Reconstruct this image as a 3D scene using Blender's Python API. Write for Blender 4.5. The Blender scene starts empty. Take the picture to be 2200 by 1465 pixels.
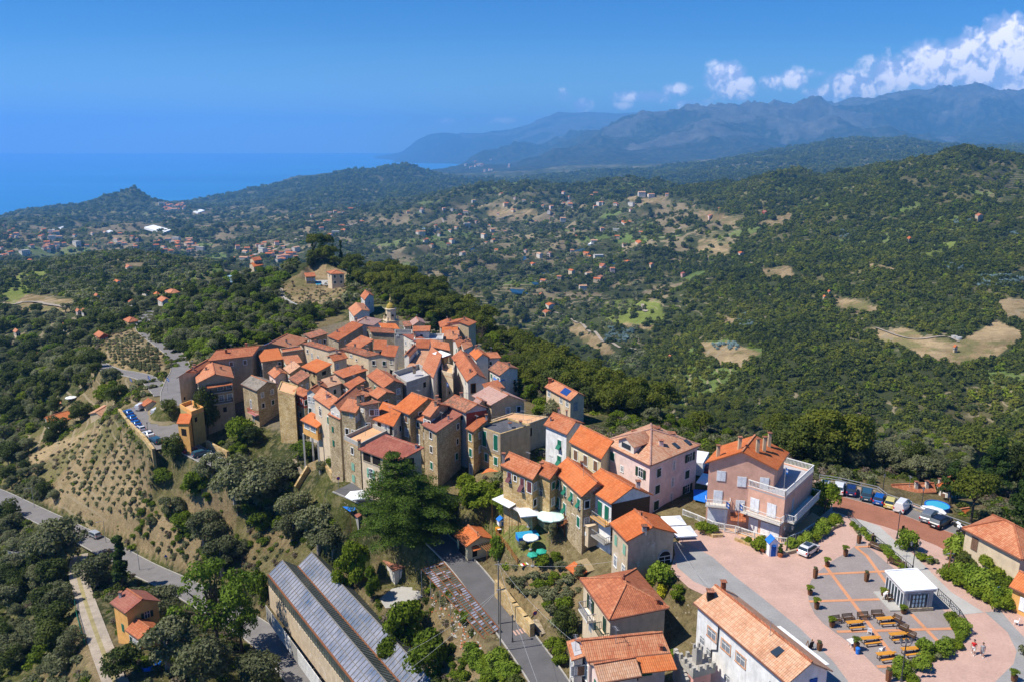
import bpy,bmesh,math,random
import numpy as np
from mathutils import Vector,Matrix
rnd=random.Random(7)
C=bpy.context.scene.collection
scene=bpy.context.scene
# ------------------------------------------------------------------ camera
CAMZ=56.0
PITCH=math.radians(13.92)
FPX=2200*28/36.0
cam_d=bpy.data.cameras.new('camera');cam=bpy.data.objects.new('camera',cam_d);C.objects.link(cam)
cam_d.lens=28;cam_d.sensor_width=36;cam_d.clip_start=0.5;cam_d.clip_end=200000
cam.location=(0,0,CAMZ);cam.rotation_euler=(math.pi/2-PITCH,0,0)
scene.camera=cam
# ------------------------------------------------------------------ light, sky, exposure
SUN_EL,SUN_AZ=55.0,257.0      # azimuth: direction the light comes from, degrees clockwise from +Y
sd=bpy.data.lights.new('sun','SUN');sun=bpy.data.objects.new('sun',sd);C.objects.link(sun)
sd.energy=5.0;sd.angle=math.radians(0.5);sd.color=(1.0,0.95,0.86)
_az=math.radians(SUN_AZ);_el=math.radians(SUN_EL)
SUNV=Vector((math.sin(_az)*math.cos(_el),math.cos(_az)*math.cos(_el),math.sin(_el)))
sun.rotation_euler=SUNV.to_track_quat('Z','Y').to_euler();sun.location=(0,0,300)
scene.view_settings.view_transform='Standard';scene.view_settings.look='None'
scene.view_settings.gamma=1.0;scene.view_settings.exposure=0.38
try:
 scene.cycles.use_denoising=True
 scene.cycles.max_bounces=5;scene.cycles.diffuse_bounces=2;scene.cycles.glossy_bounces=2
 scene.cycles.transmission_bounces=3;scene.cycles.volume_bounces=1;scene.cycles.transparent_max_bounces=8
 scene.cycles.sample_clamp_indirect=4.0
except Exception:
 pass
CP,SP=math.cos(PITCH),math.sin(PITCH)
def ray(px,py):
 u=(px-1100)/FPX;v=(py-732.5)/FPX
 return u,CP-v*SP,-(SP+v*CP)
def unp(px,py,z):
 dx,dy,dz=ray(px,py);t=(z-CAMZ)/dz
 return Vector((dx*t,dy*t,z))
def unpY(px,py,Y):
 dx,dy,dz=ray(px,py);t=Y/dy
 return Vector((dx*t,Y,CAMZ+dz*t))
def proj(x,y,z):
 z=z-CAMZ;zc=y*CP-z*SP;yc=y*SP+z*CP
 return 1100+FPX*x/zc,732.5-FPX*yc/zc
class NT:
 def __init__(s,tree):s.t=tree;s.n=tree.nodes;s.l=tree.links;s.n.clear()
 def new(s,typ,**kw):
  n=s.n.new(typ)
  for k,v in kw.items():
   if k=='ins':
    for a,b in v.items():s.set(n,a,b)
   else:setattr(n,k,v)
  return n
 def set(s,n,a,b):
  if isinstance(b,bpy.types.NodeSocket):s.l.new(b,n.inputs[a])
  else:n.inputs[a].default_value=b
 def math(s,op,a,b=0.0,c=None,clamp=False):
  n=s.new('ShaderNodeMath',operation=op,use_clamp=clamp)
  s.set(n,0,a);s.set(n,1,b)
  if c is not None:s.set(n,2,c)
  return n.outputs[0]
 def mix(s,f,a,b,blend='MIX'):
  n=s.new('ShaderNodeMix',data_type='RGBA',blend_type=blend,clamp_factor=True)
  s.set(n,0,f)
  for i,v in((6,a),(7,b)):
   s.set(n,i,v if isinstance(v,bpy.types.NodeSocket)else(v[0],v[1],v[2],1))
  return n.outputs[2]
 def ramp(s,f,stops,interp='LINEAR'):
  n=s.new('ShaderNodeValToRGB');e=n.color_ramp.elements;n.color_ramp.interpolation=interp
  while len(e)>1:e.remove(e[-1])
  for i,(p,c)in enumerate(stops):
   if not isinstance(c,(tuple,list)):c=(c,c,c)
   if i==0:e[0].position=p;e[0].color=(*c,1)
   else:q=e.new(p);q.color=(*c,1)
  s.l.new(f,n.inputs[0]);return n.outputs[0]
 def noise(s,vec,scale,detail=4,rough=.55,w=None):
  n=s.new('ShaderNodeTexNoise',noise_dimensions='3D')
  if vec is not None:s.l.new(vec,n.inputs['Vector'])
  n.inputs['Scale'].default_value=scale;n.inputs['Detail'].default_value=detail;n.inputs['Roughness'].default_value=rough
  return n.outputs[0]
# world: Nishita sky, deepened as a polarising filter does, with clouds fixed in direction over the mountains
world=bpy.data.worlds.new('World');scene.world=world;world.use_nodes=True
W=NT(world.node_tree)
sky=W.new('ShaderNodeTexSky',sky_type='NISHITA');sky.sun_disc=False
sky.sun_elevation=_el;sky.sun_rotation=_az;sky.altitude=500;sky.air_density=1.0;sky.dust_density=0.4;sky.ozone_density=3.0
tc=W.new('ShaderNodeTexCoord')
sep=W.new('ShaderNodeSeparateXYZ');W.l.new(tc.outputs['Generated'],sep.inputs[0])
X_,Y_,Z_=sep.outputs
ysafe=W.math('MAXIMUM',Y_,0.05)
A_=W.math('DIVIDE',X_,ysafe);E_=W.math('DIVIDE',Z_,ysafe)
skyc=W.mix(1.0,sky.outputs[0],(0.02,0.43,0.97),'MULTIPLY')
# the haze band low over the horizon keeps more of the sky's own paleness
lowf=W.ramp(E_,[(0.0,1.0),(0.05,0.62),(0.13,.22),(0.26,0.0)])
skyc=W.mix(lowf,skyc,W.mix(1.0,sky.outputs[0],(0.95,1.20,1.25),'MULTIPLY'))
comb=W.new('ShaderNodeCombineXYZ');W.l.new(A_,comb.inputs[0]);W.l.new(E_,comb.inputs[1])
mp=W.new('ShaderNodeMapping');W.l.new(comb.outputs[0],mp.inputs[0]);mp.inputs['Location'].default_value=(0.006,-0.008,0)
def tanpix(px,py):
 d=ray(px,py);return d[0]/d[1],d[2]/d[1]
BL=[(2160,95,80,50,1.0),(2215,130,80,75,1.0),(2070,118,50,36,.85),(2010,150,80,48,.8),(2120,170,110,45,.7),(1930,158,70,36,.75),
      (1560,165,36,30,.8),(1585,190,45,26,.6),(1655,180,32,20,.5),(1705,172,32,22,.5),(1840,185,70,30,.6),(1750,160,22,12,.4),
      (1215,205,22,15,.45),(1250,225,24,16,.4),(1385,208,60,13,.5),(1450,195,32,14,.5),(1345,228,36,10,.3),(1480,222,40,12,.35),
      (1050,260,60,9,.3),(945,262,35,8,.28),(860,268,20,6,.2),(1160,255,40,10,.3),(1130,262,26,8,.25),(2200,190,90,40,.7),(1500,235,60,14,.25),(1780,205,60,20,.4)]
dens=None
for bx,by,rx,ry,st in BL:
 a0,e0=tanpix(bx,by);a1,_=tanpix(bx+rx,by);_,e1=tanpix(bx,by+ry)
 da=W.math('DIVIDE',W.math('SUBTRACT',A_,a0),abs(a1-a0));de=W.math('DIVIDE',W.math('SUBTRACT',E_,e0),abs(e1-e0))
 d2=W.math('ADD',W.math('MULTIPLY',da,da),W.math('MULTIPLY',de,de))
 g=W.math('MULTIPLY',W.math('EXPONENT',W.math('MULTIPLY',d2,-0.9)),st*1.25)
 dens=g if dens is None else W.math('MAXIMUM',dens,g)
def puff(off):
 m_=W.new('ShaderNodeMapping');W.l.new(comb.outputs[0],m_.inputs[0]);m_.inputs['Location'].default_value=off
 dn=W.new('ShaderNodeTexNoise',noise_dimensions='2D');W.l.new(m_.outputs[0],dn.inputs['Vector']);dn.inputs['Scale'].default_value=60;dn.inputs['Detail'].default_value=3
 ds=W.new('ShaderNodeVectorMath',operation='MULTIPLY_ADD');W.l.new(dn.outputs['Color'],ds.inputs[0]);ds.inputs[1].default_value=(.022,.022,0);W.l.new(m_.outputs[0],ds.inputs[2])
 t_=None
 for sc_,w_ in((26,.55),(62,.30),(140,.15)):
  v_=W.new('ShaderNodeTexVoronoi',voronoi_dimensions='2D');W.l.new(ds.outputs[0],v_.inputs['Vector']);v_.inputs['Scale'].default_value=sc_
  q_=W.math('MULTIPLY',W.math('SUBTRACT',.75,v_.outputs['Distance']),w_);t_=q_ if t_ is None else W.math('ADD',t_,q_)
 return t_
p1_=puff((0,0,0));p2_=puff((.007,-.010,0))
cl=W.math('ADD',dens,W.math('MULTIPLY',W.math('SUBTRACT',p1_,.19),W.math('ADD',W.math('MULTIPLY',dens,1.9),.25)))
alpha=W.ramp(cl,[(0.22,0.0),(0.42,.5),(0.74,.97)])
lit=W.math('SUBTRACT',p1_,p2_)
shade=W.ramp(W.math('ADD',W.math('MULTIPLY',lit,3.2),W.math('MULTIPLY',cl,.55)),[(0.0,(0.34,.42,.62)),(.38,(.58,.63,.78)),(.9,(1.0,.98,.96))])
shade5=W.mix(1.0,shade,(15.5,14.5,14.6),'MULTIPLY')
back=Y_
front=W.math('GREATER_THAN',Y_,0.1)
skyf=W.mix(W.math('MULTIPLY',W.math('MULTIPLY',alpha,front),.92),skyc,shade5)
bg=W.new('ShaderNodeBackground');W.l.new(skyf,bg.inputs[0]);bg.inputs[1].default_value=0.092
wo=W.new('ShaderNodeOutputWorld');W.l.new(bg.outputs[0],wo.inputs[0])
# ------------------------------------------------------------------ tagging and mesh helpers
def tag(o,label=None,cat=None,group=None,kind=None):
 if label:o['label']=label
 if cat:o['category']=cat
 if group:o['group']=group
 if kind:o['kind']=kind
 return o
def link(o,parent=None):
 C.objects.link(o)
 if parent is not None:o.parent=parent
 return o
def empty(name,loc,label=None,cat=None,group=None,rz=0):
 o=bpy.data.objects.new(name,None);o.location=loc;o.rotation_euler=(0,0,rz);o.empty_display_size=.5
 link(o);return tag(o,label,cat,group)
class MB:
 """collects polygons (with uv in metres and a material slot) and links them as one mesh object"""
 def __init__(s):s.v=[];s.f=[];s.uv=[];s.m=[]
 def poly(s,pts,m=0,uv=None):
  b=len(s.v);s.v+=[tuple(p)for p in pts];s.f.append(tuple(range(b,b+len(pts))));s.m.append(m)
  if uv is None:
   p=[Vector(q)for q in pts];n=Vector((0,0,0))
   for i in range(len(p)):
    a,c=p[i],p[(i+1)%len(p)]
    n+=Vector(((a.y-c.y)*(a.z+c.z),(a.z-c.z)*(a.x+c.x),(a.x-c.x)*(a.y+c.y)))
   if n.length<1e-9:n=Vector((0,0,1))
   n.normalize();h=Vector((0,0,1)).cross(n)
   if h.length<.05:h=Vector((1,0,0))
   h.normalize();w=n.cross(h)
   uv=[(q.dot(h),q.dot(w))for q in p]
  s.uv+=uv
  return s
 def obox(s,c,r,n,u,sx,sy,sz,m=0):
  c=Vector(c);r=Vector(r)*sx/2;n=Vector(n)*sy/2;u=Vector(u)*sz/2
  P=[c+a*r+b*n+d*u for a in(-1,1)for b in(-1,1)for d in(-1,1)]
  for q in((0,1,3,2),(4,6,7,5),(0,4,5,1),(2,3,7,6),(0,2,6,4),(1,5,7,3)):s.poly([P[i]for i in q],m)
  return s
 def box(s,c,size,m=0,rz=0):
  r=Vector((math.cos(rz),math.sin(rz),0));n=Vector((-math.sin(rz),math.cos(rz),0))
  return s.obox(c,r,n,(0,0,1),size[0],size[1],size[2],m)
 def bar(s,a,b,w,m=0,h=None):
  a=Vector(a);b=Vector(b);d=b-a;L=d.length
  if L<1e-6:return s
  d/=L;up=Vector((0,0,1))if abs(d.z)<.95 else Vector((1,0,0))
  n=d.cross(up).normalized();u=n.cross(d)
  return s.obox((a+b)/2,d,n,u,L,w,h or w,m)
 def tube(s,pts,rad,seg=6,m=0,cap=True):
  pts=[Vector(p)for p in pts];rings=[]
  for i,p in enumerate(pts):
   d=(pts[min(i+1,len(pts)-1)]-pts[max(i-1,0)]).normalized()
   up=Vector((0,0,1))if abs(d.z)<.9 else Vector((1,0,0))
   a=d.cross(up).normalized();b=d.cross(a)
   r=rad[i]if isinstance(rad,(list,tuple))else rad
   rings.append([p+(a*math.cos(t)+b*math.sin(t))*r for t in[2*math.pi*k/seg for k in range(seg)]])
  for i in range(len(rings)-1):
   for k in range(seg):
    k2=(k+1)%seg;s.poly([rings[i][k],rings[i][k2],rings[i+1][k2],rings[i+1][k]],m)
  if cap:s.poly(rings[0][::-1],m);s.poly(rings[-1],m)
  return s
 def lathe(s,c,prof,seg=12,m=0,rot0=0,sx=1,sy=1):
  c=Vector(c);R=[[c+Vector((r*sx*math.cos(rot0+2*math.pi*k/seg),r*sy*math.sin(rot0+2*math.pi*k/seg),z))for k in range(seg)]for r,z in prof]
  for i in range(len(R)-1):
   for k in range(seg):
    k2=(k+1)%seg;s.poly([R[i][k],R[i][k2],R[i+1][k2],R[i+1][k]],m)
  s.poly(R[0][::-1],m);s.poly(R[-1],m)
  return s
 def slab(s,polys,th,m=0):
  edges={}
  key=lambda p:(round(p[0],3),round(p[1],3),round(p[2],3))
  for P in polys:
   for i in range(len(P)):
    a,b=P[i],P[(i+1)%len(P)];k=frozenset((key(a),key(b)))
    edges.setdefault(k,[]).append((a,b))
  D=Vector((0,0,-th))
  for P in polys:
   s.poly(P,m);s.poly([Vector(p)+D for p in P][::-1],m)
  for k,e in edges.items():
   if len(e)==1:
    a,b=Vector(e[0][0]),Vector(e[0][1]);s.poly([a,a+D,b+D,b],m)
  return s
 def build(s,name,mats,parent=None,smooth=False,offset=None,fixn=False):
  me=bpy.data.meshes.new(name);off=Vector(offset)if offset is not None else Vector((0,0,0))
  me.from_pydata([tuple(Vector(v)-off)for v in s.v],[],s.f)
  if not isinstance(mats,(list,tuple)):mats=[mats]
  for m in mats:me.materials.append(m)
  me.polygons.foreach_set('material_index',s.m)
  uvl=me.uv_layers.new(name='UVMap');uvl.data.foreach_set('uv',[c for p in s.uv for c in p])
  if smooth:me.polygons.foreach_set('use_smooth',[True]*len(me.polygons))
  if fixn:
   bm=bmesh.new();bm.from_mesh(me);bmesh.ops.remove_doubles(bm,verts=bm.verts,dist=1e-4)
   bmesh.ops.recalc_face_normals(bm,faces=bm.faces);bm.to_mesh(me);bm.free()
  me.update();o=bpy.data.objects.new(name,me)
  return link(o,parent)
def dup(o,parent=None,**kw):
 c=o.copy();C.objects.link(c);c.parent=parent
 for ch in o.children:dup(ch,c)
 return c
# ------------------------------------------------------------------ materials
MATS={}
def mat(name,fn=None,**kw):
 if name in MATS:return MATS[name]
 m=bpy.data.materials.new(name);m.use_nodes=True;t=NT(m.node_tree)
 b=t.new('ShaderNodeBsdfPrincipled');o=t.new('ShaderNodeOutputMaterial');t.l.new(b.outputs[0],o.inputs[0])
 b.inputs['Roughness'].default_value=kw.get('rough',.8);b.inputs['Specular IOR Level'].default_value=kw.get('spec',.2)
 b.inputs['Metallic'].default_value=kw.get('metal',0)
 if 'col' in kw:b.inputs['Base Color'].default_value=(*kw['col'],1)
 if fn:fn(t,b)
 MATS[name]=m;return m
def bump(t,b,h,strength=.4,dist=.05):
 n=t.new('ShaderNodeBump');n.inputs['Strength'].default_value=strength;n.inputs['Distance'].default_value=dist
 t.l.new(h,n.inputs['Height']);t.l.new(n.outputs[0],b.inputs['Normal'])
def vary(t,col,scale,amt,vec=None,detail=4):
 """mottles a colour by world-position noise"""
 if vec is None:vec=t.new('ShaderNodeNewGeometry').outputs['Position']
 n=t.noise(vec,scale,detail,.6)
 f=t.ramp(n,[(.3,1-amt),(.5,1.0),(.72,1+amt)])
 return t.mix(1.0,col,f,'MULTIPLY')
def mplain(name,col,rough=.7,amt=.18,scale=1.2,spec=.25,metal=0):
 def fn(t,b):t.l.new(vary(t,col,scale,amt),b.inputs['Base Color'])
 return mat(name,fn,rough=rough,spec=spec,metal=metal)
def mroof(name,c1,c2,c3=None,rib=.24,course=.42,moss=.0,contrast=.55):
 def fn(t,b):
  uv=t.new('ShaderNodeUVMap').outputs[0]
  sp=t.new('ShaderNodeSeparateXYZ');t.l.new(uv,sp.inputs[0])
  ci=t.math('FLOOR',t.math('DIVIDE',sp.outputs[1],course));ri=t.math('FLOOR',t.math('DIVIDE',sp.outputs[0],rib))
  cc=t.new('ShaderNodeCombineXYZ');t.l.new(ci,cc.inputs[1]);t.l.new(ri,cc.inputs[0])
  wn=t.new('ShaderNodeTexWhiteNoise',noise_dimensions='2D');t.l.new(cc.outputs[0],wn.inputs[0])
  pos=t.new('ShaderNodeNewGeometry').outputs['Position']
  big=t.noise(pos,.35,5,.65)
  oi=t.new('ShaderNodeObjectInfo').outputs['Random']
  tone=t.math('ADD',t.math('MULTIPLY',wn.outputs[0],.30),t.math('ADD',t.math('MULTIPLY',big,.9),t.math('MULTIPLY',oi,.34)))
  c=t.ramp(tone,[(.34,c1),(.70,c2),(1.0,c3 or c2)])
  rr=t.math('FRACT',t.math('DIVIDE',sp.outputs[0],rib));cr=t.math('FRACT',t.math('DIVIDE',sp.outputs[1],course))
  hr=t.math('SINE',t.math('MULTIPLY',rr,math.pi))
  gap=t.ramp(hr,[(0.0,1-contrast),(.45,1.0)])
  gap2=t.ramp(cr,[(0.0,1-contrast*.75),(.16,1.0)])
  c=t.mix(1.0,c,gap,'MULTIPLY');c=t.mix(1.0,c,gap2,'MULTIPLY')
  if moss:
   mo=t.ramp(t.noise(pos,1.3,6,.7),[(.62-moss*.3,0.0),(.70-moss*.25,1.0)])
   c=t.mix(t.math('MULTIPLY',mo,.7),c,(.10,.085,.06))
  st=t.ramp(t.noise(pos,3.1,5,.7),[(.60,0.0),(.74,1.0)])
  c=t.mix(t.math('MULTIPLY',st,.42),c,(.13,.09,.065));pt_=t.ramp(t.noise(pos,.55,3,.5),[(.56,0.0),(.60,1.0)]);c=t.mix(t.math('MULTIPLY',pt_,.35),c,t.mix(1.0,c,(.72,.78,.85),'MULTIPLY'))
  t.l.new(c,b.inputs['Base Color']);bump(t,b,t.math('ADD',hr,cr),.55,.06)
 return mat(name,fn,rough=.85,spec=.15)
mroof('tiles_orange',(.32,.090,.036),(.47,.145,.060),(.56,.22,.11))
mroof('tiles_bright',(.42,.098,.028),(.56,.150,.045),(.62,.20,.07),contrast=.35)
mroof('tiles_salmon',(.34,.105,.05),(.50,.17,.08),(.60,.27,.14),contrast=.45)
mroof('tiles_brown',(.22,.075,.04),(.38,.13,.07),(.50,.22,.13),moss=.5)
mroof('tiles_grey',(.15,.125,.10),(.25,.21,.17),(.34,.29,.23),moss=.3)
mroof('tiles_wine',(.21,.065,.045),(.31,.095,.065),(.38,.15,.10),contrast=.4)
mroof('tiles_pink',(.30,.16,.12),(.43,.24,.19),(.50,.32,.26),contrast=.5)
mroof('tiles_mixed',(.36,.14,.075),(.52,.22,.12),(.62,.36,.22),rib=.3,course=.4,contrast=.5)
mroof('tiles_tan',(.42,.20,.11),(.58,.29,.16),(.66,.40,.25),contrast=.5)
def mwall(name,col,dirt=(.25,.2,.15),amt=.35,peel=None,amtp=.62):
 def fn(t,b):
  pos=t.new('ShaderNodeNewGeometry').outputs['Position']
  c=vary(t,col,.9,.16)
  mpn=t.new('ShaderNodeMapping');t.l.new(pos,mpn.inputs[0]);mpn.inputs['Scale'].default_value=(1.6,1.6,.35)
  st=t.ramp(t.noise(mpn.outputs[0],1.3,6,.7),[(.48,0.0),(.8,1.0)])
  c=t.mix(t.math('MULTIPLY',st,amt),c,dirt)
  if peel:
   pm=t.ramp(t.noise(pos,.8,7,.65),[(amtp,0.0),(amtp+.02,1.0)])
   c=t.mix(pm,c,peel)
  t.l.new(c,b.inputs['Base Color']);bump(t,b,t.noise(pos,6,3),.25,.03)
 return mat(name,fn,rough=.9,spec=.1)
def mstone(name,c1,c2,c3,cell=3.0,mortar=(.30,.24,.16)):
 def fn(t,b):
  pos=t.new('ShaderNodeNewGeometry').outputs['Position']
  mpn=t.new('ShaderNodeMapping');t.l.new(pos,mpn.inputs[0]);mpn.inputs['Scale'].default_value=(1,1,1.7)
  v=t.new('ShaderNodeTexVoronoi');v.inputs['Scale'].default_value=cell;t.l.new(mpn.outputs[0],v.inputs['Vector'])
  e=t.new('ShaderNodeTexVoronoi',feature='DISTANCE_TO_EDGE');e.inputs['Scale'].default_value=cell;t.l.new(mpn.outputs[0],e.inputs['Vector'])
  sc=t.new('ShaderNodeSeparateColor');t.l.new(v.outputs['Color'],sc.inputs[0])
  tone=t.math('ADD',t.math('MULTIPLY',sc.outputs[0],.6),t.math('MULTIPLY',t.noise(pos,.5,4),.5))
  c=t.ramp(tone,[(.15,c1),(.5,c2),(.9,c3)])
  c=t.mix(t.ramp(e.outputs[0],[(.0,1.0),(.07,0.0)]),c,mortar)
  c=vary(t,c,.25,.2)
  t.l.new(c,b.inputs['Base Color']);bump(t,b,e.outputs[0],.5,.08)
 return mat(name,fn,rough=.95,spec=.08)
mstone('stone_warm',(.24,.165,.085),(.42,.31,.17),(.56,.45,.29))
mstone('stone_grey',(.20,.155,.10),(.34,.27,.18),(.47,.40,.30))
mstone('stone_gold',(.36,.22,.08),(.52,.35,.14),(.62,.47,.26),2.2)
mwall('plaster_cream',(.66,.52,.35));mwall('plaster_white',(.68,.62,.53),(.36,.31,.25),.4)
mwall('plaster_grey',(.52,.48,.43),(.2,.18,.16),.5);mwall('plaster_beige',(.56,.43,.27),(.22,.17,.11),.5)
mwall('plaster_brown',(.42,.32,.21),(.14,.11,.08),.5);mwall('plaster_pink',(.78,.59,.51),(.5,.35,.3),.15)
mwall('plaster_peach',(.68,.39,.28),(.45,.24,.16),.2,(.74,.58,.44),.66);mwall('plaster_yellow',(.42,.33,.13),(.35,.26,.1),.3)
mwall('plaster_orange',(.72,.38,.12),(.5,.28,.1),.15);mwall('plaster_red',(.35,.07,.045),(.2,.05,.03),.3)
mwall('plaster_paleyellow',(.70,.60,.38),(.4,.33,.2),.35);mwall('concrete',(.42,.39,.34),(.2,.18,.15),.45)
mwall('plaster_stained',(.78,.76,.72),(.35,.34,.33),.55);mwall('plaster_rose',(.70,.38,.34),(.4,.2,.18),.2)
mwall('stone_peel',(.55,.43,.29),(.2,.16,.1),.5,(.62,.52,.40),.6)
for n_,c_ in dict(shutter_green=(.012,.14,.085),shutter_pale=(.22,.42,.30),shutter_brown=(.20,.115,.07),shutter_dark=(.02,.05,.03),shutter_wine=(.13,.045,.05),
                   shutter_white=(.78,.78,.78),frame_white=(.76,.74,.69),wood=(.30,.13,.04),wood_dark=(.085,.045,.022),metal_grey=(.30,.30,.31),metal_dark=(.05,.05,.055),
                   cloth_white=(.82,.82,.80),cloth_blue=(.02,.17,.62),cloth_green=(.03,.35,.24),cloth_mint=(.62,.80,.74),cloth_pink=(.75,.03,.25),plastic_white=(.8,.8,.8),
                   paint_blue=(.01,.10,.42),water_blue=(.03,.30,.50),door_brown=(.16,.07,.03),rust=(.22,.085,.035),red_floor=(.36,.10,.05),bench_wood=(.60,.26,.03),
                   terracotta=(.45,.15,.06),black=(.012,.012,.014),paint_red=(.55,.02,.02),tank_grey=(.45,.45,.44),straw=(.32,.24,.13),gutter=(.20,.09,.06),rope_white=(.42,.42,.42),olive_sheet=(.30,.27,.08),pole_grey=(.23,.21,.18),gold=(.36,.25,.04),bark=(.10,.075,.05),bark_pale=(.30,.25,.20),reed=(.36,.26,.15)).items():
 mplain(n_,c_,.65,.14,2.0)
mat('glass',col=(.03,.045,.06),rough=.12,spec=.6);mat('glass_curtain',col=(.22,.24,.26),rough=.3,spec=.5)
mat('solar',col=(.02,.06,.22),rough=.25,spec=.6);mat('pool_water',col=(.06,.40,.55),rough=.1,spec=.5);mat('dark_hole',col=(.015,.012,.01),rough=.9)
mat('chrome',col=(.6,.6,.62),rough=.2,metal=.9);mat('tyre',col=(.02,.02,.02),rough=.8)
# ------------------------------------------------------------------ terrain
YO=60.0                      # the grid fans out from 60 m behind the camera
ctrl=[]
def cz(px,py,z):p=unp(px,py,z);ctrl.append(tuple(p))
def cY(px,py,Y):p=unpY(px,py,Y);ctrl.append(tuple(p))
def cr(px,Y,z):                # a point not seen: column, distance, height
 zc=Y*CP-(z-CAMZ)*SP;ctrl.append(((px-1100)/FPX*zc,Y,z))
for a in[(1500,1200,0),(1700,1150,0),(1700,1300,0),(1950,1200,0),(1950,1300,0),(2000,1440,0),(2180,1400,0),(1800,1450,0),(1560,1190,0),(1450,1160,-.3),(1480,1240,0),
          (1900,1090,-.5),(2050,1140,-.5),(1800,1050,-.5),(1700,1015,-1),(1560,1000,-2),(2150,1150,-2),(1530,1260,-1),(1450,1290,-3),(1600,1400,-5),(1340,1400,-6.5),(1400,1340,-5),
          (1300,1400,-7),(1400,1465,-6.5),(1500,1440,-5),(1560,1465,-5),(1060,1290,-12.2),(1000,1220,-12.5),(1090,1335,-11.8),(1130,1390,-11.2),(1165,1440,-10.5),(1120,1238,-9),(1200,1200,-7),
          (1200,1270,-8.8),(1175,1330,-9),(1130,1110,-4),(1060,1060,-4.5),(1010,1060,-5.5),(1230,1130,-4),(1090,1180,-8.5),(1020,1210,-12.4),(960,1170,-11.6),(900,1120,-9.6),(830,1080,-8.0),(765,1052,-7.3),(943,1052,-7.2),(775,1055,-7.5),(850,1092,-7.8),(985,1040,-6.5),(1000,1100,-7.5),(920,1080,-8),
          (880,1210,-16.5),(860,1262,-19),(900,1300,-20),(930,1380,-19),(1000,1420,-15.5),(925,1240,-15.8),(990,1310,-15.2),(1040,1360,-14.6),(1010,1350,-15),(960,1290,-16),(1060,1440,-13.5),(800,1240,-21),(780,1200,-19.5),(740,1100,-12.5),(780,1150,-13.6),(810,1130,-12),
          (700,1100,-17),(640,1195,-23.5),(700,1180,-21.5),(560,1240,-28),(700,1150,-20),(590,1375,-31.5),(640,1440,-31),(520,1325,-33),(440,1280,-35),(380,1250,-36.5),(300,1215,-38.5),(200,1160,-41),
          (130,1125,-42),(60,1095,-43),(60,1250,-44),(60,1400,-40),(100,1465,-38),(350,1420,-27.5),(280,1380,-27),(450,1465,-28),(450,1350,-31),(0,1150,-47),(0,1250,-46),(0,1400,-42),(180,1280,-36),(205,1360,-31),(245,1465,-27),
          (300,1000,-25),(260,960,-23),(350,1150,-33),(480,1100,-28),(600,1150,-26),(500,1010,-19),(400,1050,-25.5),(655,968,-12.5),(700,1000,-11.5),(520,942,-15),(575,952,-14.8),(612,948,-13.5),(632,942,-12.5),(690,990,-13.2),(735,1022,-11.5),(440,938,-17.2),(500,938,-16.2),(620,1050,-19),(500,1200,-31.5),(740,1050,-7.2),
          (300,880,-17),(330,930,-17),(260,880,-17.3),(385,950,-17),(430,975,-17.3),(200,930,-29),(100,950,-39),(30,1000,-43),(150,1050,-36.5),(0,900,-50),(200,880,-33),(100,880,-44),(0,1060,-46),(200,1080,-36.5)]:cz(*a)
for a in[(900,152,-6.5),(850,165,-6),(700,172,-12.2),(850,185,-7.5),(900,220,-10),(850,260,-12),(1000,180,-6),(1050,220,-10),(600,192,-12),(450,205,-15.5),(1000,145,-5.5),(1100,135,-4),(1200,125,-2.5),(1300,118,-2.5),(1400,115,-1.2),(780,200,-8),
          (700,250,-12),(600,240,-11),(500,240,-13),(950,255,-13),(1100,200,-8),(1200,180,-9),(1150,160,-5),
          (1200,30,-14),(700,40,-28),(200,40,-36),(1700,40,-3),(2200,40,-2),(1100,-20,-18),(2200,-20,-10),(0,-20,-36),(1700,60,-1),(1450,65,-5),(1300,70,-8),(-300,120,-50),(-300,200,-60),(2500,100,-4),(2500,150,-20),
          (1300,250,-21),(1300,300,-52),(1200,290,-25),(1200,345,-60),(1100,340,-26),(1100,400,-70),(1000,400,-23),(1000,460,-75),(900,440,-17),(900,500,-75),(1400,215,-17),(1400,265,-48),(1600,190,-17),(1600,235,-48),(1800,180,-16),(1800,230,-50),
          (2000,165,-14),(2000,215,-48),(2250,150,-12),(2250,205,-45),(2600,180,-30),(2600,260,-50),(1500,450,-125),(1800,420,-120),(2100,420,-115),(2400,450,-105),(1300,600,-150),(1150,800,-180),(1000,1000,-200),
          (520,760,-115),(700,660,-95),(850,600,-95),(400,700,-95),(-400,500,-110),(-400,900,-140),(250,1500,-225),(500,1400,-215),(750,1300,-210),(-300,2000,-260)]:cr(*a)
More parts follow.
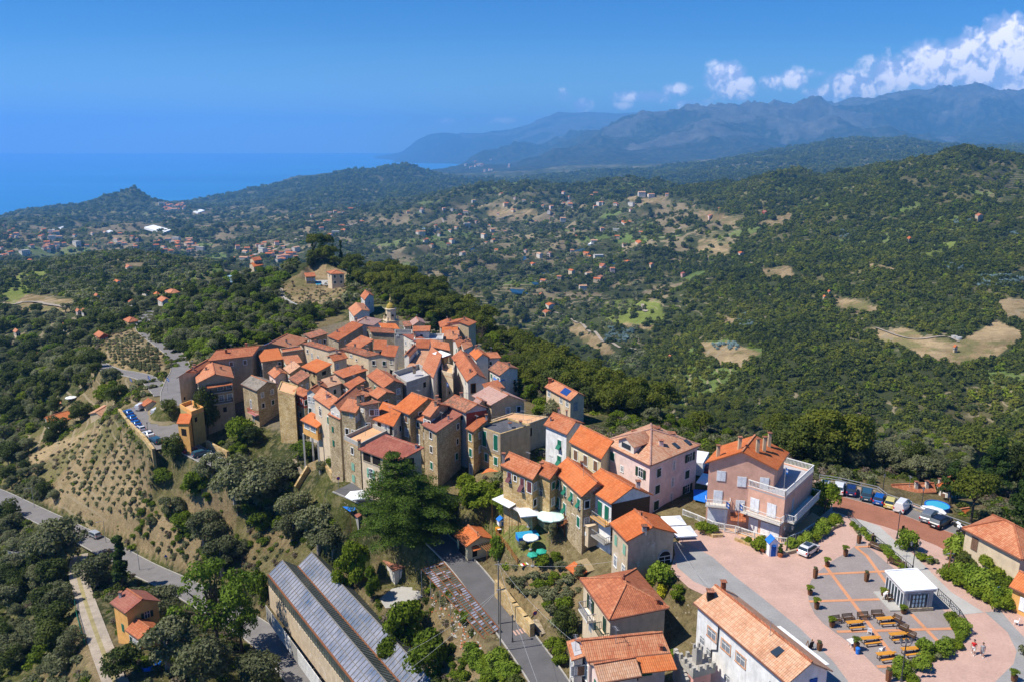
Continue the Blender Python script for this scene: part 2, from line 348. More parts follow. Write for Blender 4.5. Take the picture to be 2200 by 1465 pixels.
for a in[(400,700,340),(500,680,360),(500,620,440),(400,640,470),(600,720,275),(480,760,240),(440,740,268),(720,612,420),(620,655,380),(700,545,470),(720,570,455),(640,590,430),(800,600,400),(900,650,340),(1000,720,290),(1100,780,255),(1200,850,210),
          (1150,900,180),(1300,885,190),(1400,905,180),(1600,955,160),(520,600,520),(385,790,250),(372,760,285),(345,735,315),(305,705,360),(260,800,265),(215,785,290),(150,760,330),(200,600,900),(100,590,950),(0,610,800),(300,560,1100),(50,680,560),(250,680,450),
          (150,740,430),(0,760,430),(100,830,300),(330,640,500),(250,630,640),(400,600,700),(480,585,760),(50,500,3000),(300,520,2600),(500,540,2200),(600,500,2800),(700,480,3200),(450,480,3800),(100,470,4500),(300,470,4600),(390,447,6000),(0,468,5400),(230,560,1350),
          (500,575,1350),(650,520,2000),(290,414,5300),(330,440,5400),(250,428,5250),(205,436,5000),(160,455,5300),(70,457,5600),(60,480,4600),(420,441,6800),(500,425,6900),(600,408,7000),(640,382,8600),(700,377,8700),(800,373,8700),(880,360,7300),(850,366,7100),(930,388,7000),
          (700,430,5000),(850,430,4800),(760,395,6200),(960,440,4200),(950,364,11000),(1020,350,11500),(1100,340,12000),(1200,328,12000),(1300,317,12000),(1380,310,12000),(1420,322,11500),(1000,392,8000),(1200,380,7500),(1400,370,7000),(1100,405,5000),(1300,400,5200),
          (1500,350,8500),(1600,343,8200),(1650,332,8000),(1700,324,7600),(1780,310,7200),(1850,303,7000),(1950,306,7000),(2030,322,7000),(2100,322,7800),(2200,322,8200),(1700,385,4500),(1600,398,4200),(1900,350,5000),
          (1050,405,3500),(1150,408,3500),(1250,412,3400),(1350,412,3300),(1450,415,3100),(1000,415,3700),(1550,412,2700),(1650,405,2300),(1750,390,2000),(1850,378,1900),(1950,365,1850),(2050,354,1850),(2200,352,1850),(2400,345,1900),
          (900,560,1900),(1000,600,1500),(1100,640,1250),(1200,700,1000),(1300,740,850),(1000,500,2500),(1200,500,2200),(1200,600,1500),(1400,500,2000),(1400,600,1300),(1400,700,900),(1400,780,650),(1600,800,560),(1600,700,760),(1600,600,1050),(1600,500,1500),
          (1800,500,1300),(1800,600,950),(1800,700,700),(1800,800,530),(2000,420,1500),(2000,500,1150),(2000,600,850),(2000,700,660),(2000,800,520),(2000,900,400),(2200,420,1450),(2200,500,1100),(2200,600,820),(2200,700,640),(2200,800,500),(2200,900,380),(1800,880,420),
          (1400,248,15000),(1480,229,15000),(1550,210,15000),(1620,214,15000),(1660,212,15000),(1705,222,15500),(1750,213,15500),(1830,198,15500),(1900,189,15500),(1960,176,15500),(2010,189,15500),(2050,194,15500),(2100,184,15500),(2150,194,15500),(2200,206,15500),(2300,225,15500),
          (1300,268,15000),(1200,292,15500),(1110,316,16000),(1040,332,15500),(1500,300,11500),(1800,285,11500),(2100,285,11500),(1640,300,10500),(1950,300,10500),(2200,290,10500),(1700,260,13000),(1870,250,13200),(2040,255,13000),
          (868,330,25000),(895,300,25000),(930,288,25000),(960,287,25000),(1000,290,25500),(1060,283,26000),(1110,278,26000),(1150,262,26000),(1195,240,26000),(1260,238,26000),(1330,243,26000),(1400,240,26000),(1500,245,26000),(1000,335,22500),(1100,320,21500),(1200,300,21000)]:cY(*a)
for a in[(1040,20000,-350),(1500,20000,100),(1900,20000,200),(2200,20000,200),(1400,20000,0),(930,30000,0),(1250,32000,600),(1600,32000,400),(1150,14200,-300),(1500,9700,-200),(1850,9200,-180),(2100,9400,-200),
          (100,7600,-560),(300,7800,-560),(0,6700,-560),(-400,6500,-560),(420,8300,-560),(700,11000,-560),(600,9800,-560),(850,12500,-560),(900,15000,-560),(800,24000,-560),(700,35000,-700),(300,35000,-700),(-400,35000,-700),(960,16500,-560),(1000,19000,-520),
          (845,25000,-560),(0,15000,-650),(400,15000,-650),(600,20000,-650),(1200,4300,-250),(1400,4000,-240),(1000,5000,-290),(1600,3200,-190),(1900,2700,-120),(2200,2700,-110),(1700,3000,-160),(450,5500,-395),(560,6000,-380),
          (900,60000,-900),(0,60000,-900),(2200,60000,0),(2600,15000,700),(2600,5000,0),(-500,4000,-380),(2600,900,-70)]:cr(*a)
P=np.array(ctrl,dtype=np.float64)
def feat(x,y):
 yy=np.maximum(y+YO,15.0);return np.stack([x/yy*2.2,np.log(yy)*1.0],-1)
F=feat(P[:,0],P[:,1])
def near_dups(F):
 keep=[]
 for i in range(len(F)):
  if all(np.hypot(*(F[i]-F[j]))>.004 for j in keep):keep.append(i)
 return keep
kp=near_dups(F);P=P[kp];F=F[kp]
Dm=np.hypot(F[:,None,0]-F[None,:,0],F[:,None,1]-F[None,:,1])
N_=len(P);K=np.zeros((N_+3,N_+3));K[:N_,:N_]=Dm+np.eye(N_)*-.0015
K[:N_,N_]=1;K[:N_,N_+1:]=F;K[N_,:N_]=1;K[N_+1:,:N_]=F.T
# heights are fitted relative to distance so that near metres and far kilometres weigh alike
scl=lambda y:np.maximum(y+YO,15.0)
wts=np.linalg.solve(K,np.concatenate([(P[:,2]-CAMZ)/scl(P[:,1]),np.zeros(3)]))
def rbf(x,y):
 f=feat(x,y);out=np.empty(len(f))
 for i in range(0,len(f),40000):
  g=f[i:i+40000];d=np.hypot(g[:,None,0]-F[None,:,0],g[:,None,1]-F[None,:,1])
  out[i:i+40000]=d@wts[:N_]+wts[N_]+g@wts[N_+1:]
 return out*scl(y)+CAMZ
def vnoise(x,y,seed=0):
 xi=np.floor(x).astype(np.int64);yi=np.floor(y).astype(np.int64);xf=x-xi;yf=y-yi
 def h(a,b):
  n=(a*374761393+b*668265263+seed*974711)&0xffffffff
  n=((n^(n>>13))*1274126177)&0xffffffff;n=n^(n>>16)
  return(n&0xffff)/65535.0
 sx=xf*xf*(3-2*xf);sy=yf*yf*(3-2*yf)
 return(h(xi,yi)*(1-sx)+h(xi+1,yi)*sx)*(1-sy)+(h(xi,yi+1)*(1-sx)+h(xi+1,yi+1)*sx)*sy-.5
def fbm(x,y,o=5,seed=0,ridged=False):
 a=1.0;s=0;t=0
 for i in range(o):
  n=vnoise(x,y,seed+i)
  if ridged:n=.5-np.abs(n)*2
  s=s+n*a;t+=a;a*=.52;x=x*2.03+17.1;y=y*2.03-9.3
 return s/t
# grid
rows=[-25.0]
while rows[-1]<42000:
 y=rows[-1]+YO;rows.append(rows[-1]+max(.9,y*.0062))
GY=np.array(rows);GU=np.linspace(-.80,.80,620)
UU,YY=np.meshgrid(GU,GY);XX=UU*(YY+YO)
ZZ=rbf(XX.ravel(),YY.ravel()).reshape(XX.shape)
amp=np.clip((YY-350)/1500,0,1)
far=np.clip((YY-9000)/4000,0,1);mid=amp*(1-far)
ZZ=ZZ+mid*(fbm(XX/420,YY/420,5,3,True)*np.minimum(80,YY*.026))
RX=XX*.62+YY*.78;SPUR=fbm((XX*.78-YY*.62)/190,RX/620,4,13,True)*np.clip((YY-420)/500,0,1)*np.clip((6000-YY)/3000,0,1)*np.minimum(72,YY*.050);ZZ=ZZ+np.where(XX>-400,SPUR,SPUR*.4)+amp*fbm(XX/90,YY/90,3,9)*8
ZZ=ZZ+far*(fbm(XX/2000,YY/2600,7,21,True)-.28)*np.where(YY>19000,300,1100)*np.clip((ZZ+500)/500,0,1)
ZZ=ZZ+fbm(XX/9,YY/9,3,5)*.7*np.clip((YY-10)/60,0,1)
def inpoly(px,py,poly):
 c=np.zeros(np.shape(px),bool);n=len(poly)
 for i in range(n):
  x1,y1=poly[i];x2,y2=poly[(i+1)%n]
  m=((y1>py)!=(y2>py))&(px<(x2-x1)*(py-y1)/(y2-y1+1e-12)+x1);c^=m
 return c
def segdist(X,Y,a,b):
 ax,ay=a[0],a[1];dx,dy=b[0]-ax,b[1]-ay;L=dx*dx+dy*dy+1e-9
 t=np.clip(((X-ax)*dx+(Y-ay)*dy)/L,0,1);return np.hypot(X-ax-t*dx,Y-ay-t*dy),t
def near_rows(y0,y1):i0=max(0,np.searchsorted(GY,y0)-1);i1=min(len(GY),np.searchsorted(GY,y1)+1);return slice(i0,i1)
def flatten(poly,z,blend):
 ys=[p[1]for p in poly];sl=near_rows(min(ys)-blend-2,max(ys)+blend+2)
 X,Y=XX[sl],YY[sl];d=np.full(X.shape,1e9)
 for i in range(len(poly)):d=np.minimum(d,segdist(X,Y,poly[i],poly[(i+1)%len(poly)])[0])
 d=np.where(inpoly(X,Y,[(p[0],p[1])for p in poly]),0,d)
 w=np.clip(1-d/blend,0,1);w=w*w*(3-2*w);ZZ[sl]=ZZ[sl]*(1-w)+z*w
def flatroad(pts,half,blend,dz=-.12):
 sl=near_rows(min(p[1]for p in pts)-20,max(p[1]for p in pts)+20);X,Y=XX[sl],YY[sl]
 best=np.full(X.shape,1e9);zt=np.zeros(X.shape)
 for a,b in zip(pts[:-1],pts[1:]):
  d,t=segdist(X,Y,a,b);z=a[2]+(b[2]-a[2])*t;m=d<best;best=np.where(m,d,best);zt=np.where(m,z,zt)
 w=np.clip(1-(best-half)/blend,0,1);ZZ[sl]=ZZ[sl]*(1-w)+(zt+dz)*w
def smooth_line(pts,n=8):
 out=[];P4=[pts[0]]+list(pts)+[pts[-1]]
 for i in range(1,len(P4)-2):
  p0,p1,p2,p3=[Vector(q)for q in P4[i-1:i+3]]
  for k in range(n):
   t=k/n;out.append(.5*((2*p1)+(p2-p0)*t+(2*p0-5*p1+4*p2-p3)*t*t+(3*p1-p0-3*p2+p3)*t**3))
 out.append(Vector(pts[-1]));return out
SQ=[unp(x,y,0)for x,y in[(1462,1150),(1520,1128),(1700,1160),(1785,1090),(1745,1030),(1800,1033),(1960,1082),(2085,1135),(2110,1175),(2260,1230),(2400,1330),(2400,1600),(1700,1600),(1700,1500),(1690,1462),(1560,1300),(1480,1262),(1440,1225)]]
flatten(SQ,-.06,3.0)
CARP=[unp(x,y,-17)for x,y in[(258,884),(300,868),(375,878),(400,915),(395,950),(352,962),(325,968)]]
flatten(CARP,-17.06,2.5)
def U(L):return[unp(*a)for a in L]
def UY(L):return[unpY(*a)for a in L]
ROADS={
 'left_road':(U([(-60,1045,-44.5),(-10,1062,-44),(60,1095,-43),(130,1128,-42),(200,1162,-41),(300,1218,-38.5),(380,1255,-36.5),(440,1288,-35),(520,1335,-33),(590,1385,-31.6),(640,1440,-31),(690,1500,-30.5),(740,1570,-30)]),5.4),
 'lower_lane':(U([(735,1046,-7.0),(790,1070,-7.6),(840,1096,-8.3),(905,1132,-9.8),(955,1172,-11.4),(1003,1222,-12.4),(1050,1282,-12.2),(1092,1340,-11.8),(1130,1392,-11.2),(1168,1446,-10.4),(1205,1505,-9.6)]),4.6),
 'gravel_track':(U([(172,1190,-41.8),(166,1225,-40),(180,1280,-36.5),(200,1340,-32.5),(222,1400,-29.6),(248,1465,-27),(270,1530,-25)]),3.6),
 'upper_road':(UY([(372,872,208),(368,845,220),(378,815,233),(388,790,250),(375,762,284),(345,738,315),(322,722,340),(305,703,365),(312,684,400),(330,668,430)]),5.5),
 'side_road':(UY([(352,848,222),(320,815,246),(280,803,262),(245,797,272),(215,784,290),(190,768,318),(150,757,345)]),5.0),
 'village_road':(U([(372,940,-17),(405,962,-17),(440,980,-17.2),(478,1000,-17.2),(520,1012,-17)]),5.0),
}
ROADS={k:(smooth_line(v[0],6),v[1])for k,v in ROADS.items()}
for k,(pts,w)in ROADS.items():flatroad(pts,w/2+.5,3.0)
for a in[(262,945,258)]:pass
CABP=[unp(x,y,-18.95)for x,y in[(770,1195),(838,1262),(905,1252),(915,1290),(825,1315),(760,1230)]]
flatten(CABP,-18.95,2.5);flatten([unp(x,y,-18.95)for x,y in[(770,1195),(845,1262),(905,1250),(850,1190),(812,1168)]],-18.95,2.0)
flatten([unp(x,y,-12.4)for x,y in[(960,1185),(1000,1212),(1075,1192),(1040,1165)]],-12.4,2.0)
for k,(pts,w)in ROADS.items():
 if k=='lower_lane':flatroad(pts,w/2+.5,1.5)
flatten([unp(x,y,-3.2)for x,y in[(1950,1072),(2000,1068),(2045,1078),(2060,1100),(2020,1108),(1975,1096)]],-3.2,2.5)
VPAD=[unpY(x,y,Y)for x,y,Y in[(662,602,425),(700,618,412),(742,612,412),(745,588,440),(672,585,450)]]
flatten(VPAD,VPAD[0].z,5)
def ground(x,y):
 j=int(np.clip(np.searchsorted(GY,y)-1,0,len(GY)-2));ty=min(max((y-GY[j])/(GY[j+1]-GY[j]),0),1)
 u=x/(y+YO);f=(u-GU[0])/(GU[1]-GU[0]);i=int(min(max(math.floor(f),0),len(GU)-2));tx=min(max(f-i,0),1)
 return float((ZZ[j,i]*(1-tx)+ZZ[j,i+1]*tx)*(1-ty)+(ZZ[j+1,i]*(1-tx)+ZZ[j+1,i+1]*tx)*ty)
def hit(px,py,y0=60.0):
 """where the ray through a pixel meets the ground"""
 dx,dy,dz=ray(px,py);Y=y0;pY=Y
 while Y<60000:
  X=dx/dy*Y;z=CAMZ+dz/dy*Y
  if z<=ground(X,Y):
   a,b=pY,Y
   for _ in range(18):
    m=(a+b)/2
    if CAMZ+dz/dy*m<=ground(dx/dy*m,m):b=m
    else:a=m
   return Vector((dx/dy*b,b,ground(dx/dy*b,b)))
  pY=Y;Y+=max(.6,Y*.006)
 return None
# land cover painted per vertex: what grows or lies there
PXG,PYG=proj(XX,YY,ZZ)
G_DRY=[[(55,985),(120,945),(228,905),(258,890),(330,1000),(420,1005),(560,1100),(640,1160),(705,1190),(640,1215),(575,1260),(480,1262),(400,1235),(320,1190),(200,1125),(95,1075)],
         [(205,745),(250,718),(300,706),(345,750),(352,800),(300,815),(235,790)],[(597,625),(640,580),(700,572),(745,590),(748,655),(700,665),(625,655)],
         [(1878,702),(1960,712),(2060,730),(2140,690),(2195,712),(2150,770),(2060,785),(1990,765),(1900,735)],[(1785,640),(1850,645),(1905,662),(1880,680),(1800,662)],[(1635,480),(1700,455),(1712,475),(1660,492)],[(1500,455),(1600,462),(1580,480),(1510,478)],
         [(1500,740),(1560,728),(1640,755),(1600,790),(1520,775)],[(1220,690),(1260,700),(1320,760),(1290,765),(1225,715)],[(1330,425),(1420,420),(1410,432),(1350,436)],[(1500,520),(1560,515),(1560,548),(1505,545)],
         [(1640,575),(1700,570),(1710,595),(1650,600)],[(1870,565),(1930,570),(1925,582),(1875,578)],[(1540,675),(1590,680),(1580,700),(1545,695)],[(2140,650),(2200,640),(2200,690),(2160,680)],[(1700,910),(1765,905),(1765,925),(1720,925)],
         [(1640,905),(1668,900),(1668,925),(1645,925)],
         [(0,640),(60,630),(160,640),(150,665),(40,668)],[(1050,450),(1150,455),(1150,470),(1060,468)],[(1320,690),(1400,695),(1390,705),(1330,702)],
         [(1060,1240),(1110,1225),(1180,1215),(1260,1240),(1250,1300),(1190,1330),(1140,1320),(1075,1260)],[(940,1300),(1040,1380),(1060,1465),(880,1465),(900,1380)],[(150,1260),(175,1250),(250,1465),(200,1465),(150,1330)]]
G_GRASS=[[(1040,1120),(1085,1095),(1150,1130),(1170,1170),(1120,1190),(1060,1160)],[(0,640),(60,575),(120,570),(90,610),(30,655)],[(1290,650),(1400,640),(1420,690),(1300,700)],[(1960,560),(2010,520),(2080,515),(1990,560)]]
EJ=fbm(XX/np.maximum(YY*.03,4),YY/np.maximum(YY*.05,6),4,77);EK=fbm(XX/np.maximum(YY*.03,4),YY/np.maximum(YY*.05,6),4,87)
def anyp(L):
 m=np.zeros(XX.shape,bool)
 for p in L:m|=inpoly(PXG+EJ*40,PYG+EK*22,p)
 return m
seen=(YY>60)
DRY=anyp(G_DRY)&seen&(YY<4000);GRS=anyp(G_GRASS)&seen&(YY<2000)
colr=np.zeros(XX.shape+(3,));colr[:]=(.052,.060,.022)
nz=fbm(XX/60,YY/60,4,31);nz2=fbm(XX/260,YY/260,4,41);nz3=fbm(XX/14,YY/14,3,51)
def put(m,c,w=1.0):
 w=np.asarray(w)*m;colr[:]=colr*(1-w[...,None])+np.array(c)*w[...,None]
put((nz>.06)&(YY<420),(.20,.15,.075),.75);put((nz3>.1)&(YY<420),(.11,.115,.03),.6)
town=inpoly(PXG,PYG,[(0,455),(120,470),(400,450),(560,440),(700,480),(1000,440),(1450,420),(1600,470),(1560,560),(1400,660),(1150,640),(1000,600),(700,560),(500,590),(0,600)])&(YY>900)
put((YY>420)&((nz2>.04)&(nz>-.06)),(.15,.13,.06),.7);put(town&(nz>.04),(.26,.20,.12),.75);put((YY>450)&(YY<4500)&(fbm(XX/150,YY/150,3,141)>.17),(.13,.18,.045),.7)
put(DRY,(.235,.17,.085),.92);put(DRY&(nz3>.02),(.32,.235,.13),.7);put(DRY&(nz3<-.12),(.13,.125,.045),.75)
put(inpoly(PXG,PYG,[(400,800),(560,740),(740,690),(990,690),(1110,790),(1130,880),(1100,950),(1000,1000),(700,965),(610,930),(520,900)])&(YY<330),(.20,.165,.12),.85);put(GRS,(.16,.19,.04),.85)
put((YY>9500),(.022,.030,.022),.95);rocky=(YY>11000)&(fbm(XX/900,YY/900,6,61)+(ZZ-300)/2600>.06);put(rocky,(.12,.115,.11),.6)
put((YY>4000)&(YY<9500)&(nz2>.12),(.13,.11,.08),.5)
nr,nc=XX.shape
idx=np.arange(nr*nc).reshape(nr,nc)
quads=np.stack([idx[:-1,:-1],idx[:-1,1:],idx[1:,1:],idx[1:,:-1]],-1).reshape(-1,4)
me=bpy.data.meshes.new('ground');me.vertices.add(nr*nc);me.vertices.foreach_set('co',np.stack([XX,YY,ZZ],-1).astype(np.float32).ravel())
me.loops.add(len(quads)*4);me.loops.foreach_set('vertex_index',quads.astype(np.int32).ravel())
me.polygons.add(len(quads));me.polygons.foreach_set('loop_start',np.arange(len(quads),dtype=np.int32)*4);me.polygons.foreach_set('loop_total',np.full(len(quads),4,np.int32))
me.polygons.foreach_set('use_smooth',np.ones(len(quads),bool))
att=me.color_attributes.new('cover','FLOAT_COLOR','POINT');att.data.foreach_set('color',np.concatenate([colr,np.ones(XX.shape+(1,))],-1).astype(np.float32).ravel())
me.update();me.validate()
def fn_ground(t,b):
 pos=t.new('ShaderNodeNewGeometry').outputs['Position']
 a=t.new('ShaderNodeVertexColor',layer_name='cover').outputs[0]
 c=vary(t,a,.9,.28,pos,6);c=vary(t,c,.12,.22,pos,5);c=vary(t,c,.012,.3,pos,6)
 st=t.ramp(t.noise(pos,2.6,4,.8),[(.60,0.0),(.72,1.0)])
 c=t.mix(t.math('MULTIPLY',st,.5),c,t.mix(1.0,c,(1.7,1.6,1.5),'MULTIPLY'))
 c=vary(t,c,.0035,.35,pos,8);c=vary(t,c,4.0,.4,pos,4)
 sq_=t.new('ShaderNodeSeparateXYZ');t.l.new(pos,sq_.inputs[0]);nr_=t.math('LESS_THAN',sq_.outputs[1],430.0)
 s1=t.ramp(t.noise(pos,.45,7,.75),[(.5,0.0),(.57,1.0)]);c=t.mix(t.math('MULTIPLY',t.math('MULTIPLY',s1,nr_),.55),c,(.20,.16,.085))
 s2=t.ramp(t.noise(pos,1.1,7,.8),[(.56,0.0),(.6,1.0)]);c=t.mix(t.math('MULTIPLY',t.math('MULTIPLY',s2,nr_),.5),c,(.055,.065,.02))
 vr=t.new('ShaderNodeTexVoronoi');vr.inputs['Scale'].default_value=1.6;t.l.new(pos,vr.inputs['Vector']);s3=t.ramp(vr.outputs['Distance'],[(.0,1.0),(.16,1.0),(.22,0.0)]);s4=t.ramp(t.noise(pos,.3,3),[(.52,0.0),(.6,1.0)])
 c=t.mix(t.math('MULTIPLY',t.math('MULTIPLY',t.math('MULTIPLY',s3,s4),nr_),.7),c,(.36,.30,.22))
 sp=t.new('ShaderNodeSeparateXYZ');t.l.new(pos,sp.inputs[0]);w_=t.math('ADD',t.math('MULTIPLY',sp.outputs[2],.33),t.math('MULTIPLY',t.noise(pos,.05,3),1.2))
 tl_=t.ramp(t.math('FRACT',w_),[(0,1.0),(.13,1.0),(.2,0.0)]);zone=t.ramp(t.noise(pos,.011,3),[(.5,0.0),(.56,1.0)])
 fard=t.math('GREATER_THAN',sp.outputs[1],150.0)
 c=t.mix(t.math('MULTIPLY',t.math('MULTIPLY',tl_,zone),t.math('MULTIPLY',fard,.7)),c,(.30,.24,.15))
 t.l.new(c,b.inputs['Base Color']);bump(t,b,t.noise(pos,1.5,6,.7),.8,.35)
me.materials.append(mat('ground_cover',fn_ground,rough=.98,spec=.03))
terrain=bpy.data.objects.new('ground',me);link(terrain);tag(terrain,kind='structure')
# sea
def fn_sea(t,b):
 pos=t.new('ShaderNodeNewGeometry').outputs['Position']
 mpn=t.new('ShaderNodeMapping');t.l.new(pos,mpn.inputs[0]);mpn.inputs['Scale'].default_value=(.2,1.0,1)
 c=t.ramp(t.noise(mpn.outputs[0],.0009,6,.6),[(.3,(.012,.17,.42)),(.7,(.03,.24,.52))])
 t.l.new(c,b.inputs['Base Color'])
s_=MB();s_.poly([(-40000,2500,-450),(40000,2500,-450),(40000,42500,-450),(-40000,42500,-450)])
sea=s_.build('sea',mat('sea_water',fn_sea,rough=.4,spec=.5));tag(sea,kind='structure')
# roads
def mground(name,col,amt=.12,rough=.9,grid=None,gcol=None):
 def fn(t,b):
  pos=t.new('ShaderNodeNewGeometry').outputs['Position']
  c=vary(t,col,.35,amt,pos,5);c=vary(t,c,5,amt,pos,3)
  st=t.ramp(t.noise(pos,.22,6,.7),[(.55,0.0),(.75,1.0)]);c=t.mix(t.math('MULTIPLY',st,.35),c,t.mix(1.0,c,(.72,.68,.64),'MULTIPLY'))
  if grid:
   br=t.new('ShaderNodeTexBrick');t.l.new(pos,br.inputs[0]);br.inputs['Scale'].default_value=1/grid
   br.inputs['Color1'].default_value=(1,1,1,1);br.inputs['Color2'].default_value=(.86,.86,.88,1);br.inputs['Mortar'].default_value=(.72,.7,.7,1);br.inputs['Mortar Size'].default_value=.03
   c=t.mix(1.0,c,br.outputs[0],'MULTIPLY')
  t.l.new(c,b.inputs['Base Color'])
 return mat(name,fn,rough=rough,spec=.12)
mground('asphalt',(.20,.185,.175));mground('asphalt_dark',(.125,.12,.12));mground('gravel',(.36,.30,.23),.25);mground('concrete_path',(.42,.40,.36),.1)
mground('paving_pink',(.58,.38,.30),.10,grid=.5);mground('paving_grey',(.33,.285,.26),.10,grid=.45);mground('paving_brick',(.36,.155,.095),.14,grid=.5);mground('paving_orange',(.58,.27,.14),.1);mground('paving_slate',(.30,.29,.275),.12)
mground('terrace_tan',(.66,.38,.20),.12);mground('terrace_grey',(.44,.42,.42),.12);mground('flat_dark',(.10,.10,.11),.35);mground('turf_path',(.30,.25,.12),.25)
def strip(name,pts,w,m,dz=.0,off=0.0):
 o=MB();L=[]
 for i,p in enumerate(pts):
  d=(pts[min(i+1,len(pts)-1)]-pts[max(i-1,0)]);n=Vector((d.y,-d.x,0)).normalized()
  L.append((p+n*(off-w/2)+Vector((0,0,dz)),p+n*(off+w/2)+Vector((0,0,dz))))
 for a,b in zip(L[:-1],L[1:]):o.poly([a[0],a[1],b[1],b[0]])
 r=o.build(name,MATS[m]);return tag(r,kind='structure')
names=dict(left_road='road',lower_lane='road',gravel_track='gravel_track',upper_road='road',side_road='road',village_road='road')
for k,(pts,w)in ROADS.items():
 strip(names[k],pts,w,'gravel' if k=='gravel_track' else 'asphalt_dark' if k=='lower_lane' else 'asphalt',.02)
 if k!='gravel_track':
  o=MB()
  for sgn in(-1,1):
   for a,b in zip(pts[:-1],pts[1:]):
    d=(b-a);n=Vector((d.y,-d.x,0)).normalized()*sgn
    o.bar(a+n*(w/2+.12)+Vector((0,0,.04)),b+n*(w/2+.12)+Vector((0,0,.04)),.16,0,.24)
  tag(o.build('kerb',MATS['concrete']),kind='structure')
gt=ROADS['gravel_track'][0]
strip('grass_strip',gt,.7,'turf_path',.035)
def sheet(name,poly,m,z):
 o=MB();o.poly([(p[0],p[1],z)for p in poly]);r=o.build(name,MATS[m],fixn=False);return tag(r,kind='structure')
def up0(L,z=0):return[unp(x,y,z)for x,y in L]
sheet('concrete_yard',[unp(x,y,-18.9)for x,y in[(842,1264),(896,1252),(908,1280),(880,1300),(828,1306),(815,1285)]],'concrete_path',-18.88)
sheet('car_park',CARP,'asphalt',-17.0)
# ------------------------------------------------------------------ houses
UPV=Vector((0,0,1))
def window(parent,o,r,n,w,h,style='c',col='shutter_green',surr='frame_white',sill=True):
 """o: centre on the wall surface, r: along the wall, n: outward"""
 m=MB();fr=.09
 if surr:
  m.obox(o+n*.02,r,n,UPV,w+.24,.06,.12,0)if False else None
  m.obox(o+UPV*(h/2+.07)+n*.025,r,n,UPV,w+.30,.07,.14,0)
  for s in(-1,1):m.obox(o+r*s*(w/2+.07)+n*.025,r,n,UPV,.14,.07,h,0)
  if sill:m.obox(o-UPV*(h/2+.07)+n*.05,r,n,UPV,w+.34,.14,.12,0)
 m.obox(o-n*.06,r,n,UPV,w,.16,h,1)
 if style not in('d',):
  m.obox(o+n*.035,r,n,UPV,.06,.03,h,2)
  for s in(-1,1):m.obox(o+r*s*(w/2-.03)+n*.035,r,n,UPV,.06,.03,h,2)
  m.obox(o+UPV*h*.18+n*.036,r,n,UPV,w,.03,.05,2)
 if style=='a':      # arched head
  for k in range(6):
   a0=math.pi*k/6;a1=math.pi*(k+1)/6
   p=[o+UPV*h/2+r*w/2*math.cos(a)+UPV*w/2*math.sin(a)+n*.025 for a in(a0,a1)]
   m.poly([o+UPV*h/2+n*.025,p[0],p[1]],1)
   m.bar(p[0]+n*.02,p[1]+n*.02,.12,0)
 win=m.build('window',[MATS[surr or 'frame_white'],MATS['dark_hole' if style in('d','a')else 'glass' if style!='w' else 'glass_curtain'],MATS['frame_white']],parent)
 sm=MATS[col]
 if style=='c':
  for s in(-1,1):
   q=MB();q.obox(o+r*s*w/4+n*.07,r,n,UPV,w/2-.02,.05,h-.02)
   nl=max(3,int(h/.16))
   for k in range(nl):q.obox(o+r*s*w/4+n*.10+UPV*(-h/2+(k+.5)*h/nl),r,n,UPV,w/2-.12,.03,h/nl*.5)
   q.build('shutter',sm,win)
 elif style=='o':
  for s in(-1,1):
   q=MB();q.obox(o+r*s*(w*.75+.08)+n*.10,r,n,UPV,w/2,.05,h)
   nl=max(3,int(h/.16))
   for k in range(nl):q.obox(o+r*s*(w*.75+.08)+n*.13+UPV*(-h/2+(k+.5)*h/nl),r,n,UPV,w/2-.1,.03,h/nl*.5)
   q.build('shutter',sm,win)
 elif style=='h':     # one leaf open flat beside the pane
  q=MB();q.obox(o-r*w*.25+n*.09,r,n,UPV,w/2,.05,h);q.build('shutter',sm,win)
 elif style=='p':     # propped out at the foot
  q=MB();q.obox(o+UPV*h*.25+n*.08,r,n,UPV,w,.05,h*.5)
  a=(n*.62-UPV*.78).normalized();b=(n*.78+UPV*.62).normalized()
  q.obox(o+a*h*.27+n*.1,r,b,a,w,.05,h*.52);q.build('shutter',sm,win)
 return win
def chimney(parent,base,h=1.1,w=.5,m='plaster_beige',cap='tiles_brown',z0=-.6):
 q=MB();q.box(base+UPV*(h+z0)/2,(w,w,h-z0));
 q.box(base+UPV*(h+.1),(w*.5,w*.5,.18));q.box(base+UPV*(h+.22),(w+.22,w+.22,.08),1)
 return q.build('chimney',[MATS[m],MATS[cap]],parent)
HOUSES={}
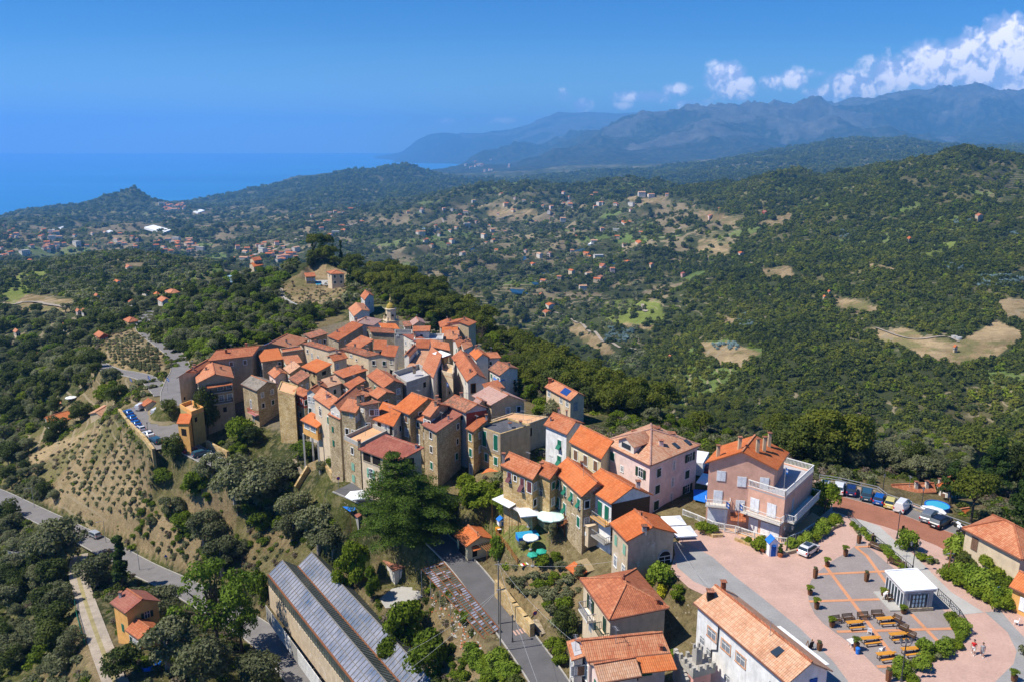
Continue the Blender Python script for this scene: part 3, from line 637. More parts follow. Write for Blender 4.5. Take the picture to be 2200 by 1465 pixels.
def house(label,L,Fp,R,ze,roof='gA',rise=1.2,wall='stone_warm',rm='tiles_orange',A=(),B=(),ch=(),depth=None,low=None,inset=.38,base=None,name='house',cat='house',group=None,
          zL=0,zR=0,gut=True,door=None,base_off=.6,rail=None,cm=None,top='terrace_tan',par=.9,ridge=True,roofname='roof'):
 if 500<Fp[0]<1140 and 690<Fp[1]<1000 and ze>-1.3:ze-=2.5
 if name=='house' and roof!='f':
  hr=random.Random(int(Fp[0]*7+Fp[1]));mk=lambda:[('grid',hr.choice((1,2,2,3)),2,''.join(hr.choice('dwc.w')for _ in range(5)),hr.choice(('shutter_green','shutter_dark','shutter_brown')),1.7,2.8,(.8,1.15))]
  if A==():A=mk()
  if B==():B=mk()
 p0=unp(Fp[0],Fp[1],ze);p1=unp(L[0],L[1],ze+zL);p2=unp(R[0],R[1],ze+zR);p1.z=p2.z=ze
 a=p1-p0;b=p2-p0;p3=p0+a+b
 cen=(p1+p2)/2;cs=[p0,p2,p3,p1]
 if base is None:base=min(ground(c.x,c.y)for c in cs)-base_off
 if low is not None:base=ze-low
 root=empty(name,(cen.x,cen.y,base),label,cat,group)
 off=Vector(root.location)
 an,bn=a.normalized(),b.normalized()
 ins=0.02 if roof=='f' else inset
 w0,w1,w2,w3=p0+an*ins+bn*ins,p1-an*ins+bn*ins,p2+an*ins-bn*ins,p3-an*ins-bn*ins
 def outn(u,v,c):
  n=(v-u).cross(UPV).normalized()
  return n if n.dot((u+v)/2-c)>0 else-n
 def parent_fix(o):
  o.parent=root;o.matrix_parent_inverse=Matrix.Translation(-off);return o
 # roof heights over the footprint: f(s along a, t along b)
 def zt(s,t):
  if roof=='gA':return rise*(1-abs(2*t-1))
  if roof=='gB':return rise*(1-abs(2*s-1))
  if roof=='sA':return rise*t            # rises away from the P1-P0 face
  if roof=='sA-':return rise*(1-t)
  if roof=='sB':return rise*s
  if roof=='sB-':return rise*(1-s)
  return 0
 wm=MB()
 def wallpoly(u,v,st0,st1,mid=None):
  top_=[v+UPV*(zt(*st1)-.12),u+UPV*(zt(*st0)-.12)]
  pts=[Vector((u.x,u.y,base)),Vector((v.x,v.y,base)),top_[0]]
  if mid:pts.append((u+v)/2+UPV*(zt(*mid)-.12))
  pts.append(top_[1]);wm.poly(pts)
 gap=.02 if roof=='f' else 0
 wallpoly(w0,w2,(0,0),(0,1),(0,.5)if roof=='gA' else None)
 wallpoly(w2,w3,(0,1),(1,1),(.5,1)if roof=='gB' else None)
 wallpoly(w3,w1,(1,1),(1,0),(1,.5)if roof=='gA' else None)
 wallpoly(w1,w0,(1,0),(0,0),(.5,0)if roof=='gB' else None)
 wobj=wm.build('wall',MATS[wall],None,fixn=True);parent_fix(wobj)
 def P(s,t,dz=0):return p0+a*s+b*t+UPV*(zt(s,t)+dz)
 rb=MB();th=.16
 if roof=='gA':rb.slab([[P(0,0),P(0,.5),P(1,.5),P(1,0)],[P(0,.5),P(0,1),P(1,1),P(1,.5)]],th)
 elif roof=='gB':rb.slab([[P(0,0),P(0,1),P(.5,1),P(.5,0)],[P(.5,0),P(.5,1),P(1,1),P(1,0)]],th)
 elif roof[0]=='s':rb.slab([[P(0,0),P(0,1),P(1,1),P(1,0)]],th)
 elif roof=='h':
  la,lb=a.length,b.length;c4=[P(0,0),P(0,1),P(1,1),P(1,0)]
  if abs(la-lb)<1.2:R1=R2=P(.5,.5,rise)
  elif la>lb:k=lb/2/la;R1,R2=P(k,.5,rise),P(1-k,.5,rise)
  else:k=la/2/lb;R1,R2=P(.5,k,rise),P(.5,1-k,rise)
  if abs(la-lb)<1.2:polys=[[c4[i],c4[(i+1)%4],R1]for i in range(4)]
  elif la>lb:polys=[[c4[0],c4[1],R1],[c4[1],c4[2],R2,R1],[c4[2],c4[3],R2],[c4[3],c4[0],R1,R2]]
  else:polys=[[c4[0],c4[1],R2,R1],[c4[1],c4[2],R2],[c4[2],c4[3],R1,R2],[c4[3],c4[0],R1]]
  rb.slab(polys,th)
 if roof=='f':
  q=MB();q.slab([[P(0,0,-par),P(0,1,-par),P(1,1,-par),P(1,0,-par)]],.2)
  fo=parent_fix(q.build('terrace' if top.startswith('terr')else 'flat_roof',MATS[top],None,fixn=True))
  q=MB();c4=[P(0,0),P(0,1),P(1,1),P(1,0)];tw=.28
  cc=(p0+p3)/2
  for i in range(4):
   u,v=c4[i],c4[(i+1)%4];d=(v-u).normalized();nn_=outn(u,v,cc)
   q.obox((u+v)/2-nn_*(tw/2-.03)-UPV*(par/2-.04)-d*(tw/2+.02),d,nn_,UPV,(v-u).length-tw+.0,tw,par+.06)
  parent_fix(q.build('parapet',MATS[cm or wall],None))
 else:
  ro=parent_fix(rb.build(roofname,MATS[rm],None,fixn=True))
  if ridge and roof[0]in 'gh':
   q=MB()
   if roof=='gA':q.bar(P(0,.5,.05),P(1,.5,.05),.26,0,.14)
   elif roof=='gB':q.bar(P(.5,0,.05),P(.5,1,.05),.26,0,.14)
   else:
    q.bar(R1+UPV*.05,R2+UPV*.05,.3,0,.16)
    for c,rr in zip(c4,([R1]*4 if abs(la-lb)<1.2 else([R1,R1,R2,R2]if la>lb else[R1,R2,R2,R1]))):q.bar(c+UPV*.04,rr+UPV*.05,.26,0,.14)
   rc=q.build('ridge_cap',MATS['tiles_salmon' if rm!='tiles_mixed' else 'tiles_pink'],None);rc.parent=ro
  if gut:
   q=MB()
   if roof in('gA','sA','h'):q.bar(P(0,0,-.1)-bn*.06,P(1,0,-.1)-bn*.06,.13,0)
   if roof in('gB','sB','h'):q.bar(P(0,0,-.1)-an*.06,P(0,1,-.1)-an*.06,.13,0)
   if q.v:g_=q.build('gutter',MATS['gutter'],None);g_.parent=ro
 for c in ch:
  s,t=c[0],c[1];kw=dict(h=c[2]if len(c)>2 else 1.0,w=c[3]if len(c)>3 else .5,m=c[4]if len(c)>4 else 'plaster_beige')
  parent_fix(chimney(None,P(s,t),**kw))
 if name=='house' and roof!='h' and random.Random(int(Fp[0]*3+Fp[1])).random()<.6 and ze>-12:
  q=MB();c=P(.35,.4);hh=1.9;q.bar(c,c+UPV*hh,.05);q.bar(c+UPV*hh-an*.5,c+UPV*hh+an*.5,.04)
  for k in range(4):d_=c+UPV*hh+an*(k-1.5)*.28;q.bar(d_-bn*.3,d_+bn*.3,.03)
  parent_fix(q.build('antenna',MATS['metal_grey'],None))
 def face(u,v,n,specs):
  L_=(v-u).length;d=(v-u).normalized()
  for sp in specs:
   if sp[0]=='grid':
    _,cols,rws,sty,col=sp[:5];t0=sp[5]if len(sp)>5 else 1.7;dt=sp[6]if len(sp)>6 else 2.9;w,h=sp[7]if len(sp)>7 else(.95,1.35)
    for i in range(rws):
     for k in range(cols):
      st=sty[(i*cols+k)%len(sty)]
      if st=='.':continue
      o=u+d*L_*(k+.5)/cols-UPV*(t0+i*dt)
      if o.z-h/2>base:wins.append((o,d,n,w,h,st,col,'frame_white'))
   else:
    s,t,w,h,sty,col=sp[:6];su=sp[6]if len(sp)>6 else 'frame_white'
    wins.append((u+d*L_*s-UPV*t,d,n,w,h,sty,col,su))
 wins=[]
 nA,nB=outn(w1,w0,(w0+w3)/2),outn(w0,w2,(w0+w3)/2)
 face(w1,w0,nA,A);face(w0,w2,nB,B)
 for o,d,n,w,h,st,col,su in wins:
  parent_fix(window(None,o,d,n,w,h,st,col,su))
 info=dict(root=root,p0=p0,p1=p1,p2=p2,p3=p3,w0=w0,w1=w1,w2=w2,w3=w3,nA=nA,nB=nB,P=P,fix=parent_fix,a=an,b=bn,base=base,ze=ze)
 return info
def bars_rail(m,a,b,h=1.0,step=.22,w=.04,mi=0,top=.07):
 d=b-a;n=max(1,int(d.length/step))
 m.bar(a+UPV*h,b+UPV*h,top,mi)
 m.bar(a+UPV*.08,b+UPV*.08,w,mi)
 for k in range(n+1):p=a+d*k/n;m.bar(p,p+UPV*h,w,mi)
def balcony(H,face,s0,s1,t,deep=1.1,rail='frame_white',slab='plaster_white',step=.22,h=1.0,w=.05):
 u,v,n=(H['w1'],H['w0'],H['nA'])if face=='A' else(H['w0'],H['w2'],H['nB'])if face=='B' else(H['w2'],H['w3'],-H['nA'])
 d=v-u;q=MB();a=u+d*s0-UPV*t;b=u+d*s1-UPV*t;dn=d.normalized()
 q.obox((a+b)/2+n*deep/2,dn,n,UPV,(b-a).length,deep,.2)
 bo=H['fix'](q.build('balcony',MATS[slab],None))
 q=MB();e=n*(deep-.06)
 for x,y in((a,a+e),(a+e,b+e),(b+e,b)):bars_rail(q,x+UPV*.1,y+UPV*.1,h,step,w)
 r=q.build('railing',MATS[rail],None);r.parent=bo
 return bo
SG,SP_,SB_,SD_,SW_,SWI='shutter_green','shutter_pale','shutter_brown','shutter_dark','shutter_white','shutter_wine'
H={}
# --- front rows of the village
H['tower']=house('tall rubble stone tower house with brick red lean-to roof, right of the loggia house',(905.4,910.5),(938,927.5),(994,898.5),7.0,'sA',.9,'stone_warm','tiles_wine',
      A=[(.55,1.5,.8,1.3,'d',SD_),(.55,4.3,.7,1.2,'d',SD_),(.55,7.6,.8,1.35,'c',SG)],B=[(.88,1.3,.7,1.1,'d',SD_),(.85,4.3,.7,1.1,'d',SD_),(.8,7.2,.8,1.3,'c',SG)],ch=[(.25,.6,.6,.35,'concrete')])
H['loggia']=house('wide cream house with open loggia under a broad red brown roof behind the cedar',(769,963),(850,993),(912,960),4.0,'sA',2.3,'plaster_cream','tiles_wine',zR=2.3,
      A=[(.16,1.25,2.0,1.6,'d',SG,'stone_grey'),(.44,1.25,2.2,1.6,'d',SG,'stone_grey'),(.75,1.25,2.2,1.6,'d',SG,'stone_grey'),(.26,4.2,1.0,1.8,'o',SP_),(.62,4.2,1.0,1.8,'o',SP_),(.86,4.2,1.0,1.8,'o',SP_),(.28,7.0,1.3,1.4,'w',SP_)],
      B=[(.35,.7,3.2,2.2,'d',SG,None),(.75,3.8,1.0,1.4,'d',SG,None)],ch=[(1.02,.08,1.2,.5,'stone_grey'),(.1,.85,.5,.4,'plaster_white')])
H['terrace']=house('stone house with planted roof terrace and pale green shutters left of the loggia house',(739,936),(773,953),(832,924),4.4,'f',0,'stone_warm',
      A=[(.5,2.2,.75,1.3,'d',SG),(.5,5.4,1.0,1.5,'c',SP_,None),(.5,7.8,1.0,1.4,'c',SP_,None)],top='terrace_tan',par=.7,cm='concrete')
H['orange4']=house('white topped stone house with large plain orange gable roof and two curtained lower windows',(843.7,875.6),(879.6,889.6),(960,867),7.5,'gA',2.2,'stone_warm','tiles_bright',
      A=[('grid',2,1,'c',SB_,1.4),('grid',2,1,'w',SB_,4.2,2.9,(1.0,1.6))],B=[(.3,1.0,.8,1.4,'d',SD_)],ch=[(.15,.8,.9)])
H['small5']=house('slim stone house with small orange roof and laundry, between two taller roofs',(883,894),(909,904),(930,890),6.4,'sA',.7,'stone_warm','tiles_orange',A=[(.5,1.3,.7,1.0,'c',SD_),(.5,4.4,.8,1.9,'w',SD_)])
H['orange6']=house('low stone house with mottled orange gable roof behind the brick red tower house roof',(906,888),(924,895),(967,871),8.6,'gA',1.4,'stone_warm','tiles_orange',ch=[(.3,.4,.7),(.6,.7,.6)])
H['mossy7']=house('house with long mossy brown roof above a dark red side wall',(951,864),(1000,885),(1052,876),8.6,'gA',1.2,'plaster_grey','tiles_brown',B=[],A=[(.8,1.5,.8,1.1,'d',SD_)],ch=[(.7,.5,.8)])
q=MB();i=H['mossy7'];q.obox((i['w0']+i['w2'])/2+i['nB']*.04-UPV*2.0,(i['w2']-i['w0']).normalized(),i['nB'],UPV,(i['w2']-i['w0']).length*.99,.06,3.2);i['fix'](q.build('red_render',MATS['plaster_red'],None))
H['orange8']=house('white walled house under a bright orange lean-to roof beside the planted roof terrace',(800,899.5),(845.5,915),(868,886),5.6,'sA',2.2,'plaster_white','tiles_bright',zR=1.2,A=[(.25,1.2,1.0,2.0,'d',SD_,None),(.62,1.2,.9,1.9,'w',SD_),(.88,1.2,.9,1.9,'d',SD_,None)])
H['clock9']=house('stone block with small red roof and tiny top window above the planted terrace',(728.5,879),(764,886),(782,870),7.2,'sA',.9,'stone_warm','tiles_orange',A=[(.72,1.1,.8,.9,'w',SB_,None),(.35,4.5,.8,1.2,'d',SD_),(.8,4.6,.7,1.2,'d',SD_)])
H['stone9b']=house('tall bare stone block with round niche and two stone chimneys',(765,864),(782,869.5),(820,868),8.6,'sA',.5,'stone_grey','tiles_brown',A=[(.5,1.4,.5,.5,'w',SB_)],ch=[(.9,.1,1.3,.6,'stone_grey'),(.9,.35,1.3,.6,'stone_grey')])
H['pink10']=house('cream house with arched window and one green shutter above the glazed veranda',(672,852),(708,877),(727,866),5.4,'sA',1.2,'plaster_cream','tiles_salmon',A=[(.35,2.6,1.2,1.5,'a',SD_),(.85,3.2,.8,1.5,'c',SG)],B=[(.5,1.2,.6,1,'d',SD_)],ch=[(.4,.6,.5,.6,'plaster_white')])
H['salmon11']=house('house with faded salmon roof and white gable end beside the twin stone chimneys',(706,872),(731,884),(776,845),6.3,'gB',1.2,'plaster_white','tiles_salmon')
H['veranda']=house('orange roofed glazed veranda house on tall white stilts with laundry, under the cream house',(645,901),(680.5,918),(704,900),-.2,'sA',.9,'plaster_orange','tiles_bright',zR=.9,A=[(.3,1.0,1.9,1.1,'w',SD_),(.72,1.0,1.9,1.1,'w',SD_)],B=[(.5,1.0,1.7,1.2,'w',SD_,'wood')],low=3.2,ch=[(.5,.6,.4,.15,'metal_dark')])
i=H['veranda']
for c in(i['w0'],i['w1'],i['w2'],i['w3']):q=MB();q.box((c.x,c.y,(i['base']+ground(c.x,c.y)-.5)/2),(.35,.35,i['base']-ground(c.x,c.y)+.5));i['fix'](q.build('stilt',MATS['plaster_white'],None))
H['redtop']=house('narrow stone house with dark red painted top storey and white framed windows',(626,840),(652,851.5),(670,846),1.6,'sA',.6,'stone_warm','tiles_orange',A=[(.3,1.5,.85,1.3,'w',SD_),(.75,1.5,.85,1.3,'w',SD_),(.45,5.2,.9,1.3,'o',SD_),(.5,9.2,1.0,2.0,'w',SD_)])
q=MB();i=H['redtop']
for u,v,n in((i['w1'],i['w0'],i['nA']),(i['w0'],i['w2'],i['nB'])):q.obox((u+v)/2+n*.03-UPV*1.55,(v-u).normalized(),n,UPV,(v-u).length+.06,.05,2.9)
i['fix'](q.build('red_render',MATS['plaster_red'],None))
H['strip12']=house('plain stone house with two turquoise shuttered windows, between veranda and stone block',(704,888),(730,900),(760,880),4.6,'sA',.4,'stone_warm','tiles_salmon',A=[(.35,3.0,.7,1.2,'c',SG,None),(.35,6.0,.7,1.3,'c',SG,None)],inset=.1)
H['orange13']=house('small orange roofed lean-to house with white side wall behind the red topped house',(655,841),(679,846),(706,830),3.0,'gB',1.0,'plaster_white','tiles_orange',ch=[(.4,.6,.8)])
H['greyroof']=house('tall stone house with mossy grey gable roof and arched window above a small pink balcony',(517,824),(551,839),(598,824),-1.2,'gA',1.4,'stone_warm','tiles_grey',A=[(.5,4.6,.7,1.9,'a','wood'),(.6,8.4,.7,1.5,'a',SD_)],rail=None)
balcony(H['greyroof'],'A',.45,1.0,6.6,1.0,'paint_red','plaster_rose',.3)
H['wallstone']=house('high windowless golden stone wall house joining the grey roofed house and the red topped house',(596,838),(633,849),(640,828),1.8,'f',0,'stone_gold',A=[],top='terrace_tan',par=.15)
H['balc14']=house('big brown rendered house with glazed balconies on two floors under a salmon gable roof',(418,796),(422,823),(503,811),-2.6,'gA',1.7,'plaster_brown','tiles_salmon',B=[('grid',4,1,'..ww',SD_,2.0,2.9,(1.3,1.4)),('grid',4,1,'.www',SD_,5.0,2.9,(1.2,1.5)),(.7,8.2,.9,1.3,'d',SD_,None)],ch=[(.6,.3,.6),(.5,.7,.6)])
for t in(3.2,6.2):balcony(H['balc14'],'B',.32,.93,t,1.0,'wood_dark','concrete',.3,.9)
q=MB();i=H['balc14'];u=i['w0']+(i['w2']-i['w0'])*.22-UPV*.9;v=i['w0']+(i['w2']-i['w0'])*.95-UPV*.9;n=i['nB']
q.slab([[u,v,v+n*1.5-UPV*.5,u+n*1.5-UPV*.5]],.08);i['fix'](q.build('awning_roof',MATS['tiles_orange'],None,fixn=True))
H['farleft']=house('long beige house with blank wall at the far left edge of the village',(430,782),(380,811),(421,799),-1.6,'gA',.8,'plaster_beige','tiles_salmon',B=[(.2,6,.5,.8,'d',SD_,None)],ch=[(.5,.3,.6),(.2,.6,.5)])
H['yellow']=house('yellow villa with orange terrace roof and balustrade beside the left car park',(386,868),(411,884),(437,874),-8.0,'f',0,'plaster_yellow',A=[(.4,3.2,.9,1.6,'d',SD_)],B=[(.3,2.4,.8,1.2,'d',SD_,None)],top='terrace_tan',cm='plaster_orange',par=.9)
H['yellow2']=house('low orange tiled porch of the yellow villa with salmon terrace, next to the gate',(379,909),(407,914),(414,892),-9.5,'sB-',.6,'plaster_orange','tiles_bright',B=[],A=[(.5,2.1,1.6,1.8,'d',SD_,None)])
H['orange15']=house('stone house with bright orange lean-to roof and tiny square window in the upper left village',(552,757),(561,777),(608,771),.6,'sB',1.6,'stone_grey','tiles_bright',zL=1.0,B=[(.88,1.3,.7,.8,'d',SD_)])
H['gable16']=house('brown house with wide salmon gable roof and solar panels, top left of the village',(574,738),(533,759),(628,748),.2,'gA',2.3,'plaster_brown','tiles_salmon',B=[('grid',3,1,'www',SD_,1.1,2.9,(1.4,.9))],ch=[(.3,.75,.7)])
q=MB();i=H['gable16'];q.slab([[i['P'](.15,.06,.1),i['P'](.15,.44,.1),i['P'](.8,.44,.1),i['P'](.8,.06,.1)]],.06);i['fix'](q.build('solar_panel',MATS['solar'],None,fixn=True))
H['long17']=house('long low house with two orange chimneys left of the solar panelled gable roof',(484,752),(446,775),(542,764),-.4,'gB',1.4,'plaster_brown','tiles_salmon',ch=[(.3,.3,.8,.5,'tiles_orange'),(.6,.65,.9,.5,'tiles_orange')])
H['block18']=house('flat topped brown rendered block with one dark window, right of the bright orange lean-to roof',(601,749),(606,757),(652,750),2.0,'f',0,'plaster_brown',B=[(.6,2.6,1.1,1.6,'d',SD_,None)],top='tiles_salmon',par=.3)
H['cream19']=house('cream house with arched green shuttered door, left centre of the village',(649.5,737.5),(705,753),(742,756),3.6,'gA',.7,'plaster_cream','tiles_brown',A=[(.12,2.0,.6,1.0,'d',SD_),(.3,3.0,.5,1.3,'a',SD_),(.55,3.4,.8,1.3,'a',SG)],B=[(.6,2.6,1.6,1.3,'d',SD_,None)],ch=[(.8,.5,.6)])
H['cream20']=house('long cream house with dark rust roof and antenna in the middle of the upper village',(730,748),(790,766),(841,768),3.2,'gA',.8,'plaster_cream','tiles_brown',A=[(.35,1.3,1.1,.8,'w',SD_),(.55,2.0,.5,.6,'d',SD_)],ch=[(.85,.5,.7),(.4,.5,.5)])
H['shed21']=house('open loggia under a neat square orange roof between the cream houses',(646.5,787),(680,800),(714,787),2.6,'sA',.7,'stone_warm','tiles_bright',A=[(.2,1.0,.7,1.3,'d',SD_,None),(.5,1.0,.7,1.3,'d',SD_,None),(.8,1.0,.7,1.3,'d',SD_,None)],B=[(.5,1.0,1.6,1.0,'d',SD_,None)])
H['stone22']=house('rubble stone house with even orange roof in the heart of the village',(715.6,798),(738.6,811),(791,794),4.2,'sA',1.0,'stone_grey','tiles_orange',zR=1.0,B=[('grid',3,1,'.ww',SD_,1.6,2.9,(.8,.9))],ch=[(.3,.9,.6)])
H['salmon23']=house('stone house with weathered salmon roof and one green shutter below the concrete roof terrace',(787.5,806),(824,833),(869,823),5.0,'gA',1.2,'stone_grey','tiles_salmon',A=[(.42,2.2,.9,1.5,'c',SG)],ch=[(.35,.85,.5)])
H['conc24']=house('grey concrete block with walled flat roof and weathered facade in the village centre',(843,799),(873,821),(932,802),5.2,'f',0,'concrete',A=[],B=[(.65,2.0,.9,1.3,'d',SD_,None),(.2,4.6,.9,1.2,'d',SD_,None)],top='terrace_grey',par=1.2,ch=[(.6,.6,1.0,.7,'stone_grey')])
H['orange25']=house('house with steep plain orange roof and tall pale grey side wall beside the dark alley',(907,790),(931,811),(950,774),5.2,'sA',1.6,'plaster_white','tiles_orange',B=[],A=[])
H['cream26']=house('tall cream block with terrace at the head of the dark alley',(948,796),(973,803),(974,785),4.6,'f',0,'plaster_cream',A=[(.7,5.0,.5,.7,'d',SD_,None)],B=[(.5,2,1,1,'d',SD_,None)],top='terrace_tan',par=.9)
H['awn27']=house('tiny rooftop room with white canvas awning and ochre wall above the cream block',(930,761),(953,769),(968,766),6.2,'sA',.3,'plaster_yellow','tiles_salmon',low=2.2,gut=False)
q=MB();i=H['awn27'];u,v,n=i['w1'],i['w0'],i['nA'];q.slab([[i['P'](0,-.1,.3),i['P'](0,1.1,.3),i['P'](1,1.1,.35),i['P'](1,-.1,.35)]],.08);i['fix'](q.build('awning',MATS['cloth_white'],None,fixn=True))
H['long28']=house('long salmon roofed house with white end wall, right of the dark alley',(970,766),(1003,819),(1046,813),4.6,'gA',1.6,'plaster_white','tiles_salmon',B=[(.3,2.0,1.1,2.2,'d','wood_dark','wood')],A=[('grid',3,1,'w.w',SD_,1.6)],ch=[(.15,.3,.7),(.7,.7,.6)])
H['white29']=house('small white house with orange roof and tall balcony window amid the upper roofs',(866,763),(880,766),(898,747),3.8,'gB',.8,'plaster_white','tiles_orange',B=[(.65,1.6,.8,1.6,'w',SD_)],A=[])
H['grey30']=house('tall windowless grey brown block rising above the roofs near the bell tower',(848,708),(848,716.5),(886,717),2.2,'f',0,'concrete',B=[(.15,.6,.5,.4,'w',SD_)],top='flat_dark',par=.3)
H['orange31']=house('orange lean-to roof over a small white wall with one brown window',(803,730),(802,750),(831,751),1.8,'sB',1.4,'plaster_white','tiles_orange',zL=1.4,B=[(.55,1.1,.8,.9,'d',SB_,None)])
H['orange32']=house('low orange roof with an antenna below the tall grey block',(826,747),(817,763),(849,766),2.4,'sB',1.0,'plaster_white','tiles_orange')
H['long33']=house('stone house with long bright orange roof slope facing left in the upper village',(703,722),(727,732),(781,705),2.4,'sA',1.0,'stone_grey','tiles_orange',zR=0,B=[(.25,1.6,.6,.7,'d',SD_)],ch=[(.8,.3,.6)])
H['stone34']=house('dark rubble stone house with thin brownish roof, left of the tall grey block',(785,703),(796,713),(850,716),2.2,'gB',.7,'stone_grey','tiles_brown',B=[])
H['salmon35']=house('house with terracotta lean-to roof below the long bright orange slope',(742,741),(769,751),(803,735),2.6,'sA',.8,'stone_grey','tiles_orange',B=[(.7,1.8,.5,.6,'d',SD_)])
H['white36']=house('white walled house with shallow orange roof in front of the bell tower',(813,696.5),(821,705.5),(859,707),1.0,'sB',1.0,'plaster_white','tiles_bright',zL=.6,B=[])
H['pink37']=house('house with dusty pink tiled roof and twin chimneys at the upper edge of the village',(753,692),(730,706),(802,700),.6,'gA',1.4,'plaster_grey','tiles_pink',ch=[(.3,.4,1.1,.5,'stone_grey'),(.6,.6,.7)])
H['terr38']=house('white roof terrace with railing and clutter behind the tall grey block',(893,717),(889,729),(951,729),1.6,'f',0,'plaster_white',B=[(.3,1.6,1,1,'d',SD_,None)],top='terrace_grey',par=.6)
H['blue39']=house('white rooftop room with orange roof on the terrace behind the tall grey block',(888,702),(886,712),(924,711),3.4,'sB',.7,'plaster_white','tiles_orange',zL=.5,low=2.4)
H['orange40']=house('stone house with wide orange roof right of the white roof terrace',(924,730),(926,744),(967,753),2.6,'sB',1.5,'stone_warm','tiles_orange',zL=1.2,B=[])
H['orange41']=house('small orange lean-to roof tucked under the white roof terrace',(895,735),(892,747),(922,748),2.6,'sB',.8,'plaster_white','tiles_orange')
for k,(L_,F_,R_,rt,lb)in enumerate([((942,692),(946,704),(986,701),'gA','orange gable roof nearest the dark trees at the back'),((950,702),(949,716),(984,716),'gB','house with ribbed orange roof and ridge chimney at the back right of the village'),
     ((955,716),(953,729),(986,729),'sB','pale terracotta lean-to roof just above the small white gable at the back right'),((972,731),(983,746),(997,738),'gB','small white gable wall with orange roof at the right of the upper village'),
     ((985,736),(996,751),(1016,742),'gB','salmon roofed house with three small chimneys at the right edge of the upper village'),((905,760),(873,788),(925,790),'sB','low stone lean-to with faded tiles in front of the small white house'),
     ((978,686),(960,694),(1008,700),'gA','far orange roof half hidden by the bare brown tree')]):
 H['bk%d'%k]=house('house under an '+lb if lb.startswith('orange')else lb,L_,F_,R_,.4 if k<3 else 1.6,rt,1.0,'plaster_white' if k in(3,4)else 'plaster_beige',('tiles_orange','tiles_bright','tiles_salmon','tiles_orange','tiles_salmon','tiles_tan','tiles_orange')[k],ch=[(.5,.6,.8)]if k!=5 else())
for k,(L_,F_,R_,z_,rt,wl,rf,lb)in enumerate([((608,790),(622,802),(646,793),1.5,'sA','stone_warm','tiles_tan','tan roofed stone annex left of the neat square orange roof'),((575,800),(590,812),(618,802),0.5,'gA','plaster_pink','tiles_salmon','salmon roofed house behind the mossy grey gable roof'),
  ((620,812),(640,824),(668,812),1.8,'sA','stone_warm','tiles_brown','brown roofed stone annex above the dark red top storey'),((690,822),(704,832),(735,822),3.0,'sB','plaster_white','tiles_tan','small tan lean-to roof behind the cream house with arched window'),((738,824),(752,834),(786,824),4.2,'sA','stone_warm','tiles_orange','low orange lean-to roof below the rubble stone house'),
  ((752,846),(768,857),(806,845),5.2,'gB','stone_warm','tiles_salmon','salmon roof stepping down behind the twin stone chimneys'),((792,845),(812,856),(850,844),5.6,'gA','stone_warm','tiles_orange','orange gable roof left of the large plain orange one'),((742,704),(756,712),(780,707),.2,'sB','stone_grey','tiles_brown','brown lean-to roof at the foot of the long bright slope'),
  ((652,718),(668,727),(706,722),1.0,'sA','stone_warm','tiles_brown','low rusty roof behind the cream house with arched door'),((930,770),(945,778),(966,772),3.6,'sA','plaster_cream','tiles_orange','small orange roof squeezed beside the dark alley'),((1035,832),(1050,842),(1085,832),4.0,'sB','plaster_white','tiles_orange','orange lean-to roof under the blue canopy terrace'),
  ((860,722),(892,733),(924,733),1.2,'sB','plaster_white','tiles_wine','red brown roof strip right of the tall grey block'),((606,772),(615,782),(650,778),1.2,'sB','plaster_beige','tiles_salmon','salmon strip roof under the flat topped brown block'),((700,765),(716,776),(748,768),3.2,'gB','plaster_cream','tiles_orange','small hipped orange roof between the two cream houses')]):
 H['fill%d'%k]=house(lb,L_,F_,R_,z_,rt,.9,wl,rf,ch=[(.5,.5,.8)]if k%2 else())
H['right42']=house('white house with orange gable roof at the right rim of the village',(1008,758),(1022,773),(1052,767),1.8,'gA',1.3,'plaster_white','tiles_bright',B=[],ch=[(.8,.4,1.0)])
H['right43']=house('pinkish white house with one small window joined right of the white gabled house',(1034,758),(1050,769),(1077,768),1.0,'gB',.8,'plaster_pink','tiles_orange',B=[(.1,1.6,.7,.9,'d',SB_)])
H['right44']=house('white walled house with broad brown and orange roof above the blue canopy',(1049,792),(1074,806),(1115,791),1.0,'gA',1.2,'plaster_white','tiles_brown',B=[],ch=[(.2,.6,.8)])
H['beige45']=house('large beige walled house with pinkish tile roof and blank gable facing the flat terraces',(1013,849),(1054,870),(1132,861),6.0,'gA',1.8,'plaster_beige','tiles_pink',A=[(.75,1.4,.8,.8,'d',SD_)],ch=[(.35,.5,.7)])
H['beige46']=house('low annex with pinkish tile roof in front of the large beige house',(1010,868),(1022,876),(1050,862),6.0,'gA',.9,'plaster_beige','tiles_pink')
H['terr47']=house('house with wide tan roof terrace and thin railing behind the dark flat roof',(1055,902),(1133,911),(1178,895),4.6,'f',0,'plaster_beige',B=[(.12,1.9,1.2,1.7,'d',SB_,None)],top='terrace_tan',par=.15)
q=MB();i=H['terr47'];bars_rail(q,i['w0'],i['w2'],.9,1.2,.035,0,.04);bars_rail(q,i['w1'],i['w0'],.9,1.2,.035,0,.04);i['fix'](q.build('railing',MATS['metal_grey'],None))
H['dark48']=house('tall house with dark flat roof, brown side wall and big green shutters in two columns',(1026,915),(1075,932),(1139,912.5),6.2,'f',0,'stone_gold',A=[(.3,2.0,1.05,3.0,'c',SG),(.8,2.0,1.05,3.0,'c',SG),(.38,5.7,.8,1.5,'c',SG),(.8,5.7,.9,1.5,'c',SG),(.38,9.0,.9,1.3,'c',SG)],top='flat_dark',par=.25,ch=[(.3,.55,.6,.6,'plaster_white'),(.1,.75,.9,.5,'concrete')])
q=MB();i=H['dark48']
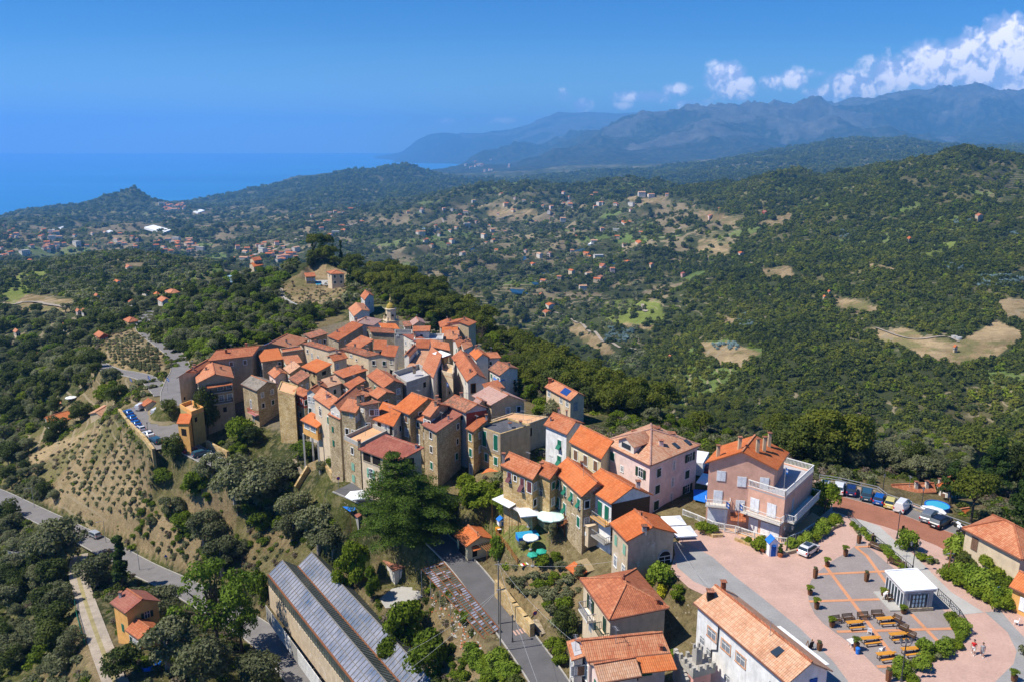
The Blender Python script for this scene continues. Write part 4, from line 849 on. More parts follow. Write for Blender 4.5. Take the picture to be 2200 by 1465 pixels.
for u,v,n,hh in((i['w1'],i['w0'],i['nA'],4.2),(i['w0'],i['w2'],i['nB'],7.5)):q.obox((u+v)/2+n*.03-UPV*(hh/2+.05),(v-u).normalized(),n,UPV,(v-u).length+.06,.06,hh)
i['fix'](q.build('render_coat',MATS['plaster_brown'],None))
q=MB();u,v,n=i['w1'],i['w0'],i['nA'];a_=u+(v-u)*.45-UPV*7.6;b_=v-UPV*7.6
q.slab([[a_,b_,b_+n*1.9-UPV*.8,a_+n*1.9-UPV*.8]],.12);i['fix'](q.build('porch_roof',MATS['tiles_bright'],None,fixn=True))
balcony(i,'A',.45,1.0,11.0,1.6,'metal_dark','concrete',.25)
H['narrow49']=house('narrow golden stone house with small orange roof and a column of green shuttered windows',(1000,919),(1017,926.5),(1050,908),6.4,'sA',.8,'stone_gold','tiles_orange',A=[(.45,1.6,.8,1.4,'c',SG),(.48,4.7,.8,1.5,'c',SG),(.5,8.0,.8,1.9,'w',SG)],ch=[(.1,.9,.9,.4,'concrete')])
H['row50']=house('stone row house with rough tiled roof, wine red shutters and stones laid along the eave',(1075,998),(1145,1029.5),(1181,1008),4.1,'gA',1.5,'stone_gold','tiles_orange',A=[(.22,1.7,.9,1.7,'p',SWI),(.42,1.4,.6,.9,'d',SD_),(.66,2.0,.9,2.3,'p',SWI),(.9,1.8,1.0,1.8,'c',SWI)],ch=[(.97,.12,1.4,.5,'concrete'),(.1,.7,.4,.5,'stone_grey')])
H['row51']=house('stone row house with plain wall, single arched window and even orange roof',(1147,1011.5),(1182,1028.5),(1216,1008),4.6,'gA',1.1,'stone_gold','tiles_orange',A=[(.35,3.2,.8,1.3,'a',SD_,'stone_warm')])
H['row52']=house('long stone row house with green propped shutters on two floors',(1187,1009),(1250,1066),(1316,1050),4.6,'gA',1.7,'stone_warm','tiles_bright',A=[('grid',4,1,'pppp',SG,1.9,2.9,(.9,1.4)),('grid',4,1,'pp.c',SG,5.0,2.9,(.9,1.6))],ch=[(.7,.7,.7,.4,'tiles_orange')])
H['white53']=house('tall whitewashed house with orange hipped roof and two green shutters behind the stone row',(1168,911),(1218,932.5),(1256,908),7.0,'gA',1.3,'plaster_stained','tiles_orange',A=[(.68,2.7,1.0,1.7,'p',SG),(.68,5.7,1.0,1.7,'p',SG)],ch=[(.85,.2,.5,.25,'metal_grey'),(.9,.7,.9,.3,'concrete'),(.7,.9,.9,.3,'concrete')])
H['cream54']=house('cream house with long orange roof and three brown shutters beside the pink apartment house',(1222,948),(1292,985),(1340,957),6.2,'gA',2.0,'plaster_paleyellow','tiles_bright',A=[('grid',3,1,'ccc',SB_,2.0,2.9,(1.0,1.7))],ch=[(.05,.9,.6)])
# --- the pink apartment house
i=H['pink']=house('big pale pink apartment house with mixed tile hipped roof, dormer and dark green shutters',(1292,947),(1397,999),(1505,954.5),7.6,'h',2.4,'plaster_pink','tiles_mixed',
   A=[(.2,1.9,1.05,1.4,'c',SG),(.82,2.2,1.1,1.5,'o',SD_),(.42,3.2,.6,.9,'w',SD_)],
   B=[(.19,2.1,1.1,1.4,'h',SD_),(.5,2.0,.5,1.4,'w',SD_),(.84,1.7,1.2,1.4,'o',SD_),(.17,4.9,1.1,1.4,'c',SD_),(.49,4.8,.5,1.4,'w',SD_),(.8,4.6,1.1,1.4,'c',SD_),(.16,7.6,1.2,1.5,'c',SD_),(.48,7.5,.5,1.4,'w',SD_),(.82,7.2,1.2,1.4,'o',SD_),(.8,9.6,.8,1.8,'c',SB_)],
   ch=[(.62,.72,1.4,1.3,'plaster_pink'),(.36,.78,1.2,1.1,'plaster_pink'),(.22,.42,1.7,.7,'plaster_pink'),(.85,.5,.6,.8,'plaster_pink')],cat='apartment house')
q=MB()
for u,v,n in((i['w1'],i['w0'],i['nA']),(i['w0'],i['w2'],i['nB'])):q.obox((u+v)/2+n*.12-UPV*.35,(v-u).normalized(),n,UPV,(v-u).length+.24,.26,.32)
i['fix'](q.build('cornice',MATS['plaster_white'],None))
dm=MB();P_=i['P'];c0=P_(.52,.04);d=i['a'];e=i['b'];hw=1.9;hh=1.5
f0,f1=c0-d*hw,c0+d*hw;bk=e*4.5
top=c0+UPV*(hh+1.0)
dm.poly([f0,f1,f1+UPV*hh,top,f0+UPV*hh],0)
dm.poly([f0,f0+UPV*hh,f0+bk+UPV*hh,f0+bk],0);dm.poly([f1,f1+bk,f1+bk+UPV*hh,f1+UPV*hh],0)
dmo=i['fix'](dm.build('dormer',MATS['plaster_white'],None))
dr=MB();o_=-e*.35;eo=d*.35-UPV*.15
dr.slab([[f0-eo*1+o_+UPV*hh-UPV*.3+UPV*.15,top+o_+UPV*.1,top+bk+UPV*.1,f0-d*.35+bk+UPV*(hh-.15)],[top+o_+UPV*.1,f1+d*.35+o_+UPV*(hh-.15),f1+d*.35+bk+UPV*(hh-.15),top+bk+UPV*.1]],.12)
x=dr.build('dormer_roof',MATS['tiles_mixed'],None,fixn=True);x.parent=dmo
x=MB();x.obox(c0+UPV*.95-e*.03,d,e,UPV,2.2,.06,.8);x.build('pane',MATS['glass'],None).parent=dmo
for s,t in((.12,.62),(.1,.84),(.38,.22)):
 q=MB();c=P_(s,t,2.4*2*min(s,1-s,t,1-t)+.12);
 nn_=(i['a']*-.42+UPV).normalized()if s<.3 else(i['b']*-.42+UPV).normalized();r_=i['b']if s<.3 else i['a'];q.obox(c,r_,nn_.cross(r_),nn_,.8,1.3,.12);i['fix'](q.build('skylight',MATS['glass'],None))
# balconied house with big orange roof
i=H['big55']=house('tall pale house with broad plain orange roof and long balconies over the garden',(1245,1038),(1313,1081.5),(1404,1062),4.6,'gA',1.9,'plaster_stained','tiles_bright',
   A=[(.62,2.2,1.0,2.2,'c',SG,None),(.85,2.2,1.0,2.2,'c',SG,None),(.2,5.0,.8,1.2,'c',SG,None)],B=[],ch=[(.12,.72,1.0,.6,'plaster_grey')])
q=MB();u,v,n=i['w0'],i['w2'],i['nB'];q.obox((u+v)/2+n*.03-UPV*3.4,(v-u).normalized(),n,UPV,(v-u).length+.06,.06,6.2);i['fix'](q.build('dark_render',MATS['wood_dark'],None))
balcony(i,'A',.5,1.02,3.6,1.2,'metal_grey','plaster_orange',.3);balcony(i,'A',.5,1.05,6.4,1.4,'metal_grey','concrete',.3)
for t0,t1,mt in((4.6,6.8,'plaster_white'),(5.4,8.2,'olive_sheet'),(5.0,8.4,'plaster_cream')):
 k={'plaster_white':.02,'olive_sheet':.22,'plaster_cream':.40}[mt];q=MB();u,v,n=i['w1'],i['w0'],i['nA'];c=u+(v-u)*(k+.07)-UPV*(t0+t1)/2
 q.obox(c+n*.9,(v-u).normalized(),n,UPV,1.5,1.8,t1-t0);q.obox(c+n*.95+UPV*((t1-t0)/2+.05),(v-u).normalized(),n,UPV,1.7,2.0,.1);q.obox(c+n*1.83+UPV*.3,(v-u).normalized(),n,UPV,.5,.05,.6,1)
 i['fix'](q.build('bay_closet',[MATS[mt],MATS['frame_white']],None))
# front stone-and-plaster house by the square
i=H['front56']=house('old beige house with flaking plaster and archway at the edge of the square',(1309,1122),(1347,1162),(1456,1144),4.4,'gA',1.5,'stone_peel','tiles_bright',
   A=[(.25,2.0,.8,1.5,'c',SP_,None),(.8,2.0,.8,1.5,'c',SP_,None),(.25,5.2,.8,1.5,'w',SD_),(.78,5.2,.8,1.5,'w',SD_),(.35,8.0,.9,1.5,'d',SD_)],B=[(.82,4.3,1.9,1.6,'a',SD_,'plaster_grey')],ch=[(.05,.35,.5,.6,'concrete'),(.6,.5,.4,.2,'metal_dark')],low=8)
# hipped house below the square
i=H['hip57']=house('cream house with weathered terracotta hipped roof and dark balcony shutters below the square',(1246,1242),(1308,1330),(1438,1304),0.7,'h',1.7,'plaster_cream','tiles_salmon',low=8.5,
   A=[(.3,2.0,1.0,2.0,'o',SD_,None),(.82,2.1,1.0,2.0,'c',SD_,None),(.3,5.0,1.0,2.0,'w',SD_,None)],B=[],ch=[(.08,.85,.7,.3,'tiles_orange')])
balcony(i,'A',.15,.5,3.4,1.2,'metal_grey','plaster_white');balcony(i,'A',.7,.98,3.4,1.0,'shutter_dark','plaster_cream')
q=MB();c=i['P'](.5,.5,1.9);q.lathe(c,[(.18,0),(.2,.25),(.07,.4),(.16,.55),(.02,.75)],8);i['fix'](q.build('finial',MATS['tiles_wine'],None))
# pink white house at the bottom edge
i=H['bot58']=house('pale pink house with long stepped terracotta roof at the bottom edge of the picture',(1232,1372),(1262,1420),(1441,1401),0.5,'gB',1.2,'plaster_pink','tiles_salmon',A=[(.3,2.2,1.0,2.0,'w',SD_),(.75,2.2,1.0,2.0,'w',SD_)],B=[(.75,2.3,1.4,1.2,'c',SG,None),(.6,2.4,.9,2.1,'d',SD_,None)],ch=[(.1,.9,.3,.3,'tiles_orange')])
q=MB();u=i['P'](-.02,.55,0);v=i['P'](-.02,1.0,0);n=i['nB'];q.slab([[u,v,v+n*2.0-UPV*.6,u+n*2.0-UPV*.6]],.12);i['fix'](q.build('porch_roof',MATS['tiles_bright'],None,fixn=True))
H['bot59']=house('front wing with terracotta gable roof and green shutters joined to the pale pink house',(1263,1422),(1287,1466),(1379,1450),0.0,'gB',1.0,'plaster_pink','tiles_tan',A=[(.5,1.9,1.0,1.4,'c',SG,None)],B=[(.8,2.0,1.0,1.2,'c',SWI,None)])
i=H['bot60']=house('small terrace wing with narrow grey skylight at the left end of the pale pink house',(1217,1377),(1228,1418),(1260,1414),0.2,'sA',.4,'plaster_white','tiles_salmon',A=[(.5,2.0,1.6,1.4,'w','wood',None),(.5,4.8,1.2,1.8,'d',SD_,None)],gut=False)
q=MB();q.slab([[i['P'](.15,.25,.06),i['P'](.15,.75,.06),i['P'](.85,.75,.06),i['P'](.85,.25,.06)]],.05);i['fix'](q.build('skylight',MATS['terrace_grey'],None,fixn=True))
# long white building beside the square
i=H['long61']=house('long whitewashed building with pantile gable roof and small yellow grilled windows along the square',(1490,1293),(1692,1468),(1790,1440.5),3.6,'gA',1.7,'plaster_stained','tiles_tan',
   A=[(.19,2.3,1.5,1.1,'w',SB_,'tiles_tan'),(.36,2.3,1.5,1.1,'w',SB_,'tiles_tan'),(.53,2.3,1.5,1.1,'w',SB_,'tiles_tan'),(.08,4.2,.9,.8,'w',SB_,None),(.17,4.9,1.0,.8,'w',SB_,None),(.4,6.0,.9,.8,'w',SB_,None),(.72,4.5,1.0,.8,'w',SB_,None),(.88,2.3,1.5,1.1,'w',SB_,None)],
   B=[(.65,1.4,1.0,1.6,'c','paint_blue',None)],ch=[(.93,.25,.8,.7,'black'),(.95,.6,.9,.5,'tiles_orange')])
q=MB()
pd=[i['w1']+(i['w0']-i['w1'])*.27+i['nA']*.12-UPV*z for z in(.3,3.6)];q.tube([pd[0],pd[1],pd[1]+i['a']*1.0-UPV*.6,pd[1]+i['a']*1.0-UPV*5],.07,6);i['fix'](q.build('drainpipe',MATS['metal_dark'],None))
q=MB();c=i['P'](.22,.28,.08);nn_=(i['b']*-.35+UPV).normalized();q.obox(c,i['a'],nn_.cross(i['a']),nn_,.9,1.2,.1);i['fix'](q.build('skylight',MATS['glass'],None))
u,v,n=i['w2'],i['w3'],-i['nA'];q=MB();a_=u+(v-u)*.12-UPV*.9;b_=u+(v-u)*.62-UPV*.9
q.slab([[a_,b_,b_+n*2.2-UPV*.3,a_+n*2.2-UPV*.3]],.06);i['fix'](q.build('awning',MATS['cloth_white'],None,fixn=True))
# crenellated toy castle tower
cp=unp(1497,1432,-1.5);root=empty('castle_tower',(cp.x,cp.y,-8),'small pinkish mock castle turret with grey battlements, below the long white building','turret')
fx=lambda o:(setattr(o,'parent',root),setattr(o,'matrix_parent_inverse',Matrix.Translation(-root.location)),o)[2]
rz=.35;q=MB();q.box(cp-UPV*4.0,(2.3,2.3,8.4),0,rz);q.box(cp+UPV*.25,(2.9,2.9,.7),1,rz);fx(q.build('shaft',[MATS['plaster_rose'],MATS['concrete']]))
q=MB();R2=Matrix.Rotation(rz,3,'Z')
for sx in(-1,-.33,.33,1):
 for sy in(-1,-.33,.33,1):
  if abs(sx)==1 or abs(sy)==1:q.box(cp+R2@Vector((sx*1.3,sy*1.3,0))+UPV*.9,(.36,.36,.6),0,rz)
q.box(cp+UPV*1.5,(.8,.8,1.7),0,rz)
for sx in(-1,1):
 for sy in(-1,1):q.box(cp+R2@Vector((sx*.3,sy*.3,0))+UPV*2.6,(.24,.24,.5),0,rz)
fx(q.build('battlement',MATS['concrete']))
for sgn in(R2@Vector((0,-1,0)),R2@Vector((-1,0,0))):q=MB();rr=sgn.cross(UPV);q.obox(cp+sgn*1.16-UPV*1.6,rr,sgn,UPV,.5,.05,.9);fx(q.build('window',MATS['dark_hole']))
cw0=unp(1452,1405,-2.5);cw1=unp(1475,1468,-2.5);root2=empty('battlement_wall',(cw0.x,cw0.y,-7),'low grey wall with crenellations joining the mock castle turret','wall')
q=MB();q.bar(cw0-UPV*2,cw1-UPV*2,.5,0,4)
for k in range(9):q.box(cw0+(cw1-cw0)*k/8+UPV*.35,(.45,.45,.7),0,.3)
o=q.build('crenellation',MATS['concrete']);o.parent=root2;o.matrix_parent_inverse=Matrix.Translation(-root2.location)
# peach coloured house with terraces
i=H['peach']=house('large peach coloured house with bright orange roof and white shutters by the square',(1514,993.5),(1671,1008),(1695,970.5),10.2,'gB',2.3,'plaster_peach','tiles_bright',
   B=[],A=[(.20,2.0,1.3,1.6,'c',SW_,None),(.52,2.6,1.3,1.6,'c',SW_,None),(.17,5.4,1.3,2.1,'c',SW_,None),(.52,6.4,1.3,1.7,'c',SW_,None),(.86,2.6,1.3,2.0,'c',SW_,None)],
   ch=[(.86,.2,1.5,.45),(.58,.25,1.7,.45),(.34,.3,1.9,.45),(.28,.5,2.0,.45),(.26,.8,2.0,.45)],inset=.5)
balcony(i,'A',-.02,.36,6.5,1.3,'frame_white','plaster_white',.2)
u,v,n=i['w1'],i['w0'],i['nA']
for s,w_ in((.18,2.9),):q=MB();q.obox(u+(v-u)*s+n*.04-UPV*8.6,(v-u).normalized(),n,UPV,w_,.08,2.6);i['fix'](q.build('garage_door',MATS['shutter_white'],None))
q=MB();q.obox(u+(v-u)*.5+n*.06-UPV*8.75,(v-u).normalized(),n,UPV,10.6,.1,2.5);i['fix'](q.build('stone_plinth',MATS['stone_grey'],None))if False else None
q=MB();a_=u+(v-u)*.38-UPV*7.6;b_=u+(v-u)*.62-UPV*7.6;q.slab([[a_,b_,b_+n*1.6-UPV*.6,a_+n*1.6-UPV*.6]],.1);i['fix'](q.build('porch_roof',MATS['tiles_orange'],None,fixn=True))
T_=H['peachT']=house('peach coloured terrace wing with white balustrades on two levels, joined to the peach house',(1607,1043),(1687,1068),(1748,1012),7.0,'f',0,'plaster_peach',
   A=[(.22,2.6,1.4,2.1,'c',SW_,None),(.68,2.6,1.4,2.1,'c',SW_,None),(.22,6.0,1.5,2.5,'c',SW_,None),(.68,6.0,2.9,2.5,'c',SW_,None)],B=[(.3,2.4,.7,1.9,'w',SD_,None)],top='terrace_grey',par=.12)
q=MB()
for u,v in((T_['w1'],T_['w0']),(T_['w0'],T_['w2']),(T_['w2'],T_['w3'])):bars_rail(q,u,v,1.0,.22,.08,0,.12)
T_['fix'](q.build('balustrade',MATS['frame_white'],None))
balcony(T_,'A',-.06,1.02,3.9,1.2,'frame_white','plaster_white',.22);balcony(T_,'B',.05,1.0,3.9,1.4,'frame_white','plaster_white',.22)
# white house at the right
i=H['right62']=house('white two storey house with terracotta hipped roof, right of the brick parking lot',(2067,1133),(2196,1201),(2262,1168),5.5,'h',2.0,'plaster_cream','tiles_salmon',A=[(.2,1.5,1.0,1.8,'c',SB_,None),(.14,4.3,1.0,1.5,'c',SG,None),(.62,5.2,1.0,1.8,'d',SB_,None)],B=[(.4,2.0,1.0,1.6,'c',SD_,None)])
H['edge63']=house('yellow house corner with bright orange roof at the right edge of the picture',(2168,1258),(2240,1292),(2275,1262),3.2,'gA',1.2,'plaster_orange','tiles_bright',A=[(.5,1.7,1.2,1.8,'c',SW_,None)])
# glass pavilion on the square
i=H['pavil']=house('small white glazed pavilion with flat striped panel roof on the square',(1902,1228.5),(1943,1272),(2012,1268.5),2.75,'sA',.1,'plaster_grey','tiles_tan',name='pavilion',cat='pavilion',base=-.1,inset=.2,gut=False,roofname='roof_core')
q=MB();q.slab([[i['P'](0,0,.14),i['P'](0,1,.14),i['P'](1,1,.14),i['P'](1,0,.14)]],.34)
for k in range(1,7):u_,v_=i['P'](k/7,.03,.17),i['P'](k/7,.97,.17);q.bar(u_,v_,.07,0,.07)
for e0,e1 in(((0,0),(0,1)),((1,0),(0,0)),((0,1),(1,1)),((1,1),(1,0))):q.bar(i['P'](*e0,.2),i['P'](*e1,.2),.22,0,.16)
i['fix'](q.build('roof',MATS['plastic_white'],None,fixn=True))
u,v,n=i['w1'],i['w0'],i['nA'];d=(v-u).normalized();L_=(v-u).length
for k in range(6):
 q=MB();c=u+d*L_*(k+.5)/6-UPV*1.45+n*.04;q.obox(c,d,n,UPV,L_/6-.1,.06,2.2,1)
 for s in(-1,1):q.obox(c+d*s*(L_/12-.04)+n*.03,d,n,UPV,.09,.08,2.3,0)
 q.obox(c+UPV*1.1+n*.03,d,n,UPV,L_/6,.08,.1,0);i['fix'](q.build('glass_door' if k in(2,3)else 'window',[MATS['plastic_white'],MATS['glass']],None))
u,v,n=i['w0'],i['w2'],i['nB'];d=(v-u).normalized();L_=(v-u).length;c=(u+v)/2-UPV*1.35
q=MB();q.obox(c+n*.03,d,n,UPV,L_*.72,.06,2.0,0);q.obox(c+n*.05,d,n,UPV,L_*.62,.06,1.75,1)
for k in range(6):q.obox(c+n*.07+d*L_*.62*(k-2.5)/5,d,n,UPV,.06,.07,1.75,2)
for k in range(3):
 for l in range(4):q.obox(c+n*.085+d*L_*.62*(l-1.5)/5.2+UPV*(k-1)*.55,d,n,UPV,.26,.02,.38,3)
i['fix'](q.build('display_window',[MATS['metal_grey'],MATS['glass'],MATS['plastic_white'],MATS['cloth_mint']],None))
q=MB();q.obox((u+v)/2+n*.1+Vector((0,0,.2-i['ze']+0)),d,n,UPV,L_+.2,.25,.5);i['fix'](q.build('stone_plinth',MATS['stone_grey'],None))
q=MB();q.obox(c+UPV*1.12+n*.06,d,n,UPV,.35,.06,.16);i['fix'](q.build('lamp',MATS['plastic_white'],None))
u,v,n=i['w1'],i['w0'],i['nA'];q=MB();q.obox((u+v)/2+n*.8+Vector((0,0,.09-i['ze'])),(v-u).normalized(),n,UPV,(v-u).length,1.5,.18);i['fix'](q.build('step',MATS['wood']if False else MATS['concrete_path'],None))
# other houses round about
H['gar']=house('small cream garage with orange gable roof and open dark door beside the lower lane',(975.5,1147),(1002,1173.5),(1062,1156),-9.3,'gA',1.1,'plaster_paleyellow','tiles_bright',A=[(.5,1.5,2.6,2.3,'d',SD_,None)],B=[(.3,1.5,.9,2.1,'d',SD_,None)],ch=[(.1,.45,.6,.1,'metal_dark')],name='garage',cat='garage')
q=MB();i=H['gar'];u=i['w0']+(i['w2']-i['w0'])*.15-UPV*.6;v=i['w0']+(i['w2']-i['w0'])*.45-UPV*.6;q.slab([[u,v,v+i['nB']*.9-UPV*.3,u+i['nB']*.9-UPV*.3]],.08);i['fix'](q.build('door_roof',MATS['tiles_bright'],None,fixn=True))
q=MB();u=i['w0']+(i['w2']-i['w0'])*.5-UPV*.5;v=i['w2']-UPV*.5;n=i['nB']
for k in range(7):a_=u+(v-u)*k/6;q.bar(a_,a_+n*2.6-UPV*.1,.09)
for k in range(3):q.bar(u+n*(.6+k)-UPV*.03,v+n*(.6+k)-UPV*.03,.08)
for a_ in(u,v):q.bar(a_+n*2.5,a_+n*2.5-UPV*2.2,.1)
i['fix'](q.build('pergola',MATS['wood'],None))
H['cabin']=house('low white cabin with flat rusty brown roof and pale door under the cedar',(781,1162),(845,1226),(888,1212),-16.0,'sA',.2,'plaster_white','tiles_brown',B=[(.5,1.6,1.1,1.9,'c','frame_white','metal_grey')],name='cabin',cat='cabin',gut=False)
H['cabin2']=house('narrow pale shed with brown slab roof hidden half under the cedar',(786,1140),(806,1158),(830,1146),-13.5,'sA',.3,'plaster_white','straw',name='shed',cat='shed',gut=False)
H['rshed']=house('tall grey shed with rusty red roof beside the blue tarpaulin',(753,1098),(768,1111),(797,1096),-9.4,'sA',.5,'concrete','tiles_wine',name='shed',cat='shed',gut=False)
H['reed']=house('garden hut with reed roof and orange tiled front edge below the stone row',(1234,1206),(1262,1228),(1300,1220),-5.4,'sA',.3,'wood','straw',name='garden_hut',cat='hut',gut=False)
q=MB();i=H['reed'];u,v=i['P'](0,0,.1),i['P'](1,0,.1);q.slab([[u,v,v-i['b']*1.5-UPV*.7,u-i['b']*1.5-UPV*.7]],.12);i['fix'](q.build('tiled_edge',MATS['tiles_bright'],None,fixn=True))
H['yel64']=house('yellow ochre house with brick red gable roof beside the gravel track at the bottom left',(236,1293),(269,1316.5),(346,1290),-21.8,'gA',1.5,'plaster_orange','tiles_wine',A=[(.55,4.0,.75,1.5,'c',SG,None)],B=[(.62,1.9,.9,1.2,'o',SD_,None)],ch=[(.85,.25,.8,.4,'plaster_grey')])
H['yel65']=house('low annex with brick red roof in front of the yellow ochre house',(269,1352),(299,1373),(346,1346),-24.6,'gA',1.0,'plaster_orange','tiles_orange')
H['left66']=house('low long house with vivid orange roof and white end wall below the left car park',(94,897),(104,913),(180,890),-36,'gB',1.6,'plaster_white','tiles_bright',low=4,ch=[(.3,.2,1.0,.6,'plaster_white')])
H['left67']=house('house with faded brown roof tucked against the left car park wall',(190,888),(222,897),(257,876),-27,'gB',1.2,'plaster_beige','tiles_tan',low=5)
H['left68']=house('small beige gabled house just behind the left car park',(300,866),(310,872),(347,868),-15.5,'gA',1.3,'plaster_cream','tiles_orange')
H['left69']=house('small house with salmon roof among olive trees left of the vivid orange roof',(127,864),(135,874),(158,866),-38,'gA',1.0,'plaster_pink','tiles_salmon')
H['wood70']=house('cream house with brick chimney and blue roof panels on the slope right of the village',(1170,830),(1225,860),(1259,849.5),-1.0,'gA',1.3,'plaster_cream','tiles_salmon',A=[('grid',4,1,'w.ww',SD_,1.4,2.9,(1.2,1.2))],B=[(.4,2.0,1.2,1.8,'w',SD_,'metal_grey')],ch=[(.97,.3,.9,.8,'tiles_orange')])
q=MB();i=H['wood70'];q.slab([[i['P'](.2,.1,.1),i['P'](.2,.42,.1),i['P'](.45,.42,.1),i['P'](.45,.1,.1)]],.06);i['fix'](q.build('solar_panel',MATS['solar'],None,fixn=True))
H['pk71']=house('long low salmon roofed house with white chimneys beyond the parking guard rail',(1908,1046),(1920,1060),(2012,1056),-3.0,'gB',1.1,'plaster_white','tiles_salmon',ch=[(.3,.55,.9,.5,'plaster_white'),(.3,.8,.9,.5,'plaster_white')])
H['pk72']=house('orange hipped roof house half hidden by the dark fir beyond the parking lot',(2012,1042),(2040,1052),(2072,1040),-1.5,'h',1.6,'plaster_white','tiles_bright',ch=[(.9,.1,1.0,.4,'plaster_white')])
H['pk73']=house('small orange roofed shed under the round pine beyond the parking lot',(2060,1096),(2066,1104),(2085,1101),-2.5,'gB',.6,'plaster_yellow','tiles_bright')
H['villa']=house('cream villa with red hipped roof on the bare terraced hill above the village',(701,584),(711,589),(741,588),-7.2,'h',1.3,'plaster_cream','tiles_orange',B=[('grid',2,2,'cccc',SD_,1.5,2.8)],A=[(.5,1.5,1,1.3,'d',SD_)],base=VPAD[0].z)
H['villa2']=house('small pool house with salmon lean-to roof beside the turquoise pool on the hill',(653,588),(656,595),(679,594),-11.5,'sB',.7,'stone_warm','tiles_orange',zL=.4)
H['far74']=house('white gabled house with salmon roof and brown shutters just left of the bell tower',(748,663),(760,680),(795,668),-6.0,'gA',1.4,'plaster_white','tiles_salmon',A=[(.3,2.0,.9,1.2,'w',SB_),(.7,2,.9,1.2,'w',SB_)],B=[(.6,2.0,1,1.4,'w',SD_)],ch=[(.2,.8,.7)])
H['far75']=house('upper white house with orange cross gables behind the white gabled house',(774,636),(783,645),(804,636),-4.0,'gA',1.6,'plaster_white','tiles_orange',B=[(.5,1.8,1.2,1.4,'w',SD_)])
H['far76']=house('grey slab roof house behind the bell tower on its right',(880,690),(886,700),(915,695),-4.0,'gA',1.2,'plaster_beige','tiles_pink')
H['far77']=house('low house with dark roof right of the bell tower half lost in trees',(864,694),(868,702),(884,700),-4.6,'sB',.5,'plaster_grey','tiles_brown')
H['far78']=house('orange roofed farmhouse among dark pines on the skyline left of the hill',(535,568),(545,574),(566,569),-20,'gB',1.6,'plaster_beige','tiles_bright')
H['far79']=house('second orange roof higher in the pines on the skyline left of the hill',(536,556),(545,561),(563,558),-17,'gB',1.3,'plaster_beige','tiles_orange')
# scattered houses: (px, py of the eave, width px, distance, wall, roof, label)
SC=[(87,768,36,400,'plaster_white','tiles_orange','red roofed white house alone among trees left of the two roads'),(218,722,34,430,'plaster_red','tiles_salmon','dark red house with salmon roof above the dry field'),
 (281,690,34,520,'plaster_yellow','tiles_salmon','yellow house with salmon hip roof beside the road bend'),(286,650,24,620,'plaster_white','tiles_orange','orange roofed house below the round white tower house'),(316,629,24,680,'plaster_white','tiles_tan','white round looking tower house on the left ridge'),
 (337,633,16,690,'plaster_white','tiles_bright','bright orange roof touching the white tower house'),(370,629,34,700,'plaster_cream','tiles_salmon','long salmon roof right of the white tower house'),(352,646,30,610,'plaster_white','tiles_salmon','low salmon roofed house at the left ridge road'),
 (252,606,18,860,'plaster_white','tiles_bright','small bright red roof on the left valley slope'),(208,636,14,740,'plaster_cream','tiles_orange','tiny orange roof left of the ridge houses'),(181,669,16,640,'plaster_white','tiles_orange','two small orange roofs amid the left orchards, right one'),
 (168,669,14,650,'plaster_pink','tiles_salmon','two small orange roofs amid the left orchards, left one'),(36,713,18,520,'plaster_cream','tiles_salmon','salmon roof at the left picture edge'),(137,700,10,560,'plaster_white','tiles_bright','tiny orange hut roof amid the left orchards'),
 (275,574,20,1000,'plaster_white','tiles_salmon','grey white farmhouse on the wooded left slope'),(1440,766,12,800,'plaster_cream','tiles_orange','lone house with orange roof in the wood right of centre'),(1468,588,14,1400,'plaster_rose','tiles_wine','dark pink house by a pale track on the right slope'),
 (1347,562,20,1500,'plaster_white','tiles_bright','white house with dark pond on the valley floor'),(1374,521,20,1900,'plaster_cream','tiles_bright','pair of orange roofs above the pale track in the valley'),(1345,478,26,2400,'plaster_white','tiles_bright','long white farm with red roof on the far slope'),
 (1192,463,14,2500,'plaster_white','tiles_bright','white house with small tower among the far olive terraces'),(1183,416,16,3200,'plaster_white','tiles_bright','white house on the far ridge line'),(1548,450,16,2300,'plaster_cream','tiles_salmon','villa on cleared ground on the right valley side'),
 (1526,463,16,2200,'plaster_pink','tiles_salmon','house below the villa on the cleared ground'),(1592,544,14,1300,'plaster_white','tiles_bright','small orange house at the edge of the pine slope'),(1645,456,16,1900,'plaster_red','tiles_wine','red house above the bare field on the pine slope'),
 (1955,513,14,1150,'plaster_white','tiles_bright','white cottage amid terraces on the right hillside'),(2104,463,18,1300,'plaster_cream','tiles_orange','pinkish cottage high on the right hillside'),(1772,638,10,850,'plaster_cream','tiles_bright','small orange hut right of the long terraces'),
 (2053,745,12,640,'plaster_beige','tiles_bright','square stone hut with orange roof on the dry field'),(1782,627,10,880,'plaster_cream','tiles_bright','upper of two orange huts by the long terraces'),(1162,632,14,1300,'plaster_cream','tiles_salmon','house at the bottom of the valley beside a blue cover'),
 (1182,655,22,1200,'plaster_white','tiles_bright','long red roof on the valley track'),(1175,671,20,1180,'plaster_cream','tiles_orange','orange roof beside the long red roof on the valley track'),(1145,567,14,1700,'plaster_white','tiles_bright','white cottage above the dark ponds'),
 (1258,547,12,1700,'plaster_cream','tiles_orange','cottage beside the long black net'),(1295,572,16,1500,'plaster_pink','tiles_salmon','pinkish house amid olive trees in mid valley'),(1400,568,12,1400,'plaster_cream','tiles_orange','orange cottage at the wood edge in mid valley')]
